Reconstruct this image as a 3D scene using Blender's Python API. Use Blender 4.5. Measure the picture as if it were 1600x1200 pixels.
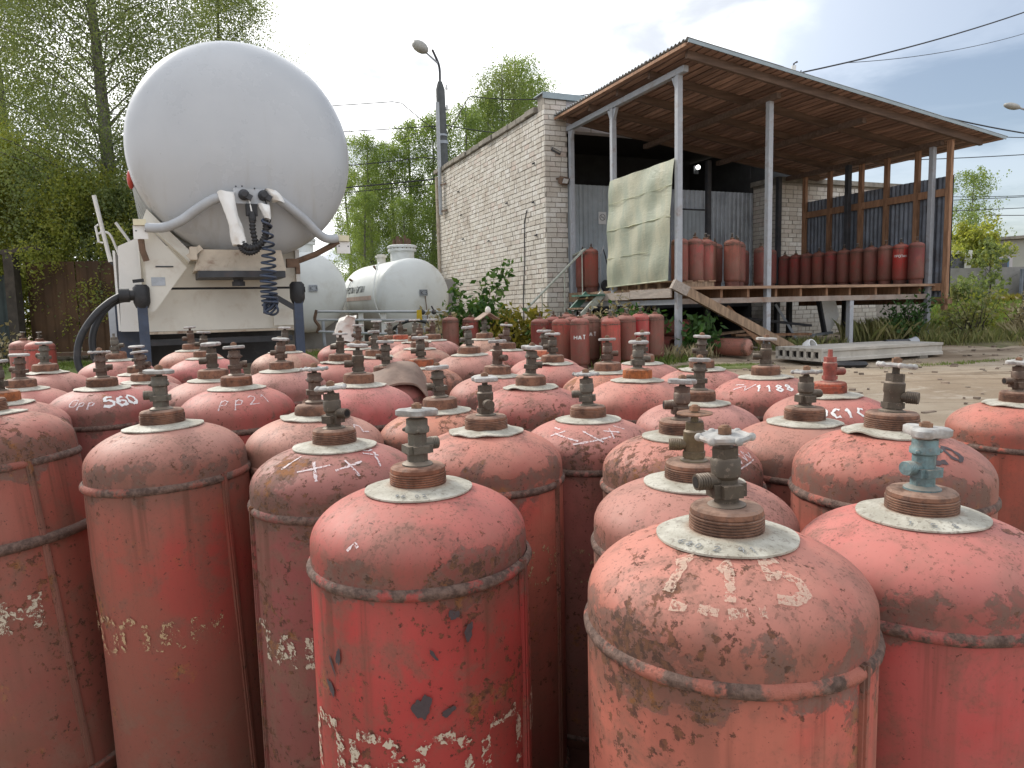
import bpy, bmesh, math, random
import numpy as np
from mathutils import Vector, Matrix, Euler

random.seed(7)
for o in list(bpy.data.objects):
    bpy.data.objects.remove(o)
SC = bpy.context.scene
COL = SC.collection
PI = math.pi
rad = math.radians

# ------------------------------------------------------------------ camera
cam_d = bpy.data.cameras.new("camera")
cam_d.sensor_fit = 'HORIZONTAL'
cam_d.sensor_width = 36.0
cam_d.lens = 36.0 * 1120.0 / 1600.0
cam_d.clip_start = 0.05
cam_d.clip_end = 2000
cam = bpy.data.objects.new("camera", cam_d)
COL.objects.link(cam)
cam.matrix_world = Matrix.Translation((0, 0, 1.10)) @ Matrix.Rotation(rad(90 - 6.06), 4, 'X') @ Matrix.Rotation(rad(-1.33), 4, 'Z')
SC.camera = cam

# ------------------------------------------------------------------ node helper
class NT:
    def __init__(s, tree):
        s.t = tree; s.n = tree.nodes; s.l = tree.links
    def new(s, kind, **kw):
        n = s.n.new(kind)
        for k, v in kw.items(): setattr(n, k, v)
        return n
    def put(s, sock, v):
        if v is None: return
        if hasattr(v, 'is_linked'): s.l.new(v, sock)
        else:
            if isinstance(v, (tuple, list)):
                try:
                    if len(v) == 3 and len(sock.default_value) == 4: v = (*v, 1.0)
                except TypeError: pass
            sock.default_value = v
    def math(s, op, a, b=0.0, c=None, clamp=False):
        n = s.new('ShaderNodeMath', operation=op, use_clamp=clamp)
        s.put(n.inputs[0], a); s.put(n.inputs[1], b)
        if c is not None: s.put(n.inputs[2], c)
        return n.outputs[0]
    def vmath(s, op, a, b=(0, 0, 0)):
        n = s.new('ShaderNodeVectorMath', operation=op)
        s.put(n.inputs[0], a)
        if op == 'SCALE': s.put(n.inputs[3], b)
        else: s.put(n.inputs[1], b)
        return n.outputs['Value'] if op in ('DOT_PRODUCT', 'LENGTH', 'DISTANCE') else n.outputs[0]
    def noise(s, vec, scale, detail=4, rough=.55, dist=0.0):
        n = s.new('ShaderNodeTexNoise')
        s.put(n.inputs['Vector'], vec); s.put(n.inputs['Scale'], scale)
        n.inputs['Detail'].default_value = detail; n.inputs['Roughness'].default_value = rough
        n.inputs['Distortion'].default_value = dist
        return n.outputs['Fac']
    def voro(s, vec, scale, feature='F1'):
        n = s.new('ShaderNodeTexVoronoi', feature=feature)
        s.put(n.inputs['Vector'], vec); n.inputs['Scale'].default_value = scale
        return n.outputs['Distance']
    def ss(s, v, a, b):            # smoothstep, a may exceed b
        n = s.new('ShaderNodeMapRange', interpolation_type='SMOOTHSTEP')
        s.put(n.inputs['Value'], v)
        if not hasattr(a, 'is_linked') and not hasattr(b, 'is_linked') and a > b:
            n.inputs['From Min'].default_value = b; n.inputs['From Max'].default_value = a
            n.inputs['To Min'].default_value = 1; n.inputs['To Max'].default_value = 0
        else:
            s.put(n.inputs['From Min'], a); s.put(n.inputs['From Max'], b)
        return n.outputs['Result']
    def mix(s, f, a, b, blend='MIX'):
        n = s.new('ShaderNodeMix', data_type='RGBA', blend_type=blend)
        n.clamp_factor = True
        s.put(n.inputs[0], f); s.put(n.inputs[6], a); s.put(n.inputs[7], b)
        return n.outputs[2]
    def ramp(s, f, pts):
        n = s.new('ShaderNodeValToRGB')
        e = n.color_ramp.elements
        while len(e) < len(pts): e.new(.5)
        for el, (p, c) in zip(e, pts):
            el.position = p; el.color = (*c, 1) if len(c) == 3 else c
        s.put(n.inputs[0], f)
        return n.outputs[0]
    def coord(s, which='Object'):
        return s.new('ShaderNodeTexCoord').outputs[which]
    def mapv(s, vec, scale=(1, 1, 1)):
        n = s.new('ShaderNodeMapping'); s.put(n.inputs['Vector'], vec)
        n.inputs['Scale'].default_value = scale
        return n.outputs[0]
    def sep(s, vec):
        n = s.new('ShaderNodeSeparateXYZ'); s.put(n.inputs[0], vec); return n.outputs
    def bump(s, h, strength=.3, dist=.01, normal=None):
        n = s.new('ShaderNodeBump'); s.put(n.inputs['Height'], h)
        n.inputs['Strength'].default_value = strength; n.inputs['Distance'].default_value = dist
        if normal is not None: s.put(n.inputs['Normal'], normal)
        return n.outputs[0]

def new_mat(name):
    m = bpy.data.materials.new(name); m.use_nodes = True
    t = NT(m.node_tree)
    b = t.n['Principled BSDF']
    return m, t, b

# ------------------------------------------------------------------ world / sun / exposure
SUN_DIR = Vector((-.62, .52, .60)).normalized()
az = math.atan2(SUN_DIR.x, SUN_DIR.y); el = math.asin(SUN_DIR.z)
w = bpy.data.worlds.new("World"); SC.world = w; w.use_nodes = True
t = NT(w.node_tree)
bg = t.n['Background']
sky = t.new('ShaderNodeTexSky', sky_type='NISHITA')
sky.sun_disc = False; sky.sun_elevation = el; sky.sun_rotation = az
sky.air_density = 1.0; sky.dust_density = 1.6; sky.ozone_density = 1.0
d = t.vmath('NORMALIZE', t.coord('Generated'))
sx, sy, sz = t.sep(d)
zz = t.math('ADD', t.math('MAXIMUM', sz, 0.0), .16)
cx = t.math('DIVIDE', sx, zz); cy = t.math('DIVIDE', sy, zz)
cv = t.new('ShaderNodeCombineXYZ'); t.put(cv.inputs[0], cx); t.put(cv.inputs[1], cy)
cvo = cv.outputs[0]
n1 = t.noise(cvo, 0.9, 8, .52, .35)
n2 = t.noise(cvo, 2.6, 6, .55, .2)
# the overcast is thick around the sun and thins out away from it
sunny = t.vmath('DOT_PRODUCT', d, tuple(Vector((-.30, .80, .52)).normalized()))
near = t.ss(sunny, .60, .97)
cover = t.math('ADD', t.math('ADD', n1, t.math('MULTIPLY', n2, .22)), t.math('MULTIPLY', near, .42))
hole = t.ss(t.vmath('DOT_PRODUCT', d, tuple(Vector((.66, .70, .28)).normalized())), .74, .985)     # the clearer patch of sky to the right
cover = t.math('SUBTRACT', t.math('ADD', cover, .20), t.math('MULTIPLY', hole, .44))
fac = t.ss(cover, .50, .82)
fac = t.math('ADD', t.math('MULTIPLY', fac, .74), .20)
fac = t.math('MINIMUM', t.math('ADD', fac, t.math('MULTIPLY', near, .3)), 1.0)
n3 = t.noise(cvo, 1.7, 6, .55, .4)
cl = t.mix(t.ss(n3, .38, .60), (.325, .35, .395), (.80, .82, .86))
dkm = t.math('SUBTRACT', 1.0, t.math('MULTIPLY', t.ss(n3, .56, .42), .85))
cl = t.mix(t.math('MULTIPLY', t.math('MULTIPLY', t.ss(sunny, .70, .96), dkm), .80), cl, (1.05, 1.05, 1.04))
cl = t.mix(1.0, cl, (16.4, 16.4, 16.4), 'MULTIPLY')     # cloud radiance in the sky texture's own units
t.put(bg.inputs[0], t.mix(fac, sky.outputs[0], cl)); bg.inputs[1].default_value = 0.06

sd = bpy.data.lights.new("sun", 'SUN'); sd.energy = 1.5; sd.angle = rad(11); sd.color = (1.0, .95, .87)
sun = bpy.data.objects.new("sun", sd); COL.objects.link(sun)
sun.rotation_euler = SUN_DIR.to_track_quat('Z', 'Y').to_euler()

SC.view_settings.view_transform = 'Standard'
SC.view_settings.look = 'None'
SC.view_settings.exposure = 1.18
SC.view_settings.gamma = 1.0
SC.view_settings.use_curve_mapping = False
SC.cycles.max_bounces = 10
SC.cycles.diffuse_bounces = 7
SC.cycles.transparent_max_bounces = 16

# ------------------------------------------------------------------ ground height
def G(y):
    y = max(y, 0.0)
    s = min(max((y - 11.4) / 1.6, 0), 1)
    return -.01 + .098 * math.tanh(.45 * y) + .115 * s * s * (3 - 2 * s)

# ------------------------------------------------------------------ mesh builder
class MB:
    def __init__(s): s.v = []; s.f = []; s.M = Matrix.Identity(4)
    def add(s, vs, fs):
        o = len(s.v); M = s.M
        s.v += [tuple(M @ Vector(p)) for p in vs]
        s.f += [tuple(i + o for i in f) for f in fs]
        return s
    def box(s, c, d, rz=0.0, rot=None):
        hx, hy, hz = d[0] / 2, d[1] / 2, d[2] / 2
        R = rot if rot is not None else Matrix.Rotation(rz, 3, 'Z')
        P = [Vector(c) + R @ Vector((x * hx, y * hy, z * hz)) for x in (-1, 1) for y in (-1, 1) for z in (-1, 1)]
        return s.add(P, [(0, 1, 3, 2), (4, 6, 7, 5), (0, 4, 5, 1), (2, 3, 7, 6), (0, 2, 6, 4), (1, 5, 7, 3)])
    def bbox(s, a, b):
        return s.box([(a[i] + b[i]) / 2 for i in range(3)], [abs(b[i] - a[i]) for i in range(3)])
    def bar(s, a, b, wx, wz, up=(0, 0, 1)):
        a = Vector(a); b = Vector(b); y = (b - a).normalized(); x = y.cross(Vector(up))
        if x.length < 1e-4: x = y.cross(Vector((1, 0, 0)))
        x.normalize(); z = x.cross(y)
        R = Matrix((x, y, z)).transposed()
        return s.box((a + b) / 2, (wx, (b - a).length, wz), rot=R)
    def tube(s, pts, r, n=8, cap=True):
        pts = [Vector(p) for p in pts]; m = len(pts)
        rs = r if isinstance(r, (list, tuple)) else [r] * m
        vs = []; up = None
        for i, p in enumerate(pts):
            tan = (pts[min(i + 1, m - 1)] - pts[max(i - 1, 0)])
            tan = tan.normalized() if tan.length > 1e-9 else Vector((0, 0, 1))
            if up is None:
                up = tan.orthogonal().normalized()
            else:
                up = (up - tan * up.dot(tan))
                up = up.normalized() if up.length > 1e-6 else tan.orthogonal().normalized()
            q = tan.cross(up)
            for k in range(n):
                a = 2 * PI * k / n
                vs.append(p + (up * math.cos(a) + q * math.sin(a)) * rs[i])
        fs = [(i * n + k, i * n + (k + 1) % n, (i + 1) * n + (k + 1) % n, (i + 1) * n + k) for i in range(m - 1) for k in range(n)]
        if cap: fs += [tuple(range(n))[::-1], tuple((m - 1) * n + k for k in range(n))]
        return s.add(vs, fs)
    def lathe(s, prof, n=32, axis='Z', cap=True, wob=None):
        vs = []
        for (r, z) in prof:
            for k in range(n):
                a = 2 * PI * k / n
                rr = r * (1 + (wob(a, z) if wob else 0))
                if axis == 'Z': vs.append((rr * math.cos(a), rr * math.sin(a), z))
                elif axis == 'Y': vs.append((rr * math.cos(a), z, rr * math.sin(a)))
                else: vs.append((z, rr * math.cos(a), rr * math.sin(a)))
        m = len(prof)
        flip = axis == 'Y'
        fs = []
        for i in range(m - 1):
            for k in range(n):
                q = (i * n + k, i * n + (k + 1) % n, (i + 1) * n + (k + 1) % n, (i + 1) * n + k)
                fs.append(q[::-1] if flip else q)
        if cap:
            if prof[0][0] > 1e-6: fs.append(tuple(range(n))[::(1 if flip else -1)])
            if prof[-1][0] > 1e-6: fs.append(tuple((m - 1) * n + k for k in range(n))[::(-1 if flip else 1)])
        return s.add(vs, fs)
    def ball(s, c, r, n=10, sq=(1, 1, 1)):
        prof = [(math.sin(PI * i / 6), -math.cos(PI * i / 6)) for i in range(7)]
        M0 = s.M; s.M = M0 @ Matrix.Translation(c) @ Matrix.Diagonal((r * sq[0], r * sq[1], r * sq[2], 1))
        s.lathe([(max(a, .02), b) for a, b in prof], n); s.M = M0
        return s
    def prism(s, poly, axis, a, b):
        # poly of 2D points, extruded along axis from a to b
        def P(p, h):
            return {'X': (h, p[0], p[1]), 'Y': (p[0], h, p[1]), 'Z': (p[0], p[1], h)}[axis]
        n = len(poly)
        vs = [P(p, a) for p in poly] + [P(p, b) for p in poly]
        fs = [tuple(range(n))[::-1], tuple(range(n, 2 * n))] + [(i, (i + 1) % n, n + (i + 1) % n, n + i) for i in range(n)]
        return s.add(vs, fs)
    def corr(s, w, h, wl=.12, amp=.018, nz=2, flat=False, thick=True):
        # corrugated sheet in local XZ, waves along X, thin in Y
        n = max(8, int(w / wl * 8)); vs = []
        for j in range(nz):
            for i in range(n + 1):
                x = w * i / n
                ph = (x / wl) % 1.0
                y = amp * math.cos(2 * PI * ph) if not flat else amp * (1 if ph < .22 else (1 - (ph - .22) / .1 * 2 if ph < .32 else (-1 if ph < .9 else -1 + (ph - .9) / .1 * 2)))
                vs.append((x, y, h * j / (nz - 1)))
        fs = [(j * (n + 1) + i, j * (n + 1) + i + 1, (j + 1) * (n + 1) + i + 1, (j + 1) * (n + 1) + i) for j in range(nz - 1) for i in range(n)]
        o = len(vs)
        if thick:
            vs += [(x, y + .003, z) for x, y, z in vs]
            fs += [tuple(i + o for i in f)[::-1] for f in fs]
        return s.add(vs, fs)
    def mesh(s, name, smooth=0):
        me = bpy.data.meshes.new(name)
        me.from_pydata(s.v, [], s.f); me.update()
        bm = bmesh.new(); bm.from_mesh(me); bmesh.ops.recalc_face_normals(bm, faces=bm.faces[:]) if smooth != -1 else None
        bm.to_mesh(me); bm.free()
        if smooth > 0:
            me.shade_smooth(); me.set_sharp_from_angle(angle=rad(smooth))
        return me

def link(name, me, mat=None, parent=None, loc=(0, 0, 0), rot=None, scale=None):
    o = bpy.data.objects.new(name, me); COL.objects.link(o)
    if mat is not None and len(me.materials) == 0: me.materials.append(mat)
    if parent is not None: o.parent = parent
    o.location = loc
    if rot is not None: o.rotation_euler = rot
    if scale is not None: o.scale = scale
    return o
def part(name, mb, mat, parent=None, smooth=0, loc=(0, 0, 0), rot=None):
    return link(name, mb.mesh(name, smooth), mat, parent, loc, rot)
def tag(o, label=None, cat=None, group=None, kind=None):
    if label: o['label'] = label
    if cat: o['category'] = cat
    if group: o['group'] = group
    if kind: o['kind'] = kind
    return o
def empty(name, loc=(0, 0, 0), rz=0.0, label=None, cat=None, group=None):
    o = bpy.data.objects.new(name, None); COL.objects.link(o)
    o.empty_display_size = .1
    o.location = loc; o.rotation_euler = (0, 0, rz)
    return tag(o, label, cat, group)
def bevel(me, wd, seg=1):
    bm = bmesh.new(); bm.from_mesh(me)
    bmesh.ops.bevel(bm, geom=bm.edges[:], offset=wd, segments=seg, affect='EDGES', clamp_overlap=True)
    bm.to_mesh(me); bm.free(); return me

# ------------------------------------------------------------------ materials
def simple(name, col, rough=.7, var=.25, scale=6, dirt=None, dirt_amt=.4, dscale=3, metal=0.0, bump=.15, bscale=60, per_obj=0.0, spec=.4, island=0.0, stretch=(1, 1, 1), bdist=.004):
    m, t, b = new_mat(name)
    oi = t.new('ShaderNodeObjectInfo')
    oc = t.vmath('ADD', t.coord('Object'), t.vmath('SCALE', (13.1, 7.7, 3.3), oi.outputs['Random']))
    oc = t.mapv(oc, stretch)
    n = t.noise(oc, scale, 6, .6)
    c = t.mix(t.ss(n, .3, .75), tuple(x * (1 - var) for x in col), tuple(min(1, x * (1 + var)) for x in col))
    if dirt is not None:
        n2 = t.noise(oc, dscale, 8, .65, .4)
        c = t.mix(t.math('MULTIPLY', t.ss(n2, .5, .72), dirt_amt), c, dirt)
    if per_obj:
        r = t.math('ADD', t.math('MULTIPLY', oi.outputs['Random'], 2 * per_obj), 1 - per_obj)
        hs = t.new('ShaderNodeHueSaturation'); t.put(hs.inputs['Color'], c); t.put(hs.inputs['Value'], r); c = hs.outputs[0]
    if island:
        gi = t.new('ShaderNodeNewGeometry').outputs['Random Per Island']
        r = t.math('ADD', t.math('MULTIPLY', gi, 2 * island), 1 - island)
        hs = t.new('ShaderNodeHueSaturation'); t.put(hs.inputs['Color'], c); t.put(hs.inputs['Value'], r); c = hs.outputs[0]
    t.put(b.inputs['Base Color'], c)
    t.put(b.inputs['Roughness'], t.math('ADD', t.math('MULTIPLY', n, .2), rough - .1))
    b.inputs['Metallic'].default_value = metal
    b.inputs['Specular IOR Level'].default_value = spec
    if bump: t.put(b.inputs['Normal'], t.bump(t.noise(oc, bscale, 5, .6), bump, bdist))
    return m

RUST = (.15, .065, .032)
def cyl_material():
    m, t, b = new_mat("cylinder_paint")
    oi = t.new('ShaderNodeObjectInfo')
    raw = t.coord('Object')
    z = t.sep(raw)[2]
    oc = t.vmath('ADD', raw, t.vmath('SCALE', (31.0, 17.0, 23.0), oi.outputs['Random']))
    rust = oi.outputs['Alpha']
    base = oi.outputs['Color']
    nl = t.noise(oc, 3.6, 5, .6)
    nm = t.noise(oc, 10, 10, .66, .12)
    nf = t.noise(oc, 62, 9, .70, .15)
    nx = t.noise(oc, 120, 5, .7)
    st = t.noise(t.mapv(oc, (24, 24, 1.6)), 1.0, 5, .6)
    # mottled paint: browner, darker, redder zones
    c = t.mix(t.math('MULTIPLY', t.ss(nl, .47, .66), .60), base, t.mix(.55, base, (.17, .055, .04)))
    c = t.mix(t.math('MULTIPLY', t.ss(nl, .48, .34), .62), c, t.mix(.62, base, (.54, .035, .04)))
    hz = t.noise(t.mapv(oc, (2.2, 2.2, 1.1)), 1.0, 3, .5)
    c = t.mix(t.math('MULTIPLY', t.ss(hz, .49, .66), .52), c, (.30, .175, .135))
    # grime film, streaky
    c = t.mix(t.math('MULTIPLY', t.ss(st, .46, .72), .45), c, (.17, .075, .052))
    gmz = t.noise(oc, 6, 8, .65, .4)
    low_dirt_shade = t.math('MULTIPLY', t.ss(t.math('ADD', z, t.math('MULTIPLY', nl, .45)), .92, .30), .80)  # brown dirt from the foot up, deepened to paint in shade low down
    c = t.mix(low_dirt_shade, c, t.mix(t.ss(gmz, .40, .62), (.17, .058, .042), (.125, .062, .042)))
    # chalked, dust-covered paint on the dome
    top = t.ss(t.math('ADD', z, t.math('MULTIPLY', nm, .03)), .775, .835)
    c = t.mix(t.math('MULTIPLY', top, t.math('ADD', t.math('MULTIPLY', nl, .35), .20)), c, (.50, .275, .215))
    # soft brown grime and pepper of tiny rust spots
    gm = t.noise(oc, 15, 10, .70, .3)
    c = t.mix(t.math('MULTIPLY', t.ss(gm, .48, .66), t.math('ADD', t.math('MULTIPLY', rust, .50), .30)), c, (.18, .098, .07))
    pp = t.ss(t.math('ADD', t.noise(oc, 210, 3, .6), t.math('MULTIPLY', t.math('SUBTRACT', gm, .5), .55)), .585, .635)
    c = t.mix(t.math('MULTIPLY', pp, t.math('ADD', t.math('MULTIPLY', top, .35), .22)), c, (.13, .065, .045))
    # bare grey-brown metal around the weld
    dz = t.math('ABSOLUTE', t.math('SUBTRACT', z, .757))
    band = t.ss(dz, .070, .008)
    pm = t.math('ADD', t.math('ADD', nm, t.math('MULTIPLY', band, .17)), t.math('MULTIPLY', t.math('SUBTRACT', rust, .5), .22))
    patch = t.ss(pm, .640, .672)
    bare = t.mix(t.ss(nf, .35, .65), (.085, .052, .042), (.19, .125, .10))
    c = t.mix(t.math('MULTIPLY', patch, t.math('ADD', t.math('MULTIPLY', t.ss(nf, .40, .56), .40), .46)), c, bare)
    dz2 = t.math('ABSOLUTE', t.math('ADD', t.math('SUBTRACT', z, .758), t.math('MULTIPLY', t.math('SUBTRACT', nl, .5), .16)))
    belt = t.math('MULTIPLY', t.ss(dz2, .062, .006), t.math('ADD', t.math('MULTIPLY', rust, .55), .18))
    c = t.mix(belt, c, (.135, .078, .056))
    # rust runs below the weld
    rn = t.noise(t.mapv(oc, (34, 34, 1.3)), 1.0, 5, .6)
    run = t.math('MULTIPLY', t.ss(rn, .54, .68), t.math('MULTIPLY', t.ss(z, .748, .738), t.ss(z, .50, .72)))
    c = t.mix(t.math('MULTIPLY', run, .62), c, (.115, .052, .034))
    # chips and pits
    ch = t.math('ADD', nf, t.math('MULTIPLY', t.math('SUBTRACT', rust, .5), .16))
    ch = t.math('ADD', ch, t.math('MULTIPLY', t.math('SUBTRACT', nl, .5), .30))
    wear = t.math('ADD', t.ss(t.noise(oc, 5.0, 3, .5), .46, .64), t.math('MULTIPLY', band, .5))
    ch = t.math('ADD', t.math('SUBTRACT', ch, .045), t.math('MULTIPLY', wear, .075))
    ch = t.math('SUBTRACT', ch, t.math('MULTIPLY', t.ss(z, .76, .70), .022))
    chip = t.ss(ch, .598, .612)
    c = t.mix(t.math('MULTIPLY', chip, .80), c, t.mix(t.ss(nx, .4, .6), (.055, .030, .022), (.15, .068, .035)))
    ora = t.math('MULTIPLY', t.ss(t.math('ADD', nm, t.math('MULTIPLY', rust, .12)), .655, .74), t.ss(nf, .42, .55))
    c = t.mix(t.math('MULTIPLY', ora, .55), c, (.34, .13, .035))
    pit = t.ss(t.math('ADD', nx, t.math('MULTIPLY', nm, .28)), .775, .80)
    c = t.mix(t.math('MULTIPLY', pit, .75), c, (.06, .03, .024))
    # pale scuffs
    sc = t.ss(t.noise(t.mapv(oc, (9, 9, 40)), 1.0, 6, .7, 1.2), .70, .74)
    c = t.mix(t.math('MULTIPLY', sc, .35), c, (.52, .36, .30))
    t.put(b.inputs['Base Color'], c)
    ro = t.math('ADD', t.math('MULTIPLY', t.math('MAXIMUM', chip, patch), .22), t.math('ADD', t.math('MULTIPLY', nf, .22), .50))
    t.put(b.inputs['Roughness'], ro)
    b.inputs['Specular IOR Level'].default_value = .28
    h = t.math('SUBTRACT', t.math('MULTIPLY', nf, .25), t.math('ADD', t.math('MULTIPLY', chip, .55), t.math('MULTIPLY', patch, .30)))
    h = t.math('ADD', h, t.math('MULTIPLY', nl, .5))
    t.put(b.inputs['Normal'], t.bump(h, .5, .0028))
    return m

M = {}
M['paint'] = cyl_material()
def weld_mat():
    m, t, b = new_mat("weld_band_metal")
    oi = t.new('ShaderNodeObjectInfo')
    oc = t.vmath('ADD', t.coord('Object'), t.vmath('SCALE', (9.0, 5.0, 3.0), oi.outputs['Random']))
    n = t.noise(oc, 18, 8, .7); nf = t.noise(oc, 90, 6, .7)
    c = t.mix(t.ss(nf, .35, .65), (.075, .046, .036), (.18, .115, .09))
    c = t.mix(t.math('MULTIPLY', t.ss(n, .50, .58), .85), c, t.mix(.25, oi.outputs['Color'], (.20, .11, .08)))
    t.put(b.inputs['Base Color'], c); b.inputs['Roughness'].default_value = .75
    b.inputs['Specular IOR Level'].default_value = .3
    t.put(b.inputs['Normal'], t.bump(t.math('ADD', n, nf), .8, .004))
    return m
M['weld'] = weld_mat()
M['foot'] = simple("foot_ring_metal", (.15, .06, .045), .8, .35, 9, (.06, .04, .03), .6, 5)
def collar_mat():
    m, t, b = new_mat("rusty_collar")
    oi = t.new('ShaderNodeObjectInfo')
    raw = t.coord('Object')
    oc = t.vmath('ADD', raw, t.vmath('SCALE', (9.0, 5.0, 3.0), oi.outputs['Random']))
    n = t.noise(oc, 26, 7, .7); n2 = t.noise(oc, 80, 6, .7)
    c = t.mix(t.ss(n, .35, .65), (.10, .050, .032), (.24, .115, .07))
    c = t.mix(.75, c, oi.outputs['Color'], 'MULTIPLY')
    c = t.mix(t.math('MULTIPLY', t.ss(n2, .52, .62), .55), c, (.065, .042, .035))
    nz = t.sep(t.new('ShaderNodeNewGeometry').outputs['Normal'])[2]
    dust = t.math('MULTIPLY', t.ss(nz, .3, .9), t.ss(n, .3, .6))
    c = t.mix(t.math('MULTIPLY', dust, .6), c, (.36, .25, .19))
    t.put(b.inputs['Base Color'], c); b.inputs['Roughness'].default_value = .8
    b.inputs['Specular IOR Level'].default_value = .3
    t.put(b.inputs['Normal'], t.bump(n2, .6, .0015))
    return m
M['collar'] = collar_mat()
def tag_mat():
    m, t, b = new_mat("stamped_tag_plate")
    oi = t.new('ShaderNodeObjectInfo')
    oc = t.vmath('ADD', t.coord('Object'), t.vmath('SCALE', (9.0, 5.0, 3.0), oi.outputs['Random']))
    n = t.noise(oc, 22, 6, .65); nf = t.noise(oc, 160, 4, .7); g = t.noise(oc, 420, 2, .5)
    c = t.mix(t.ss(n, .35, .7), (.32, .295, .235), (.51, .485, .41))
    c = t.mix(t.math('MULTIPLY', t.ss(nf, .54, .62), .6), c, (.17, .14, .11))
    x, y, zz_ = t.sep(t.coord('Object'))
    r = t.math('SQRT', t.math('ADD', t.math('MULTIPLY', x, x), t.math('MULTIPLY', y, y)))
    inn = t.ss(t.math('ADD', r, t.math('MULTIPLY', n, .012)), .056, .043)
    c = t.mix(t.math('MULTIPLY', inn, .6), c, (.30, .19, .12))
    t.put(b.inputs['Base Color'], c); b.inputs['Roughness'].default_value = .6
    b.inputs['Specular IOR Level'].default_value = .4
    t.put(b.inputs['Normal'], t.bump(t.math('ADD', nf, g), .55, .0012))
    return m
M['tag'] = tag_mat()
def valve_mat():
    m, t, b = new_mat("weathered_brass")
    oi = t.new('ShaderNodeObjectInfo')
    oc = t.vmath('ADD', t.coord('Object'), t.vmath('SCALE', (9.0, 5.0, 3.0), oi.outputs['Random']))
    n = t.noise(oc, 60, 6, .7); n2 = t.noise(oc, 150, 5, .7)
    c = t.mix(t.ss(n, .35, .66), t.mix(.5, oi.outputs['Color'], (.05, .038, .03)), oi.outputs['Color'])
    nz = t.sep(t.new('ShaderNodeNewGeometry').outputs['Normal'])[2]
    dust = t.math('MULTIPLY', t.ss(nz, .15, .9), .55)
    c = t.mix(dust, c, (.32, .25, .19))
    c = t.mix(t.math('MULTIPLY', t.ss(n2, .56, .66), .35), c, (.28, .21, .16))
    t.put(b.inputs['Base Color'], c); b.inputs['Roughness'].default_value = .58
    b.inputs['Metallic'].default_value = .25
    t.put(b.inputs['Normal'], t.bump(n2, .4, .001))
    return m
M['valve'] = valve_mat()
M['wheel'] = simple("handwheel_paint", (.34, .33, .31), .65, .3, 60, (.24, .19, .16), .8, 45, bump=.4, bscale=200, bdist=.001, per_obj=.18)
M['nut'] = simple("rusty_nut", (.20, .105, .06), .7, .4, 80, bump=.3, bscale=200, bdist=.001)
M['hole'] = simple("dark_bore", (.012, .010, .009), .9, .1, 5, bump=0)
def worn(name, col, amt, scale=90, top=1.0):
    m, t, b = new_mat(name)
    oc = t.coord('Object')
    n = t.noise(oc, scale, 6, .75, .3)
    a = t.math('MULTIPLY', t.ss(n, amt - .04, amt + .04), top)
    t.put(b.inputs['Base Color'], t.mix(t.ss(n, .4, .7), col, tuple(x * .8 for x in col))); b.inputs['Roughness'].default_value = .85
    t.put(b.inputs['Alpha'], a)
    return m
M['stencil'] = worn("flaking_white_stencil", (.58, .50, .38), .512, 95)
M['stencil_y'] = worn("yellowed_stencil", (.52, .35, .20), .545, 100)
M['chalk'] = worn("chalk", (.76, .65, .64), .45, 200, .85)
M['white_paint'] = worn("white_brush_paint", (.74, .72, .69), .36, 120)
M['faded'] = worn("faded_cream_paint", (.68, .50, .38), .47, 170, .60)
M['black_paint'] = worn("dark_grey_paint", (.070, .052, .055), .36, 120)
M['plate_steel'] = simple("dusty_brown_steel", (.24, .165, .125), .75, .3, 8, (.10, .06, .045), .6, 14, bump=.3)
M['cloth'] = simple("dirty_white_cloth", (.62, .58, .52), .9, .15, 12, (.35, .28, .22), .4, 8, bump=.3, bscale=40)

M['galv'] = simple("galvanised_sheet", (.34, .365, .395), .45, .22, 2.0, (.16, .17, .18), .5, 3, metal=.35, bump=.06, bscale=20, per_obj=.12)
M['galv_dark'] = simple("dull_galvanised_sheet", (.16, .178, .21), .55, .3, 2.5, (.10, .085, .08), .7, 3, metal=.25, bump=.08, bscale=20, per_obj=.15)
M['roof_sheet'] = simple("weathered_roof_sheet", (.33, .35, .35), .6, .2, 3, (.2, .19, .17), .5, 4, bump=.1, bscale=30)
M['steel_grey'] = simple("grey_painted_steel", (.36, .375, .40), .55, .12, 5, (.22, .16, .12), .6, 5, bump=.1)
M['steel_dark'] = simple("dark_steel", (.05, .052, .058), .6, .3, 5, (.09, .05, .035), .5, 5, bump=.15)
M['steel_rusty'] = simple("grey_steel_gone_rusty", (.30, .24, .20), .7, .25, 4, (.22, .10, .05), .75, 3, bump=.2)
M['steel_green'] = simple("green_painted_steel", (.09, .20, .15), .5, .25, 6, (.16, .10, .07), .5, 8, bump=.15)
M['steel_pale'] = simple("pale_handrail_pipe", (.42, .44, .38), .5, .2, 8, (.2, .13, .08), .5, 8, bump=.1)
M['board'] = simple("roof_board_wood", (.335, .205, .155), .8, .35, 2.5, (.12, .07, .05), .45, 4, bump=.25, bscale=50, per_obj=.28, stretch=(6, .6, 6))
M['purlin'] = simple("dark_roof_timber", (.15, .10, .075), .85, .3, 3, bump=.25, stretch=(.6, 6, 6))
M['wood_red'] = simple("reddish_wood", (.30, .165, .095), .8, .3, 4, (.12, .065, .04), .5, 6, bump=.3, stretch=(5, 5, .7), per_obj=.15)
M['wood_deck'] = simple("deck_wood", (.34, .215, .14), .8, .3, 4, (.14, .085, .055), .5, 5, bump=.3, stretch=(.7, 6, 6), per_obj=.2)
M['wood_grey'] = simple("grey_fascia_wood", (.42, .36, .31), .8, .25, 4, (.22, .15, .11), .6, 4, bump=.3, stretch=(6, .7, 6), per_obj=.15)
M['wood_old'] = simple("old_timber", (.30, .205, .135), .8, .35, 5, (.12, .085, .06), .6, 6, bump=.4, stretch=(4, 4, .6))
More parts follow.
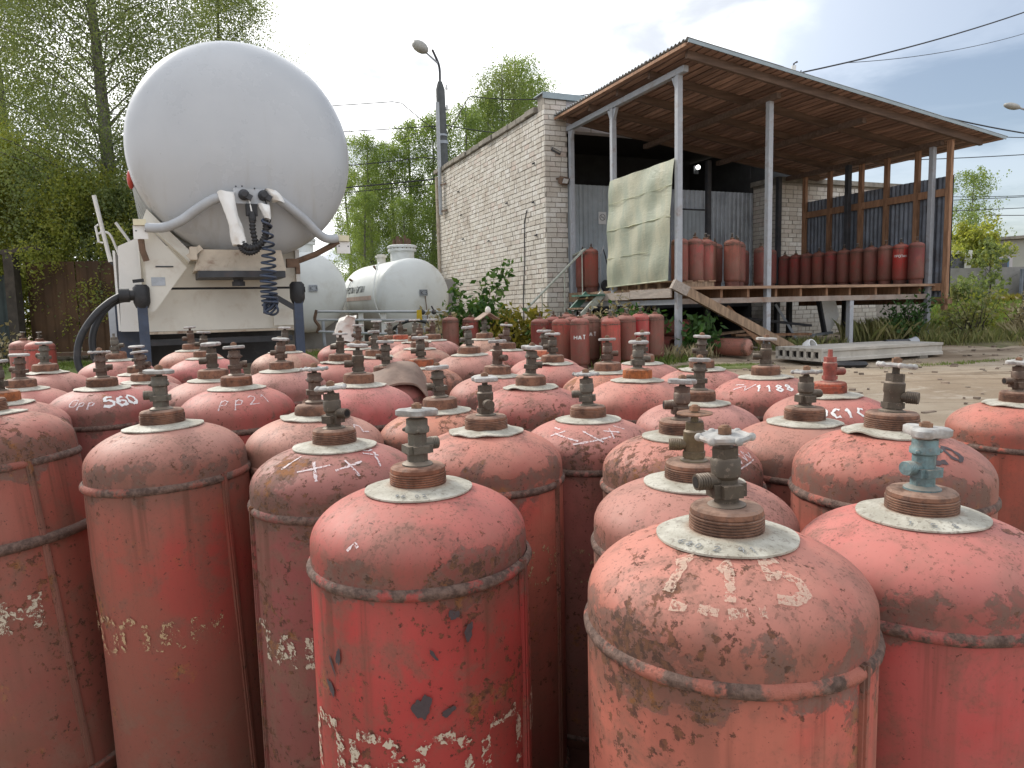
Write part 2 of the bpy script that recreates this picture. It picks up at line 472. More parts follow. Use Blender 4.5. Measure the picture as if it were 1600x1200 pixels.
def brick_mat():
    m, t, b = new_mat("silicate_brick")
    oi = t.new('ShaderNodeObjectInfo'); g = t.new('ShaderNodeNewGeometry')
    oc = t.coord('Object'); wp = g.outputs['Position']
    r = t.math('FRACT', t.math('ADD', g.outputs['Random Per Island'], oi.outputs['Random']))
    c = t.ramp(r, [(0, (.50, .45, .39)), (.3, (.58, .54, .475)), (.65, (.62, .585, .525)), (.88, (.66, .63, .58)), (1, (.55, .46, .40))])
    n = t.noise(wp, 26, 7, .65); n2 = t.noise(wp, 1.1, 6, .6, .4); n3 = t.noise(t.mapv(wp, (3, 3, .5)), 1.0, 5, .6)
    c = t.mix(t.math('MULTIPLY', t.ss(n, .50, .66), .40), c, (.36, .30, .25))
    c = t.mix(t.math('MULTIPLY', t.ss(n2, .50, .68), .45), c, (.40, .34, .28))
    c = t.mix(t.math('MULTIPLY', t.ss(n3, .56, .72), .35), c, (.33, .28, .235))
    z = t.sep(wp)[2]
    c = t.mix(t.math('MULTIPLY', t.ss(t.math('ADD', z, t.math('MULTIPLY', n2, .8)), 1.6, .7), .5), c, (.27, .24, .19))
    t.put(b.inputs['Base Color'], c); b.inputs['Roughness'].default_value = .9
    b.inputs['Specular IOR Level'].default_value = .2
    t.put(b.inputs['Normal'], t.bump(n, .6, .008))
    return m
M['brick'] = brick_mat()
M['mortar'] = simple("recessed_mortar", (.285, .255, .22), .95, .2, 12, bump=.4, bscale=60)  # mortar a tone darker than the bricks, set back in the joints
M['coping'] = simple("mossy_coping_concrete", (.24, .215, .18), .95, .3, 5, (.09, .09, .06), .6, 4, bump=.5, bscale=30, per_obj=.15)
M['plaster'] = simple("pale_plaster", (.56, .53, .54), .9, .08, 2, (.40, .37, .37), .4, 3, bump=.15)
M['flashing'] = simple("blue_grey_flashing", (.27, .32, .34), .5, .12, 3, metal=.2, bump=.05)
M['inside'] = simple("shade_dark_inside", (.045, .045, .045), .95, .2, 3, bump=.1)  # near-black colour paints in the shade of the bay's interior
M['door'] = simple("blue_grey_cladding", (.42, .47, .50), .55, .12, 2, (.30, .31, .31), .4, 3, bump=.06, bscale=20, per_obj=.08)
M['concrete'] = simple("concrete", (.43, .40, .35), .9, .16, 3, (.26, .23, .19), .5, 5, bump=.4, bscale=50)
M['concrete_wall'] = simple("old_concrete_wall", (.30, .285, .265), .95, .2, 1.2, (.17, .16, .14), .5, 1.5, bump=.3, bscale=20)
def tank_mat():
    m, t, b = new_mat("white_tanker_paint")
    oc = t.coord('Object')
    n = t.noise(oc, 1.3, 6, .6); st = t.noise(t.mapv(oc, (7, 3, .7)), 1.0, 6, .6, .3); f = t.noise(oc, 40, 6, .7)
    c = t.mix(t.ss(n, .35, .7), (.43, .447, .465), (.465, .48, .495))
    z = t.sep(oc)[2]
    low = t.ss(z, 2.7, 1.7)
    c = t.mix(t.math('MULTIPLY', t.math('MULTIPLY', t.ss(st, .48, .70), low), .45), c, (.33, .30, .25))
    c = t.mix(t.math('MULTIPLY', t.ss(st, .58, .75), .22), c, (.31, .31, .30))
    c = t.mix(t.math('MULTIPLY', t.ss(f, .66, .70), .5), c, (.24, .21, .18))
    t.put(b.inputs['Base Color'], c)
    t.put(b.inputs['Roughness'], t.math('ADD', t.math('MULTIPLY', n, .2), .18))
    t.put(b.inputs['Normal'], t.bump(n, .08, .05))
    return m
M['tank'] = tank_mat()
M['cream'] = simple("cream_skirt_paint", (.67, .645, .575), .5, .07, 2, (.42, .33, .24), .35, 5, bump=.06, bscale=10)
M['cream_rust'] = simple("rust_streaked_cream", (.50, .43, .34), .6, .15, 5, (.17, .075, .04), .85, 6, bump=.2)
M['white_body'] = simple("white_body_paint", (.74, .73, .70), .45, .05, 3, (.5, .42, .32), .35, 6, bump=.05)
M['pipe_grey'] = simple("grey_plastic_pipe", (.40, .415, .43), .5, .10, 6, bump=.05)
M['navy'] = simple("dark_navy_paint", (.045, .06, .095), .5, .25, 6, (.11, .09, .08), .4, 8, bump=.1)
M['black'] = simple("black_rubber", (.022, .022, .024), .55, .3, 10, (.07, .06, .055), .4, 9, bump=.1)
M['rust_brown'] = simple("rusty_brown_steel", (.14, .085, .055), .75, .35, 8, (.06, .04, .03), .5, 8, bump=.25)
M['tank_st'] = simple("white_storage_tank_paint", (.66, .68, .66), .45, .06, 1.5, (.48, .46, .40), .5, 2, bump=.04, bscale=9)
M['pinkish'] = simple("faded_pink_stripe", (.50, .37, .32), .7, .15, 6, (.55, .52, .47), .6, 7, bump=.05)
M['yellow'] = simple("yellow_tag", (.62, .42, .03), .6, .1, 5, bump=.05)
M['teal'] = simple("blue_valve_paint", (.05, .16, .22), .5, .2, 5, bump=.1)
M['red_lamp'] = simple("red_marker_lens", (.42, .05, .03), .35, .1, 5, bump=0)
M['amber'] = simple("cream_marker_lens", (.66, .60, .42), .4, .08, 6, bump=0)
M['rust_sheet'] = simple("rust_brown_fence_sheet", (.075, .040, .019), .8, .35, 1.5, (.075, .045, .022), .7, 2, bump=.25, bscale=20)
M['green_sheet'] = simple("dark_green_gate_sheet", (.035, .05, .048), .7, .3, 2, (.08, .09, .08), .4, 3, bump=.15)
M['grey_text'] = simple("grey_lettering", (.24, .245, .24), .7, .2, 20, bump=0)
M['sign_white'] = simple("white_sign", (.70, .70, .69), .5, .05, 8, bump=0)
M['far_wall'] = simple("far_building_render", (.42, .42, .37), .9, .10, .6, (.30, .30, .25), .4, .8, bump=.1)
M['blue_frame'] = simple("blue_window_paint", (.10, .19, .30), .6, .1, 5, bump=0)
M['window_dark'] = simple("dark_window_glass", (.03, .035, .04), .15, .1, 5, bump=0, spec=.6)
M['wire'] = simple("overhead_cable", (.03, .03, .034), .6, .1, 5, bump=0)
M['pole'] = simple("tarred_concrete_pole", (.095, .10, .10), .8, .2, 4, bump=.2)
M['lamp_grey'] = simple("lamp_housing", (.34, .33, .30), .5, .15, 8, bump=.05)
M['ceramic'] = simple("white_insulator", (.7, .7, .68), .3, .05, 8, bump=0)

def film_mat():
    m, t, b = new_mat("greenhouse_film")
    oc = t.coord('Object')
    n = t.noise(t.mapv(oc, (1, 1, 3)), 3.0, 6, .6, .6)
    t.put(b.inputs['Base Color'], t.mix(t.ss(t.noise(t.mapv(oc, (1, 2.2, .8)), 1.6, 6, .6, .5), .35, .65), (.47, .52, .40), (.70, .68, .50)))
    b.inputs['Roughness'].default_value = .35
    b.inputs['Specular IOR Level'].default_value = .5
    t.put(b.inputs['Normal'], t.bump(t.noise(t.mapv(oc, (1, 2, 5)), 6, 5, .6, .8), .5, .02))
    tr = t.new('ShaderNodeBsdfTranslucent'); tr.inputs[0].default_value = (.60, .60, .42, 1)
    mx = t.new('ShaderNodeMixShader'); mx.inputs[0].default_value = .30
    t.put(mx.inputs[1], b.outputs[0]); t.put(mx.inputs[2], tr.outputs[0])
    tp = t.new('ShaderNodeBsdfTransparent'); tp.inputs[0].default_value = (.85, .88, .75, 1)
    m2 = t.new('ShaderNodeMixShader'); m2.inputs[0].default_value = .12
    t.put(m2.inputs[1], mx.outputs[0]); t.put(m2.inputs[2], tp.outputs[0])
    t.put(t.n['Material Output'].inputs[0], m2.outputs[0])
    return m
M['film'] = film_mat()

def leaf_mat(name, cols, trans=.35, rough=.6):
    m, t, b = new_mat(name)
    gi = t.new('ShaderNodeNewGeometry').outputs['Random Per Island']
    n = t.noise(t.coord('Object'), .9, 3, .5)
    f = t.math('ADD', t.math('MULTIPLY', gi, .7), t.math('MULTIPLY', t.math('SUBTRACT', n, .35), .8), clamp=True)
    pts = [(i / (len(cols) - 1), c) for i, c in enumerate(cols)]
    c = t.ramp(f, pts)
    t.put(b.inputs['Base Color'], c); b.inputs['Roughness'].default_value = rough
    b.inputs['Specular IOR Level'].default_value = .3
    tr = t.new('ShaderNodeBsdfTranslucent'); t.put(tr.inputs[0], t.mix(1.0, c, (1.5, 1.5, .8), 'MULTIPLY'))
    mx = t.new('ShaderNodeMixShader'); mx.inputs[0].default_value = trans
    t.put(mx.inputs[1], b.outputs[0]); t.put(mx.inputs[2], tr.outputs[0])
    t.put(t.n['Material Output'].inputs[0], mx.outputs[0])
    return m
M['birch_leaf'] = leaf_mat("birch_leaves", [(.10, .135, .06), (.15, .19, .08), (.19, .225, .095), (.25, .265, .11)], .5)
M['birch_leaf_far'] = leaf_mat("bright_birch_leaves", [(.11, .165, .055), (.16, .225, .07), (.20, .26, .085), (.28, .31, .11)], .5)  # brighter, greener birch leaves than the set above
M['yellow_leaf'] = leaf_mat("yellowing_leaves", [(.17, .21, .05), (.24, .27, .06), (.31, .32, .075), (.40, .37, .10)], .5)
M['bush_leaf'] = leaf_mat("bush_leaves", [(.03, .075, .02), (.055, .12, .03), (.10, .17, .04), (.17, .23, .06)])
M['gold_leaf'] = leaf_mat("golden_leaves", [(.12, .12, .02), (.20, .18, .03), (.30, .24, .04), (.22, .20, .05)])
M['nettle'] = leaf_mat("nettle_leaves", [(.03, .08, .02), (.05, .11, .03), (.09, .15, .05)])
M['dry_weed'] = leaf_mat("dry_weed", [(.24, .19, .10), (.33, .27, .15), (.40, .34, .21), (.20, .19, .09)], .15)
M['grass'] = leaf_mat("grass_blades", [(.07, .12, .02), (.12, .18, .035), (.17, .22, .05), (.25, .24, .09)], .3)
M['tall_grass'] = leaf_mat("tall_grass_blades", [(.10, .13, .04), (.17, .19, .07), (.25, .24, .10), (.36, .31, .18)], .3)
M['bark'] = simple("birch_bark", (.16, .15, .135), .9, .4, 8, (.03, .03, .03), .7, 6, bump=.4, stretch=(1, 1, .4))
M['bark_dark'] = simple("dark_bark", (.06, .05, .04), .95, .3, 8, bump=.4)

def ground_mat():
    m, t, b = new_mat("sandy_yard")
    oc = t.coord('Object')
    n = t.noise(oc, .45, 7, .6); nf = t.noise(oc, 5, 8, .7); ng = t.noise(oc, 40, 6, .7)
    tr = t.noise(t.mapv(oc, (.35, 2.2, 1)), 1.0, 6, .65, .6)
    c = t.mix(t.ss(n, .35, .65), (.28, .215, .15), (.41, .335, .25))
    c = t.mix(t.math('MULTIPLY', t.ss(tr, .50, .60), .75), c, (.19, .14, .095))
    c = t.mix(t.math('MULTIPLY', t.ss(nf, .55, .7), .5), c, (.44, .385, .31))
    c = t.mix(t.math('MULTIPLY', t.ss(ng, .60, .68), .55), c, (.13, .10, .075))
    nv = t.noise(t.mapv(oc, (1.0, 1.8, 1)), 1.1, 9, .68, .8)
    c = t.mix(t.math('MULTIPLY', t.ss(nv, .56, .66), .6), c, (.47, .405, .33))
    c = t.mix(t.math('MULTIPLY', t.ss(nv, .40, .33), .6), c, (.15, .115, .08))
    t.put(b.inputs['Base Color'], c); b.inputs['Roughness'].default_value = .95
    b.inputs['Specular IOR Level'].default_value = .15
    h = t.math('ADD', t.math('MULTIPLY', nf, 1.0), t.math('MULTIPLY', ng, .35))
    t.put(b.inputs['Normal'], t.bump(h, .8, .03))
    return m
M['ground'] = ground_mat()
M['turf'] = simple("turf_soil", (.14, .17, .05), .95, .35, 1.4, (.25, .22, .10), .5, 2.5, bump=.6, bscale=20, bdist=.03)
M['weedy'] = simple("weedy_soil", (.17, .15, .075), .95, .35, 2.2, (.11, .14, .045), .6, 3, bump=.6, bscale=25, bdist=.03)
M['road'] = simple("pale_track", (.40, .35, .29), .95, .15, 1.5, (.28, .24, .19), .5, 2, bump=.4, bscale=30)
M['rubble_mat'] = simple("rubble_mat", (.22, .17, .13), .95, .4, 8, bump=.4, island=.4)
# ================================================================== GROUND
def grid_sheet(name, x0, x1, y0, y1, nx, ny, zf, mat, kind='structure'):
    xs = np.linspace(x0, x1, nx); ys = np.linspace(y0, y1, ny)
    vs = [(x, y, zf(x, y)) for y in ys for x in xs]
    fs = [(j * nx + i, j * nx + i + 1, (j + 1) * nx + i + 1, (j + 1) * nx + i) for j in range(ny - 1) for i in range(nx - 1)]
    me = bpy.data.meshes.new(name); me.from_pydata(vs, [], fs); me.update(); me.shade_smooth()
    o = link(name, me, mat); o['kind'] = kind
    return o
def rough_z(x, y):
    return .012 * math.sin(x * 3.1 + 1.3 * math.sin(y * 2.2)) * math.sin(y * 2.7 + x) if y > 5 else 0.0
# one sheet to the horizon, finely divided near the camera
def ground_sheet():
    xs = np.concatenate([np.array([-900, -300, -120, -60, -30]), np.linspace(-18, 26, 111), np.array([32, 45, 70, 140, 320, 900])])
    ys = np.concatenate([np.array([-900, -200, -40, -10, -3]), np.linspace(-1, 24, 101), np.array([27, 31, 36, 45, 60, 100, 220, 900])])
    nx, ny = len(xs), len(ys)
    vs = [(x, y, G(y) + (rough_z(x, y) if abs(x) < 24 and y < 23 else 0)) for y in ys for x in xs]
    fs = [(j * nx + i, j * nx + i + 1, (j + 1) * nx + i + 1, (j + 1) * nx + i) for j in range(ny - 1) for i in range(nx - 1)]
    me = bpy.data.meshes.new("ground"); me.from_pydata(vs, [], fs); me.update(); me.shade_smooth()
    o = link("ground", me, M['ground']); o['kind'] = 'structure'
ground_sheet()

def patch(name, poly, mat, lift=.03, n=26, edge=.0, humps=0.0):
    # irregular ground patch laid just above the yard, its rim sunk under it
    rnd = random.Random(len(name) * 7 + int(poly[0][0] * 10))
    cx = sum(p[0] for p in poly) / len(poly); cy = sum(p[1] for p in poly) / len(poly)
    ring = []
    m = len(poly)
    for i in range(m):
        a, b = poly[i], poly[(i + 1) % m]
        for k in range(n // m + 1):
            f = k / (n // m + 1)
            ring.append((a[0] * (1 - f) + b[0] * f + rnd.uniform(-.12, .12), a[1] * (1 - f) + b[1] * f + rnd.uniform(-.12, .12)))
    vs = []; fs = []
    levels = [(1.0, -.03), (.93, lift * .6), (.8, lift), (.55, lift * 1.1), (.25, lift * 1.15)]
    N = len(ring)
    for s_, h in levels:
        for (x, y) in ring:
            X = cx + (x - cx) * s_; Y = cy + (y - cy) * s_
            vs.append((X, Y, G(Y) + h + (humps * rnd.random() if h > 0 else 0)))
    for l in range(len(levels) - 1):
        for i in range(N):
            fs.append((l * N + i, l * N + (i + 1) % N, (l + 1) * N + (i + 1) % N, (l + 1) * N + i))
    vs.append((cx, cy, G(cy) + lift * 1.2)); c = len(vs) - 1
    for i in range(N): fs.append(((len(levels) - 1) * N + i, (len(levels) - 1) * N + (i + 1) % N, c))
    me = bpy.data.meshes.new(name); me.from_pydata(vs, [], fs); me.update(); me.shade_smooth()
    o = link(name, me, mat); o['kind'] = 'structure'
    return o
patch("weedy_ground", [(8.6, 12.5), (12.6, 15.5), (16, 21.5), (9.5, 23), (8.0, 17)], M['weedy'], .05, humps=.03)
patch("turf_patch", [(-10.4, 12.0), (-6.0, 11.6), (-6.2, 14.4), (-10.4, 14.6)], M['turf'], .03)
patch("turf_patch", [(2.6, 11.05), (4.1, 11.0), (4.1, 11.5), (2.6, 11.7)], M['turf'], .025)
patch("turf_patch", [(-4.5, 12.8), (-.2, 13.2), (.2, 15.9), (-4.6, 16.5)], M['turf'], .04)
def bank_z(x, y):
    f = min(max((y - 20.5) / 11, 0), 1)
    return .215 + .55 * f * f * (3 - 2 * f) + .03 * math.sin(x * 1.7) * math.sin(y * 1.3)
grid_sheet("grass_bank", 12.0, 60, 20.6, 33.5, 60, 26, lambda x, y: bank_z(x, y) if y > 20.7 else .15, M['turf'])

# ================================================================== BRICK BUILDING
TH = rad(22.6)
U = Vector((math.cos(TH), math.sin(TH), 0)); V = Vector((-math.sin(TH), math.cos(TH), 0))
P1 = Vector((2.926, 12.54, 0))
GZ = .2
def L2W(x, y, z=0): return P1 + U * x + V * y + Vector((0, 0, z))

bld = empty("brick_building", P1, TH, "pale brick building with a parapet coping and a dark recessed loading bay", "building")
X0, XE, X2 = -.561, 5.962, 11.5      # left corner, annex corner, annex end
Y0, YB, Y9 = 4.10, 4.98, 12.05       # front face, bay back, rear
ZT = 5.38                            # brick top of the long wall
wl = MB()
wl.bbox((X0 + .012, Y0 + .35, -.1), (X0 + .40, Y9, ZT))                # long left wall (backing)
wl.bbox((X0 + .012, Y0 + .012, -.1), (-.012, Y0 + .35, 5.70))          # pier at the corner
wl.bbox((X0 + .40, Y9 - .35, -.1), (6.3, Y9, ZT))                      # rear wall
part("wall", wl, M['mortar'], bld)
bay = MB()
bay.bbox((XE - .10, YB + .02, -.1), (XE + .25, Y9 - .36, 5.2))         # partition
bay.bbox((XE - .06, Y0 + .31, 4.25), (XE + 1.05, YB + .015, 5.0))  # wall above the annex, coloured dark for the roof's shade
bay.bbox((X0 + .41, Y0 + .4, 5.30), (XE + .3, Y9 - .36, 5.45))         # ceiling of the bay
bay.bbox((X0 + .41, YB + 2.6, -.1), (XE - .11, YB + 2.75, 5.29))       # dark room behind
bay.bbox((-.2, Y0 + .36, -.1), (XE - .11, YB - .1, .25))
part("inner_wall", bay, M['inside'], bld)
up = MB().bbox((.004, Y0 + .06, 4.98), (XE + .24, Y0 + .30, 5.66))
part("upper_wall", up, M['plaster'], bld)
seam = MB()
for xx in (.62, 1.25, 1.9, 2.6): seam.bbox((xx, Y0 + .052, 4.98), (xx + .012, Y0 + .062, 5.66))
part("panel_joint", seam, M['coping'], bld)
fl = MB().bbox((X0 - .05, Y0 - .05, 5.705), (XE + .3, Y0 + .42, 5.73)).bbox((X0 - .05, Y0 - .055, 5.60), (XE + .3, Y0 - .05, 5.705))
fl.bbox((-.0, Y0 + .0, 5.60), (XE + .3, Y0 + .055, 5.662))
part("roof_flashing", fl, M['flashing'], bld)
ax = MB().bbox((XE + .012, Y0 + .012, -.1), (X2, Y9, 4.12))
part("annex_wall", ax, M['mortar'], bld)
axr = MB().bbox((XE - .08, Y0 - .10, 4.122), (X2 + .1, Y9, 4.24))
part("annex_roof", axr, M['coping'], bld)

# bricks, laid course by course
COURSE, BL = .110, .264
BR = []    # (local pos, rz, sx, sz)
def lay(origin, ang, length, z0, z1, seed, pstretch=.72, face=None):
    rnd = random.Random(seed)
    ex = Vector((math.cos(ang), math.sin(ang), 0))
    n = int((z1 - z0) / COURSE)
    for c in range(n):
        z = z0 + (c + .5) * COURSE
        s = (0 if c % 2 else -.132) + rnd.uniform(-.03, .03)
        while s < length - .02:
            ln = BL if rnd.random() < pstretch else BL * .5
            a, b_ = max(s, 0), min(s + ln, length)
            if b_ - a > .05:
                p = Vector(origin) + ex * ((a + b_) / 2) + Vector((0, 0, z))
                BR.append((p, ang, b_ - a - .016, rnd.uniform(-.007, .006), rnd.uniform(-.006, .006)))
            s += ln
lay((X0, Y9, 0), -PI / 2, Y9 - Y0, .1, ZT + .02, 11, .55)                # long wall, ends at the corner
lay((X0, Y0, 0), 0, -X0 - .004, .1, 5.62, 12, .85)                        # pier face
lay((XE, YB + .02, 0), -PI / 2, YB + .02 - Y0, .1, 4.12, 13, .8)          # bay side of the annex
lay((XE, Y0, 0), 0, 3.6, .1, 4.12, 14, .8)                                # annex face
bm_ = MB().box((0, 0, 0), (1, .10, .093))
brick_me = bevel(bm_.mesh("brick"), .003); brick_me.materials.append(M['brick'])
camloc = Vector((0, 0, 1.1))
def bworld(p): return L2W(p.x, p.y, p.z)
def score(e):
    p, ang, ln = e[0], e[1], e[2]
    wpt = bworld(p); dvec = wpt - camloc
    nrm = U * math.sin(ang) - V * math.cos(ang)
    vis = abs(nrm.dot(dvec.normalized()))
    sc = ln * vis / dvec.length_squared
    if p.x > 5.9 : sc *= .55
    if p.z < 1.2: sc *= .3
    return -sc
order = sorted(BR, key=score)
for (p, ang, ln, j, k) in order[:300]:
    nx, ny = math.sin(ang), -math.cos(ang)
    o = link("brick", brick_me, None, bld, (p.x - nx * (.05 - j), p.y - ny * (.05 - j), p.z + k * .5), (0, 0, ang), (ln, 1, 1))
rest = MB()
for (p, ang, ln, j, k) in order[300:]:
    nx, ny = math.sin(ang), -math.cos(ang)
    rest.box((p.x - nx * (.05 - j), p.y - ny * (.05 - j), p.z + k * .5), (ln, .10, .093), rz=ang)
o = part("brickwork", rest, M['brick'], bld); o['kind'] = 'stuff'
# coping blocks of the long wall
rnd = random.Random(5)
yy = Y0 + .42; cme = bevel(MB().box((0, 0, 0), (.46, .50, .13)).mesh("coping_slab"), .012); cme.materials.append(M['coping'])
while yy < Y9 + .1:
    link("coping_slab", cme, None, bld, (X0 + .16 + rnd.uniform(-.02, .02), yy + .25, ZT + .075 + rnd.uniform(-.012, .012)), (rnd.uniform(-.02, .02), rnd.uniform(-.02, .02), rnd.uniform(-.03, .03)))
    yy += .515
# bay back: corrugated cladding sheets on the lower part
xx = .02
for i, wd in enumerate((.78, .86, .86, 1.0, .82, .80, .80)):
    mb = MB().corr(wd - .01, 2.80, .135, .012, flat=True)
    part("cladding_sheet", mb, M['door'] if i < 2 else M['galv'], bld, 0, (xx, YB - .02, 1.17))
    xx += wd
part("cladding_backing", MB().bbox((0, YB + .01, 1.0), (XE - .11, YB + .06, 3.95)), M['steel_dark'], bld)
dr = part("door", MB().bbox((3.62, YB - .075, 1.22), (4.38, YB - .045, 3.46)), M['door'], bld)
df = MB().bbox((3.58, YB - .085, 1.2), (3.615, YB - .04, 3.50)).bbox((4.385, YB - .085, 1.2), (4.42, YB - .04, 3.50)).bbox((3.58, YB - .085, 3.465), (4.42, YB - .04, 3.50))
part("door_frame", df, M['steel_dark'], bld)
dh = MB()
for i in range(6): dh.bbox((3.68 + i * .125, YB - .085, 1.25), (3.70 + i * .125, YB - .077, 3.44))
part("door_rib", dh, M['galv'], dr)
# down pipe and mast pipe at the far corner, cable and anchors on the wall
part("down_pipe", MB().tube([(X0 - .04, Y9 - .02, 5.3), (X0 - .04, Y9 - .02, 1.0)], .055, 8), M['cream_rust'], bld, 40)
mast = part("mast_pipe", MB().tube([(X0 - .10, Y9 - .55, 7.45), (X0 - .10, Y9 - .55, 4.05)], .06, 8), M['pipe_grey'], bld, 40)
br = MB()
for z in (4.15, 4.95): br.bar((X0 - .10, Y9 - .55, z), (X0 - .03, Y9 - .95, z), .03, .05)
part("mast_bracket", br, M['rust_brown'], mast)
part("wall_cable", MB().tube([(X0 - .012, Y0 + 1.0, 3.35), (X0 - .012, Y0 + 1.15, 3.1), (X0 - .012, Y0 + 1.2, 2.2), (X0 - .012, Y0 + 1.32, 1.2), (X0 - .012, Y0 + 1.3, .3)], .012, 5), M['steel_dark'], bld)
an = MB()
for (y, z) in ((.55, 4.35), (.62, 3.50), (.5, 2.75), (5.9, 4.55), (5.7, 3.85), (5.6, 3.15), (2.2, 3.7), (3.5, 2.9)):
    an.bar((X0 + .02, Y0 + y, z), (X0 - .05, Y0 + y, z - .03), .05, .035)
part("wall_anchor", an, M['steel_dark'], bld)
# floodlight and bracket on the pier
fl = empty("floodlight", L2W(-.16, Y0 - .10, 3.86), TH, "small rusty floodlight bolted to the brick pier", "floodlight")
part("housing", MB().box((0, 0, 0), (.20, .12, .15), rot=Euler((.5, 0, .3)).to_matrix()), M['rust_brown'], fl)
part("lens", MB().box((.01, -.072, -.02), (.14, .012, .10), rot=Euler((.5, 0, .3)).to_matrix()), M['sign_white'], fl)
part("bracket", MB().bar((-.06, .1, -.02), (-.01, 0, -.08), .03, .03).bar((-.14, .09, .05), (-.02, .0, .06), .03, .03), M['rust_brown'], fl)
bk = empty("wall_bracket", L2W(-.30, Y0 - .02, 4.50), TH, "short slanted steel bracket stuck on the brick pier", "bracket")
part("arm", MB().bar((-.10, 0, .05), (.10, -.04, -.05), .03, .07), M['steel_dark'], bk)
part("strip", MB().bar((-.085, -.022, .045), (.085, -.06, -.04), .01, .03), M['coping'], bk)
# lit bulb in the bay
lb = empty("bay_lamp", L2W(4.06, YB - .06, 4.52), TH, "lit white lamp glowing in the dark of the loading bay", "lamp")
lm, lt, lbs = new_mat("lit_lamp"); lbs.inputs['Emission Color'].default_value = (1, 1, .95, 1); lbs.inputs['Emission Strength'].default_value = 3.0
part("bulb", MB().ball((0, -.1, 0), .055, 12), lm, lb, 60)
part("holder", MB().tube([(0, -.02, -.06), (0, -.1, -.1), (0, -.1, -.04)], .02, 6), M['steel_dark'], lb)
part("back_plate", MB().box((0, 0, -.05), (.14, .04, .2)), M['steel_dark'], lb)

# no-smoking sign
sg = empty("no_smoking_sign", L2W(1.34, YB - .055, 3.20), TH, "small white no smoking sign on the blue-grey cladding beside the curtain", "sign")
part("board", MB().box((0, 0, 0), (.21, .012, .29)), M['sign_white'], sg)
ring = MB()
for i in range(20):
    a, b_ = 2 * PI * i / 20, 2 * PI * (i + 1) / 20
    ring.bar((.072 * math.cos(a), -.009, .02 + .072 * math.sin(a)), (.072 * math.cos(b_), -.009, .02 + .072 * math.sin(b_)), .004, .016)
ring.bar((-.05, -.009, .07), (.05, -.009, -.03), .004, .014)
part("symbol", ring, M['grey_text'], sg)
part("cigarette", MB().box((0, -.008, .02), (.09, .004, .014)), M['grey_text'], sg)

# ================================================================== LOADING SHED
shed = empty("loading_shed", P1, TH, "open loading shed with a sloping corrugated roof on grey posts and a timber deck", "shed")
SL = -.128                                    # roof falls towards the right
def RZ(x, y): return 4.93 + SL * x - .02 * (y > 99)
DZ = 1.40
WX, WY = 6.185, 4.0
def post(x, y, z0, z1, s=.10, m='steel_grey'):
    o = part("post", MB().bbox((x - s / 2, y - s / 2, z0), (x + s / 2, y + s / 2, z1)), M[m], shed)
    bevel(o.data, .006); return o
post(0, 0, .05, RZ(0, 0)); post(0, 2.15, .1, RZ(0, 0)); post(.02, 3.96, .1, RZ(0, 0))
post(1.98, .02, .1, RZ(1.98, 0)); post(WX, 0, .05, RZ(WX, 0))
post(4.05, .02, .1, 1.10)
for (x, y) in ((3.62, 3.85), (5.78, 3.85), (WX - .1, 2.0)): post(x, y, .1, RZ(x, y), .11, 'steel_dark')
for (x, y) in ((4.6, 2.2), (2.3, 2.2)): post(x, y, .1, 1.1, .10, 'steel_dark')
# gusset plates at the post heads
for y, s_ in ((0, 1), (2.15, 1), (2.15, -1), (3.96, -1)):
    part("gusset_plate", MB().prism([(y + s_ * .05, 4.92), (y + s_ * .05, 4.70), (y + s_ * .17, 4.92)], 'X', -.03, .03), M['steel_grey'], shed)
# beams under the roof (along the slope-less direction)
for x in (0.0, 1.98, 4.05, WX):
    part("roof_beam", MB().bbox((x - .05, -.20, RZ(x, 0)), (x + .05, 4.05, RZ(x, 0) + .10)), M['steel_grey'] if x < .1 else M['purlin'], shed)
# purlins across, following the slope
XL, XR = -.30, 7.36
ROT = Euler((0, math.atan(-SL), 0)).to_matrix()
cxr = (XL + XR) / 2
LEN = (XR - XL) / math.cos(math.atan(SL))
for y in (-.42, .66, 1.74, 2.82, 3.80):
    part("purlin", MB().box((cxr - .1, y, RZ(cxr - .1, 0) + .165), (LEN - .5, .07, .13), rot=ROT), M['purlin'], shed)
# boards
nb = 50; bw = LEN / nb
yf, yb_ = -.645, 4.08
bme = MB().box((0, 0, 0), (bw - .030, yb_ - yf, .024)).mesh("roof_board"); bme.materials.append(M['board'])
rnd = random.Random(3)
for i in range(nb):
    x = XL + (XR - XL) * (i + .5) / nb
    link("roof_board", bme, None, shed, (x, (yf + yb_) / 2 + rnd.uniform(-.01, .01), RZ(x, 0) + .246 + rnd.uniform(-.004, .004)), (0, math.atan(-SL), rnd.uniform(-.002, .002)), (1 if rnd.random() < .8 else .88, 1, 1))
# roof sheets, corrugations run down the slope
def sheet_mesh(lx, wy):
    mb = MB(); n = int(wy / .105 * 8); vs = []
    for i in range(n + 1):
        y = wy * i / n; z = .019 * math.cos(2 * PI * y / .105)
        vs += [(0, y, z), (lx, y, z), (0, y, z + .006), (lx, y, z + .006)]
    fs = []
    for i in range(n):
        a = 4 * i; b_ = a + 4
        fs += [(a, b_, b_ + 1, a + 1), (a + 2, a + 3, b_ + 3, b_ + 2), (a, a + 2, b_ + 2, b_), (a + 1, b_ + 1, b_ + 3, a + 3)]
    fs += [(0, 1, 3, 2), (4 * n, 4 * n + 2, 4 * n + 3, 4 * n + 1)]
    mb.add(vs, fs); return mb.mesh("roof_sheet", -1)
sme = sheet_mesh(1.98, 1.205); sme.materials.append(M['roof_sheet'])
for i in range(4):
    for j in range(4):
        x = XL - .03 + i * 1.93
        link("roof_sheet", sme, None, shed, (x, yf - .03 + j * 1.19, RZ(x, 0) + .285 + .004 * ((3 - i) % 2) + .003 * (j % 2)), (0, math.atan(-SL), 0))
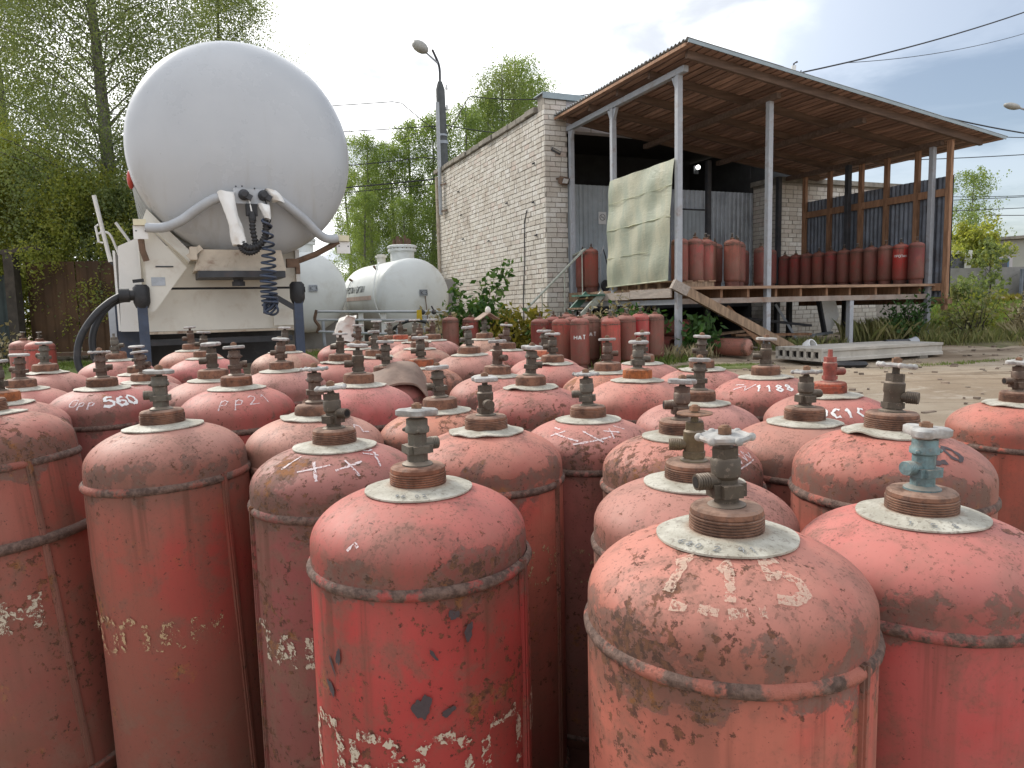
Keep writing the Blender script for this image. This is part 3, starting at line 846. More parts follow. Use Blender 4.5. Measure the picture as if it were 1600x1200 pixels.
part("verge_board", MB().box((XL - .02, (yf + yb_) / 2, RZ(XL, 0) + .215), (.025, yb_ - yf - .02, .05)), M['wood_red'], shed)
part("eave_trim", MB().box((cxr, yf - .035, RZ(cxr, 0) + .262), (LEN + .02, .014, .055), rot=ROT), M['flashing'], shed)
# deck frame
for (y, m) in ((0.0, 'steel_rusty'), (2.0, 'steel_dark'), (3.9, 'steel_dark')):
    part("deck_beam", MB().bbox((.051, y - .04, 1.095), (WX - .051, y + .04, 1.19)), M[m], shed)
part("deck_beam", MB().bbox((-.04, .051, 1.09), (.04, 2.099, 1.18)), M['steel_grey'], shed)
part("deck_beam", MB().bbox((-.04, 2.201, 1.09), (.04, 3.9, 1.18)), M['steel_grey'], shed)
jme = MB().box((0, 0, 0), (.055, 3.9, .15)).mesh("joist"); jme.materials.append(M['wood_red'])
for x in (.30, .95, 1.55, 2.20, 2.80, 3.45, 4.05, 4.75, 5.40, 6.0):
    link("joist", jme, None, shed, (x, 2.0 - .02, 1.27))
dme = MB().box((0, 0, 0), (6.30, .142, .05)).mesh("deck_board"); dme.materials.append(M['wood_deck'])
rnd = random.Random(9)
for i in range(27):
    link("deck_board", dme, None, shed, (3.13 + rnd.uniform(-.03, .03), -.02 + .15 * i, 1.372 + rnd.uniform(-.003, .003)), (0, 0, rnd.uniform(-.002, .002)))
# side fascia under the curtain
part("fascia_board", MB().bbox((-.105, .08, 1.215), (-.075, 1.40, 1.375)), M['wood_grey'], shed)
part("fascia_board", MB().bbox((-.107, 1.41, 1.20), (-.077, 2.42, 1.345)), M['wood_grey'], shed)
part("fascia_board", MB().bbox((-.10, 3.15, 1.20), (-.075, 3.95, 1.40)), M['wood_old'], shed)
# pallets whose ends show under the curtain
for y in (.15, 1.25):
    pl = empty("timber_pallet", L2W(.02, y, 1.40), TH, ("timber pallet lying under the film curtain by the corner post" if y < 1 else "timber pallet lying under the film curtain towards the stairs"), "pallet", "pallets under the curtain")
    for k in range(3): part("block", MB().bbox((.03, .05 + k * .42, 0), (.9, .13 + k * .42, .09)), M['wood_old'], pl)
    for k in range(4): part("slat", MB().bbox((.02 + k * .25, .02, .091), (.16 + k * .25, 1.0, .112)), M['wood_deck'], pl)
# right side wall: studs, rails, corrugated sheets
for (y, z0, zo) in ((-.30, .85, 0), (.41, 1.2, 0), (1.15, 1.2, 0), (1.82, 1.2, 0), (2.72, 1.2, 0), (3.50, 1.2, 0)):
    xs_ = WX + .11
    part("stud", MB().bbox((xs_ - .045, y - .05, z0), (xs_ + .035, y + .05, RZ(xs_, 0) + .09)), M['wood_red'], shed)
for (y0, y1, z) in ((-.24, 3.45, 3.14), (-.24, 3.45, 1.25)):
    part("wall_rail", MB().bbox((WX + .075, y0, z), (WX + .10, y1, z + .15)), M['wood_red'], shed)
for k in range(6):
    mb = MB().corr(.66, 2.42 - .00 * k, .11, .012)
    part("wall_sheet", mb, M['galv_dark'], shed, 0, (WX + .175, -.36 + k * .65, 1.12 + .005 * (k % 2)), (0, 0, PI / 2))
part("bottom_plate", MB().bbox((WX + .06, -.40, .98), (WX + .20, 3.6, 1.09)), M['wood_red'], shed)
# inside stud by the corner post
part("stud", MB().bbox((.055, .09, 1.40), (.12, .16, 3.6)), M['wood_red'], shed)
# stairs
for y in (2.38, 3.06):
    part("stair_stringer", MB().bar((-.12, y, 1.36), (-1.35, y, .22), .05, .14), M['steel_green'] if y > 3 else M['steel_pale'], shed)
for k in range(5):
    f = (k + .6) / 5.6
    part("stair_tread", MB().box((-.12 - 1.23 * f, 2.72, 1.36 - 1.14 * f + .02), (.24, .62, .035)), M['wood_old'], shed)
part("stair_landing", MB().bbox((-.46, 2.33, 1.30), (-.11, 3.12, 1.335)), M['steel_green'], shed)
hr = empty("stair_handrail", L2W(0, 0, 0), TH, "pale pipe handrail slanting down beside the deck stairs", "handrail")
part("rail", MB().tube([(-.02, 3.86, 2.22), (-.10, 3.16, 2.30), (-.16, 3.12, 2.28), (-1.55, 3.12, 1.03)], .026, 8), M['steel_pale'], hr, 40)
part("baluster", MB().tube([(-.62, 3.12, 1.86), (-.62, 3.12, .86)], .012, 6), M['steel_pale'], hr)
part("baluster", MB().tube([(-1.15, 3.12, 1.38), (-1.15, 3.12, .42)], .012, 6), M['steel_pale'], hr)
part("baluster", MB().tube([(-.20, 3.12, 2.24), (-.20, 3.12, 1.34)], .012, 6), M['steel_pale'], hr)

# curtain of greenhouse film
cu = empty("film_curtain", L2W(-.075, 0, 0), TH, "yellowish translucent film curtain hanging on the left side of the shed", "curtain")
rnd = random.Random(21)
NY, NZ = 26, 34
vs = []
for j in range(NZ + 1):
    fz = j / NZ
    for i in range(NY + 1):
        fy = i / NY
        ytop = 2.16 - 2.15 * fy; ybot = 2.26 - 2.10 * fy
        zt = 3.54 + .03 * fy; zb = 1.46 + .05 * fy
        y = ytop * (1 - fz) + ybot * fz; z = zt * (1 - fz) + zb * fz
        bul = -.03 * math.sin(fz * PI) - .035 * fz * fz - .018 * math.sin(fz * 17 + fy * 3) * math.sin(fy * 5 + 1) - .012 * math.sin(fy * 19 + fz * 6)
        vs.append((bul, y, z))
fs = [(j * (NY + 1) + i, j * (NY + 1) + i + 1, (j + 1) * (NY + 1) + i + 1, (j + 1) * (NY + 1) + i) for j in range(NZ) for i in range(NY)]
part("film_sheet", MB().add(vs, fs), M['film'], cu, 80)
fold = []
for fy in np.linspace(0, 1, 14): fold.append((-.045, 2.16 - 2.14 * fy + .05, 2.56 + .05 * fy + .006 * math.sin(fy * 30)))
part("folded_hem", MB().tube(fold, .014, 6), M['film'], cu, 60)
part("folded_hem", MB().tube([(-.035, 2.16 - 2.14 * f + .02, 3.08 + .05 * f + .006 * math.sin(f * 22)) for f in np.linspace(0, 1, 14)], .006, 5), M['film'], cu, 60)
part("folded_hem", MB().tube([(-.050, 2.22 - 2.12 * f, 2.02 + .05 * f + .006 * math.sin(f * 26)) for f in np.linspace(0, .7, 12)], .006, 5), M['film'], cu, 60)
part("folded_hem", MB().tube([(-.04, 2.26 - 2.10 * f, 1.465 + .05 * f) for f in np.linspace(0, 1, 10)], .012, 6), M['film'], cu, 60)

# diagonal timber leaning on the deck
tb = empty("timber_beam", (0, 0, 0), 0, "thick weathered timber leaning from the corner post down to the slab", "beam")
a = Vector((2.80, 12.30, 1.43)); b_ = Vector((5.05, 12.55, .20))
part("beam", MB().bar(a, b_, .13, .15), M['wood_old'], tb)
part("split_end", MB().bar(a + Vector((-.03, 0, .012)), a + (b_ - a) * .10, .145, .165), M['wood_grey'], tb)

# hollow core slab
hs = empty("concrete_slab", (4.80, 11.02, G(11.2) + .07), rad(22.3), "hollow-core concrete slab lying flat before the shed", "slab")
LX, WYs, HZ = 2.66, .98, .20
# side outline with an I-shaped recess on the long faces
pr = [(0, 0), (0, .045), (.022, .06), (.022, .145), (0, .16), (0, HZ), (WYs, HZ), (WYs, .16), (WYs - .022, .145), (WYs - .022, .06), (WYs, .045), (WYs, 0)]
slab_o = part("slab_body", MB().prism(pr, 'X', .012, LX), M['concrete'], hs)
bore = MB()
for i in range(6):
    y = .11 + i * .152
    bore.M = Matrix.Translation((.008, y, .10)) @ Matrix.Rotation(PI / 2, 4, 'Y')
    bore.lathe([(.052, -.004), (.052, .006)], 14)
bore.M = Matrix.Identity(4)
part("core_hole", bore, M['hole'], hs)
endp = MB()
for i in range(7):
    y0 = .0 if i == 0 else .11 + (i - 1) * .152 + .05
    y1 = WYs if i == 6 else .11 + i * .152 - .05
    endp.bbox((-.03, y0, .002), (.011, y1, HZ - .002))
endp.bbox((-.03, 0.001, HZ - .05), (.011, WYs - .001, HZ - .003)).bbox((-.03, .001, .004), (.011, WYs - .001, .045))
part("end_web", endp, M['concrete'], hs)
for k, (x, y) in enumerate(((.35, .5), (2.2, .5))):
    o = part("support_block", MB().box((x, y, -.045), (.18, 1.02, .085)), M['coping'], hs)
o = link("white_basin", MB().lathe([(.05, 0), (.10, .01), (.115, .09), (.10, .15), (.085, .15), (.095, .09), (.08, .02)], 18).mesh("white_basin", 40), M['ceramic'], None, (4.95, 12.02, G(12) + .19), (1.1, .3, .4))
tag(o, "white chipped bucket lying just beyond the concrete slab", "bucket")
pp = empty("drain_pipe", (6.98, 12.75, G(12.7) + .11), .25, "cut grey pipe lying in the weeds behind the slab", "pipe")
part("pipe", MB().tube([(-.35, .05, 0), (.12, 0, 0)], .085, 14, cap=False), M['steel_dark'], pp, 50)
part("flared_end", MB().tube([(.10, 0, 0), (.20, 0, 0), (.27, -.01, .01)], [.086, .10, .115], 14, cap=False), M['steel_grey'], pp, 50)
# ================================================================== TANKER TRAILER
TT = rad(26)
tk = empty("tank_trailer", (-2.715, 7.40, G(7.4)), TT, "big white tank semi-trailer seen from its front, standing on its landing legs", "trailer")
R_, ZC = 1.06, 2.715 - G(7.4)
TZ = -G(7.4)
def z_(v): return v + TZ
prof = []
for i in range(17):
    a = PI / 2 * i / 16
    prof.append((R_ * math.sin(a), -.50 * math.cos(a)))
prof = prof[:-1] + [(R_, 0.0), (R_ + .004, .01), (R_ + .004, .03), (R_, .04), (R_, 4.0), (R_, 8.0)] + [(R_ * math.cos(a), 8 + .5 * math.sin(a)) for a in np.linspace(.2, PI / 2 - .01, 8)]
mb = MB(); mb.M = Matrix.Translation((.07, 0, ZC)); mb.lathe(prof, 72, 'Y')
part("tank_shell", mb, M['tank'], tk, 50)
part("skirt_panel", MB().bbox((-.93, .24, z_(.945)), (.556, .262, z_(1.362))), M['cream'], tk)
part("skirt_panel", MB().bbox((-.93, .24, z_(1.385)), (.556, .262, z_(1.80))), M['cream'], tk)
part("skirt_gap_backing", MB().bbox((-.93, .27, z_(.95)), (.556, .28, z_(1.80))), M['steel_dark'], tk)
part("skirt_lip", MB().bbox((-.935, .225, z_(.918)), (.56, .262, z_(.943))), M['cream_rust'], tk)
part("side_panel", MB().prism([(-.935, .95 + TZ), (-.935, 1.88 + TZ), (-1.12, 1.79 + TZ), (-1.15, .955 + TZ)], 'Y', .262, .285), M['white_body'], tk)  # whiter than the skirt: light on the trailer's left side put into the paint
part("side_panel", MB().bbox((-1.17, .29, z_(.96)), (-1.15, 1.6, z_(1.75))), M['white_body'], tk)
part("corner_flange", MB().bbox((.558, .20, z_(.93)), (.60, .30, z_(1.78))), M['white_body'], tk)
part("corner_flange", MB().bbox((-.945, .20, z_(1.10)), (-.932, .235, z_(1.95))), M['white_body'], tk)
gs = part("gusset_panel", MB().prism([(-.885, 2.0 + TZ), (-.526, 1.565 + TZ), (-.835, 1.143 + TZ), (-.89, 1.144 + TZ)], 'Y', -.11, -.095), M['cream'], tk)
part("caution_strip", MB().bbox((-.80, -.116, z_(1.565)), (-.645, -.111, z_(1.578))), M['steel_dark'], gs)
part("data_plate", MB().bbox((-.845, -.116, z_(1.39)), (-.725, -.111, z_(1.47))), M['galv'], gs)
part("saddle_plate", MB().prism([(-.88, 2.02 + TZ), (-.50, 1.62 + TZ), (-.46, 1.70 + TZ), (-.84, 2.12 + TZ)], 'Y', -.05, .24), M['cream'], tk)
# coupler box, rubbing plate, king pin
cb = MB().prism([(-.47, 1.52 + TZ), (-.40, 1.72 + TZ), (.33, 1.72 + TZ), (.37, 1.52 + TZ)], 'Y', -.36, .22)
part("coupler_box", cb, M['cream_rust'], tk)
part("coupler_lug", MB().bbox((-.50, -.40, z_(1.62)), (-.44, -.20, z_(1.74))).bar((-.52, -.38, z_(1.64)), (-.40, -.38, z_(1.74)), .02, .05), M['cream_rust'], tk)
part("rubbing_plate", MB().prism([(-.44, .22), (-.44, -.38), (-.25, -.46), (.22, -.46), (.36, -.36), (.36, .22)], 'Z', z_(1.455), z_(1.515)), M['steel_dark'], tk)
part("king_pin", MB().tube([(-.08, -.30, z_(1.47)), (-.08, -.30, z_(1.42)), (-.08, -.30, z_(1.419)), (-.08, -.30, z_(1.375))], [.055, .045, .06, .06], 14), M['steel_dark'], tk)
# landing legs
for (x, sx) in ((-.937, -1), (.50, 1)):
    lg = part("landing_leg", MB().bbox((x - .044, -.19, .22), (x + .044, -.10, z_(1.26))), M['navy'], tk)
    part("inner_leg", MB().bbox((x - .034, -.18, .04), (x + .034, -.11, .30)), M['steel_dark'], lg)
    part("foot_plate", MB().bbox((x - .11, -.26, .0), (x + .11, -.03, .04)), M['steel_dark'], lg)
    gz = 1.30 if sx < 0 else 1.32
    part("gear_head", MB().tube([(x, -.145, z_(gz - .12)), (x, -.145, z_(gz - .07)), (x, -.145, z_(gz + .07)), (x, -.145, z_(gz + .10))], [.055, .075, .075, .05], 12), M['black'], lg, 40)
    part("gear_shaft", MB().tube([(x, -.145, z_(gz)), (x + sx * .10, -.145, z_(gz)), (x + sx * .101, -.145, z_(gz)), (x + sx * .19, -.145, z_(gz))] if sx < 0 else [(x, -.145, z_(gz + .02)), (x + .08, -.16, z_(gz + .02))], [.05, .05, .065, .065] if sx < 0 else .03, 10), M['black'], lg, 40)
part("gear_lever", MB().bar((-1.0, -.16, z_(1.43)), (-.91, -.18, z_(1.44)), .03, .03), M['black'], tk)
# chassis, cross beam, wheels behind
part("cross_beam", MB().bbox((-.95, .30, z_(.80)), (.50, .36, z_(.86))), M['steel_dark'], tk)
part("chassis_rail", MB().bbox((-.50, .40, z_(.92)), (-.40, 8.0, z_(1.30))).bbox((.30, .40, z_(.92)), (.40, 8.0, z_(1.30))), M['steel_dark'], tk)
part("underbox", MB().bbox((-.9, .9, .45), (.52, 1.5, z_(.90))), M['black'], tk)
for y in (5.4, 6.6, 7.8):
    for x in (-.92, .92):
        wh = MB(); wh.M = Matrix.Translation((x, y, .50)); wh.lathe([(.28, -.15), (.46, -.15), (.50, -.11), (.50, .11), (.46, .15), (.28, .15)], 28, 'X')
        wo = part("wheel", wh, M['black'], tk, 40)
        hb = MB(); hb.M = Matrix.Translation((x, y, .50)); hb.lathe([(.05, -.10), (.27, -.12), (.28, .12), (.05, .10)], 20, 'X')
        part("rim", hb, M['steel_grey'], wo, 40)
fd = MB().prism([(-1.25, .52), (-1.245, 1.10), (-1.20, 1.22), (-1.02, 1.24), (-.97, 1.20), (-.955, .52)], 'Y', .55, 2.2)
part("side_tank", fd, M['navy'], tk)
part("side_tank_strap", MB().bbox((-1.262, .535, .70), (-1.20, .549, 1.20)).bbox((-1.25, .53, 1.14), (-1.0, .548, 1.18)), M['galv'], tk)
# clearance lamps and their brackets
for (a, b_, c_) in (((-.96, 1.945), (-.852, 1.99), 'L'), ((.92, 1.835), (1.045, 1.885), 'R')):
    lo = part("clearance_lamp", MB().bbox((a[0], -.24, z_(a[1])), (b_[0], -.16, z_(b_[1] + .01))), M['amber'], tk)
    lb_ = part("lamp_bracket", MB().bbox((a[0] - .005, -.215, z_(a[1] - .125)), (b_[0] + .01, -.195, z_(a[1] - .003))), M['white_body'], tk)
    part("bolt", MB().ball((a[0] + .02, -.216, z_(a[1] - .05)), .007).ball((b_[0] - .01, -.216, z_(a[1] - .05)), .007), M['steel_dark'], lb_)
part("bracket_stub", MB().tube([(-.905, -.18, z_(1.82)), (-.90, -.18, z_(1.72)), (-.872, -.18, z_(1.62))], .028, 8), M['rust_brown'], tk, 40)
part("bracket_strut", MB().tube([(.44, -.12, z_(1.60)), (.70, -.16, z_(1.70)), (.94, -.20, z_(1.83))], .030, 8), M['rust_brown'], tk, 40)
part("strut_clamp", MB().box((.47, -.13, z_(1.61)), (.12, .07, .09)).bbox((.50, -.16, z_(1.50)), (.54, -.10, z_(1.60))), M['rust_brown'], tk)
def smooth_path(pts, n=6):
    P = [Vector(p) for p in pts]; out = []
    for i in range(len(P) - 1):
        p0 = P[max(i - 1, 0)]; p1 = P[i]; p2 = P[i + 1]; p3 = P[min(i + 2, len(P) - 1)]
        for k in range(n):
            t_ = k / n
            out.append(.5 * ((2 * p1) + (-p0 + p2) * t_ + (2 * p0 - 5 * p1 + 4 * p2 - p3) * t_ * t_ + (-p0 + 3 * p1 - 3 * p2 + p3) * t_ ** 3))
    out.append(P[-1]); return out
part("conduit_pipe", MB().tube(smooth_path([(-.85, -.22, z_(1.925)), (-.70, -.28, z_(1.925)), (-.56, -.36, z_(1.98)), (-.42, -.43, z_(2.08)), (-.28, -.50, z_(2.165)), (-.16, -.53, z_(2.205))]), .045, 12), M['pipe_grey'], tk, 40)
part("conduit_pipe", MB().tube(smooth_path([(.26, -.53, z_(2.22)), (.38, -.48, z_(2.15)), (.56, -.38, z_(2.03)), (.72, -.28, z_(1.90)), (.82, -.24, z_(1.855)), (.92, -.22, z_(1.865))]), .045, 12), M['pipe_grey'], tk, 40)
cp = part("connector_plate", MB().bbox((-.10, -.545, z_(2.135)), (.215, -.525, z_(2.275))), M['tank'], tk)
part("bolt", MB().ball((-.075, -.55, z_(2.29)), .008).ball((-.02, -.55, z_(2.295)), .008).ball((.09, -.55, z_(2.28)), .008).ball((.19, -.55, z_(2.275)), .008), M['steel_dark'], cp)
for x in (-.01, .165):
    gl = MB(); gl.M = Matrix.Translation((x, -.55, z_(2.215))) @ Matrix.Rotation(.5, 4, 'Y')
    gl.lathe([(.048, .02), (.05, -.03), (.035, -.05), (.025, -.08)], 14, 'Y').box((.03, -.04, .0), (.09, .05, .05))
    part("air_coupling", gl, M['steel_dark'], cp, 40)
part("connector_socket", MB().bbox((.0, -.60, z_(2.02)), (.10, -.53, z_(2.13))).tube([(.05, -.58, z_(2.05)), (.05, -.60, z_(1.97))], .035, 10), M['black'], cp)
# wrapped rags
def rag(name, pts, wd, seed, th=.05):
    rnd = random.Random(seed); P = smooth_path(pts, 5); vs = []; n = 20
    for i, p in enumerate(P):
        f = i / (len(P) - 1); w_ = wd[0] * (1 - f) + wd[1] * f
        for k in range(n):
            a = 2 * PI * k / n
            rr = 1 + .15 * math.sin(2 * a + i * .35 + seed) + .07 * math.sin(5 * a - i * .5) + rnd.uniform(-.03, .03)
            vs.append((p.x + math.cos(a) * w_ * rr, p.y + math.sin(a) * th * rr, p.z + .008 * math.sin(a * 2 + i * .6) + rnd.uniform(-.002, .002)))
    m = len(P)
    fs = [(i * n + k, i * n + (k + 1) % n, (i + 1) * n + (k + 1) % n, (i + 1) * n + k) for i in range(m - 1) for k in range(n)]
    fs += [tuple(range(n))[::-1], tuple((m - 1) * n + k for k in range(n))]
    return MB().add(vs, fs)
part("rag_wrapping", rag("rag", [(-.165, -.56, z_(2.235)), (-.155, -.58, z_(2.12)), (-.115, -.60, z_(1.96)), (-.09, -.61, z_(1.83)), (-.08, -.61, z_(1.74))], (.068, .055), 2), M['white_body'], tk, 70)
part("rag_wrapping", rag("rag", [(.23, -.56, z_(2.27)), (.27, -.57, z_(2.22)), (.30, -.56, z_(2.165))], (.055, .05), 5), M['white_body'], tk, 70)
part("rag_wrapping", rag("rag", [(.16, -.58, z_(2.13)), (.17, -.60, z_(2.07)), (.19, -.60, z_(1.99))], (.05, .035), 8), M['white_body'], tk, 70)
def ribbed(path, r, n=10):
    P = smooth_path(path, 14); rs = [r * (1 + .16 * (1 if (i // 2) % 2 else -1)) for i in range(len(P))]
    return MB().tube(P, rs, n)
part("ribbed_hose", ribbed([(.05, -.60, z_(2.0)), (.045, -.61, z_(1.90)), (.06, -.61, z_(1.78)), (.065, -.61, z_(1.70))], .027), M['black'], tk, 60)
part("ribbed_hose", ribbed([(.165, -.61, z_(1.98)), (.165, -.62, z_(1.90)), (.14, -.63, z_(1.80)), (.07, -.64, z_(1.73)), (-.02, -.64, z_(1.72)), (-.06, -.62, z_(1.77))], .030), M['black'], tk, 60)
part("ribbed_hose", ribbed([(.10, -.62, z_(1.74)), (.06, -.63, z_(1.69)), (-.01, -.64, z_(1.67)), (-.06, -.63, z_(1.70)), (-.08, -.62, z_(1.75))], .024), M['black'], tk, 60)
hl = []
for i in range(300):
    f = i / 299
    turns = 13.5; a = 2 * PI * turns * (f ** 1.25)
    rr = .034 + .036 * min(1, f * 1.6)
    zz_ = 2.04 - (.66 * f + .20 * math.sin(f * PI / 2) * 1.0) * 1.0
    hl.append((.165 + .01 * math.sin(f * 6) + rr * math.cos(a), -.63 + rr * math.sin(a), z_(zz_)))
part("coiled_cable", MB().tube(hl, .0115, 6), M['navy'], tk, 70)
part("coil_loops", MB().tube([(.165 + .06 * math.cos(a) * (1 + .1 * math.sin(a * 3)), -.63 + .02 * math.sin(a * 1.7), z_(1.20) + .06 * math.sin(a * 1.13) - .012 * a / 6) for a in np.linspace(0, 30, 110)], .0115, 6), M['navy'], tk, 70)
part("cable", MB().tube(smooth_path([(.03, -.57, z_(2.19)), (.04, -.60, z_(2.10)), (.05, -.60, z_(2.03))]), .007, 6), M['white_body'], tk)
part("cable", MB().tube(smooth_path([(.17, -.57, z_(2.19)), (.20, -.60, z_(2.08)), (.21, -.62, z_(1.98)), (.17, -.62, z_(1.92))]), .007, 6), M['black'], tk)
part("support_rod", MB().bar((.22, -.20, z_(1.30)), (.50, -.16, z_(1.13)), .035, .05), M['steel_dark'], tk)
part("support_bracket", MB().bbox((.30, .20, z_(.97)), (.56, .238, z_(1.15))), M['cream'], tk)
# side marker lamps, black hoses, rails at the left flank
ml = MB(); ml.M = Matrix.Translation((.06 - R_ * .965, .35, ZC - .26)); ml.ball((0, 0, 0), .07, 12, (.5, .8, 1.4))
part("side_marker", ml, M['red_lamp'], tk, 60)
part("delivery_hose", MB().tube(smooth_path([(-1.08, -.14, z_(1.315)), (-1.20, -.18, z_(1.245)), (-1.33, -.24, z_(1.12)), (-1.45, -.28, z_(.93)), (-1.49, -.30, z_(.74)), (-1.46, -.32, z_(.60)), (-1.38, -.34, z_(.50))]), .030, 10), M['black'], tk, 50)
part("delivery_hose", MB().tube(smooth_path([(-1.04, -.08, z_(1.27)), (-1.16, -.10, z_(1.245)), (-1.28, -.14, z_(1.13)), (-1.36, -.18, z_(.95)), (-1.365, -.2, z_(.76)), (-1.31, -.22, z_(.60)), (-1.22, -.24, z_(.48))]), .030, 10), M['black'], tk, 50)
lr = MB().tube([(-1.36, 1.5, z_(2.45)), (-1.25, 1.5, z_(1.72))], .022, 8)
lr.tube([(-1.34, 1.5, z_(2.13)), (-1.37, 1.5, z_(2.11)), (-1.35, 1.5, z_(1.94)), (-1.31, 1.5, z_(1.93))], .012, 6).tube([(-1.355, 1.5, z_(2.03)), (-1.32, 1.5, z_(2.04))], .012, 6)
part("ladder_rail", lr, M['white_body'], tk, 50)
part("ladder_rail", MB().tube([(-1.17, 1.5, z_(2.16)), (-1.03, 1.5, z_(1.93))], .016, 8), M['white_body'], tk, 50)
part("ladder_rail", MB().tube(smooth_path([(-1.33, 1.5, z_(2.05)), (-1.24, 1.5, z_(2.03)), (-1.18, 1.5, z_(1.86)), (-1.14, 1.5, z_(1.72))]), .013, 8), M['white_body'], tk, 50)
part("ladder_rail", MB().tube([(-1.26, 1.5, z_(1.73)), (-1.12, 1.5, z_(1.55))], .012, 8), M['steel_dark'], tk, 50)

# ================================================================== STORAGE TANKS
def stroke_word(word, size, gap=.25):
    GL = {'П': [[(0, 0), (0, 1), (.7, 1), (.7, 0)]], 'Р': [[(0, 0), (0, 1), (.5, 1), (.68, .86), (.68, .66), (.5, .5), (0, .5)]],
          'О': [[(.15, 0), (0, .2), (0, .8), (.15, 1), (.55, 1), (.7, .8), (.7, .2), (.55, 0), (.15, 0)]],
          'А': [[(0, 0), (.35, 1), (.7, 0)], [(.14, .36), (.56, .36)]], 'Н': [[(0, 0), (0, 1)], [(.7, 0), (.7, 1)], [(0, .52), (.7, .52)]],
          'Т': [[(.35, 0), (.35, 1)], [(0, 1), (.7, 1)]], 'Б': [[(.65, 1), (0, 1), (0, 0), (.5, 0), (.68, .15), (.68, .42), (.5, .58), (0, .58)]],
          'У': [[(0, 1), (.38, .4)], [(.7, 1), (.2, 0)]], 'K': [[(0, 0), (0, 1)], [(.65, 1), (.02, .5), (.68, 0)]],
          '3': [[(0, .9), (.3, 1), (.62, .85), (.6, .62), (.3, .52), (.64, .4), (.64, .14), (.3, 0), (0, .1)]],
          '5': [[(.62, 1), (.12, 1), (.05, .56), (.4, .62), (.66, .4), (.6, .1), (.3, 0), (0, .08)]],
          '6': [[(.58, .95), (.2, .75), (.02, .3), (.25, 0), (.6, .1), (.62, .4), (.35, .52), (.08, .35)]],
          '0': [[(.3, 0), (.05, .25), (.05, .75), (.3, 1), (.58, .75), (.58, .25), (.3, 0)]],
          '1': [[(.05, .7), (.3, 1), (.3, 0)]], '2': [[(0, .8), (.25, 1), (.58, .85), (.5, .55), (0, 0), (.65, .03)]],
          '8': [[(.3, .5), (.05, .72), (.3, 1), (.56, .72), (.3, .5), (.02, .25), (.3, 0), (.6, .25), (.3, .5)]],
          '9': [[(.55, .6), (.3, .45), (.05, .65), (.2, .95), (.5, .95), (.58, .6), (.4, 0)]],
          'p': [[(.05, -.4), (.1, .6)], [(.08, .35), (.3, .62), (.58, .45), (.45, .1), (.1, .08)]],
          'x': [[(0, 0), (.7, .8)], [(.65, .0), (.0, .75)]], '-': [[(.1, .5), (.5, .5)]], 'C': [[(.6, .85), (.3, 1), (0, .5), (.3, 0), (.62, .12)]],
          '/': [[(.1, 0), (.5, 1)]], '(': [[(.4, 1), (.1, .6), (.12, .3), (.4, 0)]], ' ': []}
    out = []; x = 0
    for ch in word:
        for pl in GL[ch]: out.append([((x + p[0]) * size, p[1] * size) for p in pl])
        x += .7 + gap
    return out, (x - gap) * size
def storage_tank(name, org, r, length, label, flange_y, extra):
    s = empty(name, (org[0], org[1], 0), TH + (rad(5) if "flank" in label else 0), label, "storage tank", "white storage tanks behind the yard")
    zc = org[2]
    pf = [(r * math.sin(a), -.42 * math.cos(a)) for a in np.linspace(.02, PI / 2, 14)]
    pf += [(r, length)] + [(r * math.cos(a), length + .4 * math.sin(a)) for a in np.linspace(.2, PI / 2 - .02, 8)]
    mb = MB(); mb.M = Matrix.Translation((0, .40, zc)); mb.lathe(pf, 56, 'Y')
    sh = part("tank_shell", mb, M['tank_st'], s, 50)
    nk = MB(); nk.M = Matrix.Translation((0, flange_y, 0))
    nk.lathe([(.30, zc + r * .8), (.30, zc + r + .20), (.36, zc + r + .21), (.36, zc + r + .26), (.345, zc + r + .262), (.345, zc + r + .29), (.37, zc + r + .292), (.37, zc + r + .34), (.33, zc + r + .36)], 28)
    nko = part("manhole_neck", nk, M['tank_st'], s, 40)
    vb = MB(); vb.M = Matrix.Translation((0, flange_y, zc + r + .36))
    for a in range(5):
        an = a * 1.3; vb.tube([(.2 * math.cos(an), .2 * math.sin(an), 0), (.2 * math.cos(an), .2 * math.sin(an), .16 + .05 * (a % 2))], [.05, .035], 8)
    vb.tube([(-.12, 0, 0), (-.12, 0, .22)], .04, 8).tube([(.1, .05, 0), (.1, .05, .26)], .03, 8)
    part("fitting", vb, M['rust_brown'], nko, 40)
    bl = MB()
    for k in range(20):
        a = 2 * PI * k / 20; bl.ball((.335 * math.cos(a), flange_y + .335 * math.sin(a), zc + r + .275), .018, 6)
    part("flange_bolt", bl, M['rust_brown'], nko)
    part("saddle", MB().bbox((-r * .8, .7, .1), (r * .8, .95, zc - r * .55)), M['concrete_wall'], s)
    part("saddle", MB().bbox((-r * .8, length - .3, .1), (r * .8, length - .05, zc - r * .55)), M['concrete_wall'], s)
    extra(s, zc, r, length)
    pz = part("number_plate", MB().bbox((.02, -.055, zc + .01), (.22, -.04, zc + .16)), M['galv'], s)
    sw, wd = stroke_word('K3', .11, .12)
    kb = MB()
    for pl in sw:
        for p, q in zip(pl[:-1], pl[1:]): kb.bar((.05 + p[0], -.058, zc + .03 + p[1]), (.05 + q[0], -.058, zc + .03 + q[1]), .006, .018, (0, 1, 0))
    part("number", kb, M['steel_dark'], pz)
    return s
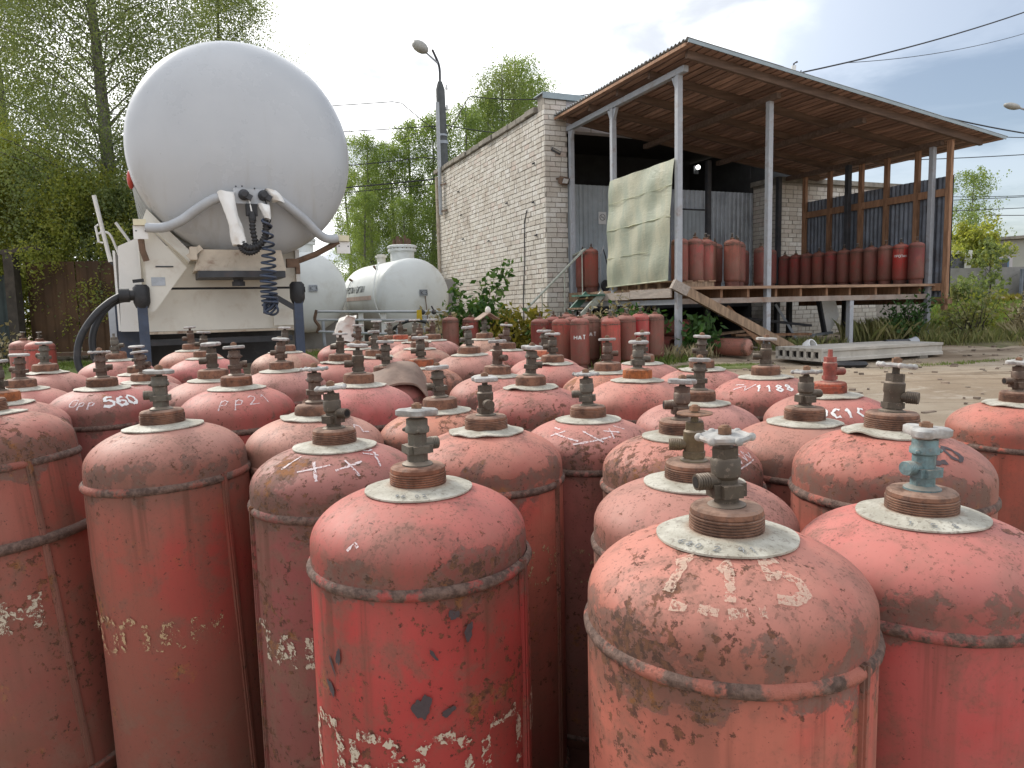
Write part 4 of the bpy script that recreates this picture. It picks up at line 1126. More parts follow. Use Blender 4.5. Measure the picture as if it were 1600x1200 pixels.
def ex_right(s, zc, r, length):
    # faded pink stripe and lettering on the flank towards the camera (left side)
    def P(y, a, off=.006): return (-(r + off) * math.cos(a), y, zc + (r + off) * math.sin(a))
    st = MB(); vs = []; n = 16
    for i in range(n + 1):
        y = .75 + (length - .7) * i / n
        vs += [P(y, -.06), P(y, .05)]
    st.add(vs, [(2 * i, 2 * i + 2, 2 * i + 3, 2 * i + 1) for i in range(n)])
    part("faded_stripe", st, M['pinkish'], s)
    sw, wd = stroke_word('ПРОПАН-БУТАН', .16, .22)
    tb_ = MB()
    for pl in sw:
        for p, q in zip(pl[:-1], pl[1:]):
            # read from the left flank: text runs from far to near
            tb_.bar(P(length - .05 - p[0], .16 + p[1] / r), P(length - .05 - q[0], .16 + q[1] / r), .026, .006)
    part("lettering", tb_, M['grey_text'], s)
    part("vent_pipe", MB().tube(smooth_path([P(1.2, .85, .05), P(1.05, .95, .12), P(.75, .75, .10), P(.45, .35, .06), P(.32, -.1, .06), P(.3, -.7, .05), P(.28, -1.2, .05)]), .016, 8), M['tank_st'], s, 50)
    part("vent_pipe", MB().tube(smooth_path([P(2.9, .5, .03), P(2.95, .1, .04), P(2.95, -.4, .05), P(2.9, -.9, .05)]), .014, 8), M['tank_st'], s, 50)
    part("small_valve", MB().tube([P(1.25, .85, .0), P(1.25, .85, .12)], .03, 8).tube([P(2.9, .55, 0), P(2.9, .55, .1)], .03, 8), M['rust_brown'], s)
    part("gauge_pipe", MB().tube([(.16, -.05, zc), (.2, -.06, zc - .55), (.2, -.1, zc - .75)], .010, 6), M['rust_brown'], s)
    part("outlet_valve", MB().bbox((.05, -.12, zc - .62), (.16, .02, zc - .48)).tube([(.1, -.05, zc - .5), (.1, -.05, zc - .95)], .03, 8), M['galv'], s)
    part("second_neck", MB().tube([(-.25, 2.0, zc + r * .8), (-.25, 2.0, zc + r + .20)], .11, 12).tube([(-.25, 2.0, zc + r + .12), (-.25, 2.0, zc + r + .17)], .15, 12), M['cream'], s, 40)
    part("support_leg", MB().bbox((.42, .25, .1), (.52, .35, zc - r * .6)).bbox((-.5, .25, .1), (-.4, .35, zc - r * .6)), M['galv'], s)
def ex_left(s, zc, r, length): 
    part("drain_pipe", MB().tube([(.3, -.1, zc - r * .7), (.3, -.15, .5), (.3, -.2, .3)], .04, 8), M['galv'], s)
storage_tank("storage_tank", (-2.22, 17.5, 1.432), .945, 3.2, "white storage tank with a flanged manhole neck and grey lettering on its flank", 1.05, ex_right)
storage_tank("storage_tank", (-4.749, 17.0, 1.586), .965, 3.0, "white storage tank partly hidden behind the tanker's right landing leg", .95, ex_left)
# pipe manifold in front of the tanks
mf = empty("pipe_manifold", (-4.16, 15.5, G(15.5)), 0, "low manifold of white pipes running before the storage tanks", "pipework")
gz = G(15.5)
part("pipe", MB().tube([(0, 0, 1.116 - gz), (2.85, 0, 1.05 - gz)], .028, 8), M['pipe_grey'], mf, 40)
part("pipe", MB().tube([(0, .02, .938 - gz), (2.55, .02, .875 - gz)], .026, 8), M['pipe_grey'], mf, 40)
part("pipe", MB().tube([(-.02, .0, .69 - gz), (1.5, 0, .60 - gz)], .026, 8), M['pipe_grey'], mf, 40)
part("elbow", MB().tube(smooth_path([(0, 0, 1.15 - gz), (-.05, 0, .95 - gz), (.03, 0, .80 - gz), (-.02, 0, .66 - gz)]), .035, 8), M['rust_brown'], mf, 40)
for x in (.93, 1.42): part("post", MB().bbox((x - .05, .04, 0), (x + .05, .10, 1.09 - gz)), M['white_body'], mf)
part("post", MB().bbox((2.72, .04, 0), (2.79, .10, 1.05 - gz)), M['pipe_grey'], mf)
for x in (2.28, 2.52): part("valve", MB().ball((x, -.02, 1.05 - gz), .055, 8).bar((x, -.02, 1.08 - gz), (x - .05, -.02, 1.18 - gz), .03, .03), M['steel_dark'], mf, 50)
part("hose", MB().tube(smooth_path([(1.55, -.12, .62 - gz), (1.75, -.14, .78 - gz), (2.05, -.14, .88 - gz), (2.35, -.12, .83 - gz), (2.5, -.1, .70 - gz)]), .03, 8), M['black'], mf, 40)
part("blue_valve", MB().ball((2.74, -.1, .62 - gz), .09, 10, (1.6, 1, .9)).tube([(2.74, -.1, .62 - gz), (2.74, -.1, .78 - gz)], .03, 8), M['teal'], mf, 50)
yt = empty("yellow_tag", (-1.955, 15.42, .85), .1, "yellow tag hanging from the pipe in front of the storage tank", "tag")
part("card", MB().prism([(-.06, 0), (-.045, .25), (.055, .26), (.065, .05), (.02, -.03)], 'Y', -.006, .006), M['yellow'], yt)
part("tie", MB().tube([(0, 0, .25), (.01, .05, .30)], .006, 5), M['steel_dark'], yt)
# concrete wall behind
cw = empty("concrete_wall", (-9.0, 22.2, .1), 0, "low grey concrete wall beneath the birches behind the storage tanks", "wall")
for k in range(5):
    part("wall_panel", MB().bbox((k * 1.85, -.07, 0), (k * 1.85 + 1.83, .07, 1.92)), M['concrete_wall'], cw)

# ================================================================== POLES AND WIRES
lp = empty("lamp_pole", (-2.05, 24.5, .2), 0, "tall dark pole with a street lamp head behind the brick building", "street lamp")
part("pole", MB().tube([(.02, 0, 0), (-.05, 0, 5), (-.085, 0, 8.1), (-.09, 0, 8.35)], [.21, .17, .15, .075], 12), M['pole'], lp, 40)
part("steel_top", MB().tube(smooth_path([(-.09, 0, 8.3), (-.085, 0, 8.7), (-.13, 0, 8.95), (-.30, -.05, 9.35)]), .04, 8), M['steel_dark'], lp, 40)
part("lamp_arm", MB().tube([(-.13, 0, 8.93), (-.50, -.2, 9.22)], .03, 8), M['steel_grey'], lp, 40)
lh = MB(); lh.M = Matrix.Translation((-.66, -.35, 9.34)) @ Matrix.Rotation(.55, 4, 'Y') @ Matrix.Rotation(.3, 4, 'X')
lh.ball((0, 0, 0), .30, 14, (1.0, .8, .62))
part("lamp_head", lh, M['lamp_grey'], lp, 60)
part("collar_band", MB().tube([(-.065, 0, 6.35), (-.068, 0, 6.45)], .185, 12).tube([(-.07, 0, 6.6), (-.07, 0, 6.66)], .18, 12), M['galv'], lp)
for z in (8.1, 7.45):
    part("insulator", MB().tube([(.12, 0, z), (.12, 0, z + .16)], [.05, .03], 8), M['ceramic'], lp, 40)
def wire(pts, label, r=.016, group="overhead wires"):
    pts = [Vector(p) for p in pts]
    if pts[-1].x > 10:      # the span goes on well past the edge of the picture
        dv = (pts[-1] - pts[-2]).normalized(); pts.append(pts[-1] + dv * 25)
    o = part("overhead_wire", MB().tube(pts, r, 5), M['wire'], None, 0); tag(o, label, "wire", group); return o
def sag(a, b, s, n=14):
    a = Vector(a); b = Vector(b)
    return [a.lerp(b, i / n) - Vector((0, 0, s * 4 * (i / n) * (1 - i / n))) for i in range(n + 1)]
PX, PY = -2.13, 24.5
wire(sag((-16, 25.5, 8.05), (PX - 1.6, PY, 7.95), .1) + [Vector((PX - 1.3, PY, 7.9)), Vector((PX - .6, PY, 7.3)), Vector((PX - .1, PY, 6.95))], "wire left of the lamp pole that drops in a loop to the pole")
wire(sag((-16, 25.5, 7.25), (PX, PY, 7.15), .12), "straight wire left of the lamp pole, just under the looped one")
wire(sag((-16, 25.5, 8.35), (PX, PY, 8.1), .06), "thin topmost wire left of the lamp pole", .008)
wire(sag((-16, 25.5, 5.75), (PX - 1.5, PY, 6.05), .1) + [Vector((PX - .7, PY, 6.15)), Vector((PX, PY, 6.05))], "third wire down on the left of the lamp pole")
wire(sag((-16, 25.5, 4.95), (PX, PY, 5.45), .1), "fourth wire down on the left of the lamp pole", .022)
wire(sag((-16, 25.5, 4.75), (PX, PY, 5.3), .1), "lowest wire on the left of the lamp pole", .014)
wire([Vector((PX + .1, PY, 6.75)), Vector((PX + .9, PY - .3, 7.9))] + sag((PX + 1.0, PY - .4, 7.95), (4.5, 21.5, 7.6), .3), "wire right of the lamp pole that rises in a loop")
wire(sag((PX, PY, 7.2), (4.5, 21.5, 6.5), .4), "wire right of the lamp pole dipping to the brick building")
wire(sag((PX, PY, 5.7), (.2, 23.5, 5.5), .1), "short wire right of the lamp pole close above the coping", .012)
wire(sag((PX - 3.0, 25.5, 6.6), (PX, PY, 7.2), .05), "thin guy wire slanting up to the lamp pole", .008)
# service mast on the shed roof and its wires
SMAST = (6.668, 17.2, 6.3)
sm = empty("service_mast", SMAST, TH, "white insulator on a bent steel pin above the shed roof edge", "insulator")
part("pin", MB().tube([(0, 0, -1.2), (0, 0, .25), (.10, 0, .30)], .022, 6), M['steel_dark'], sm)
part("insulator", MB().tube([(.0, 0, -.05), (.0, 0, .05), (0, 0, .07), (0, 0, .20)], [.07, .09, .05, .06], 10), M['ceramic'], sm, 40)
part("arm", MB().tube([(0, 0, -.05), (.20, 0, -.07), (.22, 0, .12)], .016, 6), M['steel_dark'], sm)
wire(sag((6.874, 17.2, 6.352), (15.989, 22.0, 9.602), .12), "thick wire rising from the white insulator to the top right corner", .018)
wire(sag((8.102, 17.6, 6.668), (16.024, 22.0, 8.975), .18), "thin wire rising to the right below the thick one", .008)
wire(sag((6.875, 17.2, 6.281), (15.466, 21.0, 5.585), .16), "thick wire running down over the shed roof to the right", .020)
wire(sag((11.676, 19.0, 5.354), (16.937, 23.0, 6.051), .1), "thin wire just under the shed roof eave tip at the right", .012)
wire(sag((9.6, 26.0, 6.0), (24, 27.5, 6.6), .15), "upper level wire right of the shed eave", .016)
wire(sag((9.6, 26.0, 5.3), (24, 27.5, 5.2), .5), "drooping wire right of the shed, under the upper one", .012)
wire(sag((7.5, 27.0, 4.6), (26, 28.5, 5.15), .1), "third wire right of the shed, above the tree", .014)
wire(sag((7.5, 27.0, 4.25), (26, 28.5, 4.7), .1), "fourth wire right of the shed, touching the tree top", .014)
wire(sag((22.2, 34, 4.9), (30, 33, 5.3), .25), "short low wire passing beside the tree on the right", .018)
rl = empty("street_lamp", (12.75, 18.0, .2), 0, "lamp head on an arm reaching in at the right edge above the wires", "street lamp")
part("pole", MB().tube([(.4, .3, 0), (.4, .3, 5.3)], [.12, .08], 10), M['pole'], rl, 40)
part("lamp_arm", MB().tube([(.4, .3, 5.25), (.15, .1, 5.36), (-.30, 0, 5.46)], .025, 8), M['steel_grey'], rl, 40)
lh = MB(); lh.M = Matrix.Translation((-.45, 0, 5.49)) @ Matrix.Rotation(.22, 4, 'Y')
lh.ball((0, 0, 0), .21, 14, (1.0, .5, .36))
part("lamp_head", lh, M['lamp_grey'], rl, 60)

# ================================================================== FAR RIGHT: FENCE, BUILDING, CAB
fr = empty("concrete_fence", (14, 32.6, .15), .0, "long grey concrete fence across the far right of the yard", "fence")
for k in range(10):
    part("fence_panel", MB().bbox((k * 2.5, -.06, 0), (k * 2.5 + 2.44, .06, 2.26)), M['concrete_wall'], fr)
    part("fence_post", MB().bbox((k * 2.5 - .08, -.10, 0), (k * 2.5 + .05, .10, 2.32)), M['concrete_wall'], fr)
gate = part("metal_gate", MB().corr(2.2, 2.0, .16, .02, flat=True), M['galv_dark'], None, 0, (22.6, 32.0, .3))
tag(gate, "dark ribbed metal gate leaf at the right edge in front of the concrete fence", "gate")
fb = empty("far_building", (23.5, 42, 0), -.18, "low pale building with a blue window beyond the concrete fence", "building")
part("wall", MB().prism([(1.2, 0), (1.2, 3.75), (3.2, 4.2), (14, 4.6), (14, 0)], 'Y', 0, 6), M['far_wall'], fb)
part("roof", MB().prism([(2.9, 4.22), (3.0, 4.38), (14.2, 4.80), (14.2, 4.62)], 'Y', -.4, 6.2), M['coping'], fb)
part("awning", MB().prism([(1.3, 3.10), (4.4, 3.78), (4.45, 3.95), (1.2, 3.30)], 'Y', -.9, -.02), M['steel_dark'], fb)
for x in (3.55, 4.30):
    wf = part("window", MB().bbox((x, -.06, 2.3), (x + .62, -.01, 3.25)), M['blue_frame'], fb)
    part("pane", MB().bbox((x + .09, -.075, 2.4), (x + .53, -.062, 3.15)), M['window_dark'], wf)
part("window_surround", MB().bbox((3.3, -.045, 2.2), (5.1, -.012, 3.35)), M['plaster'], fb)
wf = part("window", MB().bbox((7.6, -.06, 2.2), (8.6, -.01, 3.4)), M['blue_frame'], fb)
part("pane", MB().bbox((7.7, -.075, 2.3), (8.5, -.062, 3.3)), M['window_dark'], wf)
cbn = empty("white_cab", (21.4, 35.2, .2), 0, "white machine cab showing its roof over the concrete fence", "cab")
part("roof", MB().prism([(-.78, 2.98), (-.70, 3.12), (.66, 3.14), (.80, 3.02), (.80, 2.96)], 'Y', -.6, .6), M['white_body'], cbn)
part("pillar", MB().bbox((.36, -.58, 1.6), (.70, -.45, 2.97)), M['white_body'], cbn)
part("pillar", MB().bbox((-.72, -.58, 1.6), (-.64, -.5, 2.97)), M['white_body'], cbn)
part("cab_glass", MB().bbox((-.62, -.55, 1.9), (.35, -.53, 2.95)), M['window_dark'], cbn)
part("body", MB().bbox((-.9, -.5, .0), (.9, .9, 1.6)), M['yellow'], cbn)

# far left: rusty sheet fence, gate post
rf = empty("sheet_fence", (-10.05, 14.9, .1), .05, "rust-brown sheet metal fence under the trees at the left", "fence")
for k in range(4):
    part("fence_sheet", MB().corr(.98, 1.86, .25, .012, flat=True), M['rust_sheet'], rf, 0, (.12 + k * .99, .0, .30))
part("fence_rail", MB().bbox((.1, .02, .45), (4.1, .06, .52)).bbox((.1, .02, 1.7), (4.1, .06, 1.76)), M['rust_brown'], rf)
part("bottom_strip", MB().bbox((.1, -.02, .22), (4.1, .0, .29)), M['rust_brown'], rf)
pt = empty("gate_post", (-10.0, 14.6, .1), 0, "dark wooden gate post with a crosspiece at the left", "post")
part("post", MB().bbox((-.10, -.10, 0), (.10, .10, 2.30)), M['bark_dark'], pt)
part("crosspiece", MB().bar((-.22, 0, 2.34), (.62, 0, 2.42), .10, .09), M['bark_dark'], pt)
gl_ = part("green_gate", MB().corr(3.2, 1.85, .3, .012, flat=True), M['green_sheet'], None, 0, (-13.3, 14.7, .15))
tag(gl_, "dark green sheet gate at the far left edge", "gate")
# ================================================================== VEGETATION
def quads_mesh(name, ctr, ax, ay, mat):
    """leaf quads: centres (n,3), half axes (n,3),(n,3); leaves are diamond-shaped with a raised tip"""
    n = len(ctr)
    co = np.empty((n, 4, 3), np.float32)
    co[:, 0] = ctr - ax; co[:, 1] = ctr - ay * .9 ; co[:, 2] = ctr + ax; co[:, 3] = ctr + ay * .9
    me = bpy.data.meshes.new(name)
    me.vertices.add(n * 4); me.vertices.foreach_set('co', co.ravel())
    me.loops.add(n * 4); me.loops.foreach_set('vertex_index', np.arange(n * 4, dtype=np.int32))
    me.polygons.add(n); me.polygons.foreach_set('loop_start', np.arange(0, n * 4, 4, dtype=np.int32))
    me.polygons.foreach_set('loop_total', np.full(n, 4, np.int32))
    me.update(); me.validate(); me.materials.append(mat)
    return me
def rand_axes(rng, n, size, aspect=.6, down=0.0):
    a = rng.normal(size=(n, 3)); a[:, 2] -= down; a /= np.linalg.norm(a, axis=1)[:, None]
    b = rng.normal(size=(n, 3)); b -= a * (a * b).sum(1)[:, None]; b /= np.linalg.norm(b, axis=1)[:, None]
    s = size * rng.uniform(.6, 1.3, n)[:, None]
    return a * s, b * s * aspect
def tree_meshes(seed, h, cr, nleaf, leaf, mat, bark, base=.15, droop=.7, top=.08, limbs=40, up=.55):
    rng = np.random.default_rng(seed)
    tp = [Vector((0, 0, 0))]; ph = rng.uniform(0, 6)
    K = 9
    for i in range(1, K + 1):
        f = i / K
        tp.append(Vector((.02 * h * math.sin(ph + f * 2.5), .02 * h * math.cos(ph * 1.3 + f * 2), h * f * .97)))
    mb = MB(); mb.tube(tp, [max(.012, .016 * h * (1 - .93 * (i / K))) for i in range(K + 1)], 7)
    paths = []
    for k in range(limbs):
        f = base + (1 - base - .03) * (k + rng.uniform(0, 1)) / limbs
        p0 = tp[0].lerp(tp[-1], 0)
        i = min(int(f * K), K - 1); p0 = tp[i].lerp(tp[i + 1], f * K - i)
        shape = math.sin(PI * min(1, ((f - base) / (1 - base)) ** .75 * .86 + .14)) ** .8
        L = cr * (.35 + .75 * shape) * rng.uniform(.65, 1.2) if f < .93 else cr * .3
        a = k * 2.4 + rng.uniform(-.5, .5)
        pts = [p0]
        dirv = Vector((math.cos(a), math.sin(a), up + .6 * f)).normalized()
        p = p0.copy()
        for s_ in range(4):
            p = p + dirv * (L / 4)
            dirv = (dirv + Vector((rng.uniform(-.15, .15), rng.uniform(-.15, .15), -.17 * droop))).normalized()
            pts.append(p.copy())
        r0 = .0024 * h * (1 - f) + .006
        mb.tube(pts, [r0, r0 * .75, r0 * .55, r0 * .35, .004], 5, cap=False)
        paths.append(pts)
    # hanging twigs carry the leaves in strands; clumps have gaps between them
    tw = []
    ntw = nleaf // 11
    for _ in range(ntw):
        pts = paths[rng.integers(len(paths))]
        t_ = rng.uniform(.25, 1.0) ** .8 * 4
        i = min(int(t_), 3); p = pts[i].lerp(pts[i + 1], t_ - i)
        tw.append((p.x + rng.normal() * .10 * cr, p.y + rng.normal() * .10 * cr, p.z + rng.normal() * .06 * cr))
    tw = np.array(tw)
    idx = rng.integers(0, ntw, nleaf)
    L = rng.uniform(.25, 1.0, ntw)[idx] * droop * cr * .62
    tt_ = rng.uniform(0, 1, nleaf)
    dirs = rng.normal(size=(ntw, 3)) * .35; dirs[:, 2] = -1
    dirs /= np.linalg.norm(dirs, axis=1)[:, None]
    c = tw[idx] + dirs[idx] * (L * tt_)[:, None] + rng.normal(size=(nleaf, 3)) * (.024 * cr + .012)
    ax, ay = rand_axes(rng, nleaf, leaf, .62, .5)
    return mb.mesh("trunk", 60), quads_mesh("crown", c.astype(np.float32), ax, ay, mat)
def plant_tree(name, meshes, loc, sc, rz, label, group, bark):
    t_ = empty(name, loc, rz, label, "tree", group)
    t_.scale = (sc, sc, sc) if not isinstance(sc, tuple) else sc
    link("trunk", meshes[0], bark, t_); link("crown", meshes[1], None, t_)
    return t_
GRP_B = "birches behind the tanks and the brick building"
BA = tree_meshes(1, 8.5, 1.75, 34000, .034, M['birch_leaf_far'], M['bark'], .04, .8, limbs=46)
BB = tree_meshes(2, 9.0, 1.55, 30000, .034, M['birch_leaf_far'], M['bark'], .05, .9, limbs=40)
BC = tree_meshes(3, 11.5, 2.4, 42000, .038, M['birch_leaf_far'], M['bark'], .2, 1.0, limbs=40)
BD = tree_meshes(4, 11.0, 2.1, 24000, .034, M['birch_leaf'], M['bark'], .2, .8, limbs=44)
for (nm, ms, x, y, s, r, lab) in (
    ("birch_tree", BA, -5.15, 28, .92, .3, "slim green birch rising just right of the tanker's dome"),
    ("birch_tree", BB, -6.7, 30, .78, 1.1, "low birch peeping out beside the tanker's dome, shortest of the row"),
    ("birch_tree", BB, -4.15, 30, 1.00, 2.0, "thin-topped birch second left of the lamp pole"),
    ("birch_tree", BA, -3.1, 29, 1.04, 4.0, "green birch close to the left of the lamp pole"),
    ("birch_tree", BB, -1.45, 30, 1.06, 5.0, "narrow bright green birch just right of the lamp pole"),
    ("birch_tree", BD, -.45, 32, 1.06, .8, "nearly bare grey birch above the brick wall coping"),
    ("birch_tree", BC, .45, 33.5, 1.10, 2.9, "tallest drooping birch above the brick wall, with hanging strands"),
    ("birch_tree", BA, 1.7, 36, 1.22, 3.3, "bright birch by the top corner of the brick building"),
    ("birch_tree", BD, 3.0, 40, 1.05, 2.2, "sparse birch top showing over the blue-grey roof flashing"),
    ("birch_tree", BD, 5.2, 42, 1.08, 4.4, "sparse birch top just left of the shed roof's edge"),
    ("birch_tree", BB, -5.0, 25.5, .60, 3.7, "short birch filling the gap above the left storage tank"),
    ("birch_tree", BA, -3.6, 25.0, .58, 5.3, "short leafy birch right behind the manhole neck"),
    ("birch_tree", BB, -.95, 31.5, 1.18, 2.6, "slender birch rising right of the lamp pole, behind the narrow bright one"),
    ("birch_tree", BC, 1.05, 36.5, 1.08, .9, "drooping birch crowded behind the brick wall, between the tallest and the corner one"),
    ("birch_tree", BA, 2.45, 38.5, 1.22, 5.1, "birch crown peeping above the pier's flashing at the building corner"),
    ("birch_tree", BA, -4.65, 29.5, .90, 2.3, "green birch filling in between the slim one and the thin-topped one"),
    ("birch_tree", BB, -5.9, 31.5, .82, 3.1, "birch between the low one by the dome and the slim one"),
    ("birch_tree", BA, -2.2, 26.0, .66, .2, "leafy birch at the foot of the lamp pole by the wall's end")):
    plant_tree(nm, ms, (x, y, .2), s, r, lab, GRP_B, M['bark'])
# big birches at the left
B1 = tree_meshes(11, 13.5, 3.2, 190000, .030, M['birch_leaf'], M['bark'], .08, 1.15, limbs=90, up=.7)
plant_tree("birch_tree", B1, (-9.6, 17.2, .2), 1.0, .4, "big dark drooping birch towering behind the tanker's left side", "big birches at the left", M['bark'])
B2 = tree_meshes(12, 13.0, 2.8, 90000, .032, M['birch_leaf'], M['bark'], .15, 1.0, limbs=44)
plant_tree("birch_tree", B2, (-14.2, 20.5, .2), 1.0, 2.0, "sparse birch at the far left edge with sky showing through", "big birches at the left", M['bark'])
plant_tree("birch_tree", B2, (-7.4, 19.5, .2), .80, 4.0, "birch whose twigs reach over the top left of the tanker dome", "big birches at the left", M['bark'])
Y1 = tree_meshes(21, 4.6, 2.0, 50000, .036, M['yellow_leaf'], M['bark_dark'], .08, .55, limbs=44, up=.6)
plant_tree("willow_tree", Y1, (-11.2, 15.9, .1), 1.05, 0.0, "yellow-green willow overhanging the green gate at the left edge", "yellowing willows over the fence", M['bark_dark'])
plant_tree("willow_tree", Y1, (-9.3, 16.2, .1), .88, 2.2, "yellow-green willow leaning over the rusty fence", "yellowing willows over the fence", M['bark_dark'])
Y2 = tree_meshes(22, 3.8, 1.6, 24000, .036, M['birch_leaf'], M['bark_dark'], .05, .55, limbs=40, up=.5)
plant_tree("willow_tree", Y2, (-8.2, 16.3, .1), 1.0, .7, "dark green bushy willow between the fence and the tanker", "yellowing willows over the fence", M['bark_dark'])
plant_tree("willow_tree", Y1, (-12.9, 17.5, .1), 1.2, 4.2, "tall yellow-green willow behind the others at the far left", "yellowing willows over the fence", M['bark_dark'])
# right
RT = tree_meshes(31, 7.8, 2.1, 10000, .052, M['birch_leaf_far'], M['bark'], .12, .5, limbs=46, up=.9)
plant_tree("poplar_tree", RT, (24.6, 39, .2), .98, .5, "loose yellow-green tree on the right beside the shed's end post", None, M['bark'])
RB = tree_meshes(32, 4.0, 1.9, 12000, .075, M['yellow_leaf'], M['bark_dark'], .05, .5, limbs=30, up=.6)
plant_tree("round_tree", RB, (22.6, 35.5, .2), 1.05, 1.5, "low rounded yellowish tree behind the white cab roof", None, M['bark_dark'])
RC = tree_meshes(33, 3.0, 1.1, 1500, .07, M['birch_leaf'], M['bark_dark'], .08, .4, limbs=26, up=.9)
plant_tree("sapling", RC, (20.9, 31.4, .5), 1.0, 0, "thin leafy sapling before the concrete fence at the right", None, M['bark_dark'])

def leafy_plant(name, loc, rz, spec, mat, label, cat="bush", group=None, stem=None, seed=1, leaf=.075, n=900, droop=.3):
    """spec: list of stem curves (base, tip, bend)"""
    rng = np.random.default_rng(seed)
    t_ = empty(name, loc, rz, label, cat, group)
    mb = MB(); C_ = []
    for (b, tip, bend) in spec:
        b = Vector(b); tip = Vector(tip); mid = b.lerp(tip, .55) + Vector(bend)
        P = [b.lerp(mid, f).lerp(mid.lerp(tip, f), f) for f in np.linspace(0, 1, 7)]
        mb.tube(P, [.014, .012, .010, .008, .006, .005, .003], 5)
        for p in P[1:]: C_.append(np.array(p))
    part("stems", mb, stem or M['bark_dark'], t_)
    C_ = np.array(C_)
    idx = rng.integers(0, len(C_), n)
    c = C_[idx] + rng.normal(size=(n, 3)) * np.array([.11, .11, .09])
    c[:, 2] = np.maximum(c[:, 2], .03)
    ax, ay = rand_axes(rng, n, leaf, .55, droop)
    link("leaves", quads_mesh("leaves", c.astype(np.float32), ax, ay, mat), None, t_)
    return t_
rb = random.Random(77)
def spec_rand(n, w, h0, h1, d=.5):
    return [((rb.uniform(-w, w) * .4, rb.uniform(-d, d) * .4, 0), (rb.uniform(-w, w), rb.uniform(-d, d), rb.uniform(h0, h1)), (rb.uniform(-.15, .15), rb.uniform(-.1, .1), .12)) for _ in range(n)]
leafy_plant("leafy_bush", (-.62, 14.1, .2), .3, spec_rand(14, .55, .45, 1.0) + [((.1, 0, 0), (.62, .2, 1.72), (0, 0, .35)), ((.0, 0, 0), (.35, .1, 1.45), (0, 0, .25)), ((-.1, 0, 0), (-.45, .1, 1.35), (0, 0, .2)), ((.05, 0, 0), (.15, .1, 1.30), (0, 0, .2))], M['bush_leaf'], "bright green climbing bush growing up the brick wall", seed=41, leaf=.085, n=1500)
leafy_plant("leafy_bush", (.15, 13.7, .2), .3, spec_rand(16, .50, .35, .85), M['gold_leaf'], "golden-yellow bush in front of the brick wall", seed=42, leaf=.075, n=1100)
leafy_plant("leafy_bush", (.75, 13.2, .2), .3, spec_rand(12, .40, .25, .6), M['bush_leaf'], "low dark green bush at the foot of the stair handrail", seed=43, leaf=.07, n=700)
leafy_plant("leafy_bush", (-1.25, 13.9, .2), .3, spec_rand(10, .30, .4, .85), M['dry_weed'], "withered brownish weeds between the storage tank and the wall", seed=44, leaf=.06, n=360)
lw = L2W(-.45, .55); leafy_plant("nettle_clump", (lw.x, lw.y, .2), .3, spec_rand(16, .45, .35, .85, .3), M['nettle'], "dark green nettles left of the shed's corner post", "weeds", seed=45, leaf=.07, n=750, droop=.6)
lw = L2W(.40, -.15); leafy_plant("nettle_clump", (lw.x, lw.y, .18), .3, spec_rand(14, .40, .25, .62, .2), M['nettle'], "green nettles right of the shed's corner post", "weeds", seed=46, leaf=.075, n=560, droop=.6)
lw = L2W(-.30, 1.35); leafy_plant("dry_weeds", (lw.x, lw.y, .2), .3, spec_rand(18, .75, .75, 1.15, .3), M['dry_weed'], "brown dried weeds standing against the deck's side beam", "weeds", seed=47, leaf=.045, n=650)
leafy_plant("dry_weeds", (-9.6, 13.2, .15), 0, spec_rand(16, .6, .4, .95), M['dry_weed'], "pale dried weeds before the gate post at the left", "weeds", seed=48, leaf=.05, n=420)
leafy_plant("leafy_bush", (-11.0, 13.6, .15), 0, spec_rand(14, .7, .3, .9), M['birch_leaf'], "dark shrub at the left edge before the green gate", seed=49, leaf=.06, n=700)
for k, (x, y, s, lab) in enumerate(((8.9, 14.0, 1.0, "tall weeds around the shed's right front post"), (9.7, 14.9, 1.1, "tall weeds just right of the shed's end wall"), (10.3, 14.3, .8, "low weeds at the right end of the concrete slab"), (8.2, 14.8, 1.0, "weeds under the right end of the deck"))):
    leafy_plant("tall_weeds", (x, y, .22), .3, spec_rand(20, .55, .35 * s, 1.0 * s), (M['tall_grass'], M['yellow_leaf'], M['dry_weed'], M['nettle'])[k], lab, "weeds", "weeds at the right end of the shed", seed=60 + k, leaf=.05, n=800)
leafy_plant("leafy_bush", (18.9, 29.6, .6), 0, spec_rand(16, 1.0, .6, 1.6, .8), M['birch_leaf'], "dark bush in front of the concrete fence at the right edge", seed=66, leaf=.10, n=900)

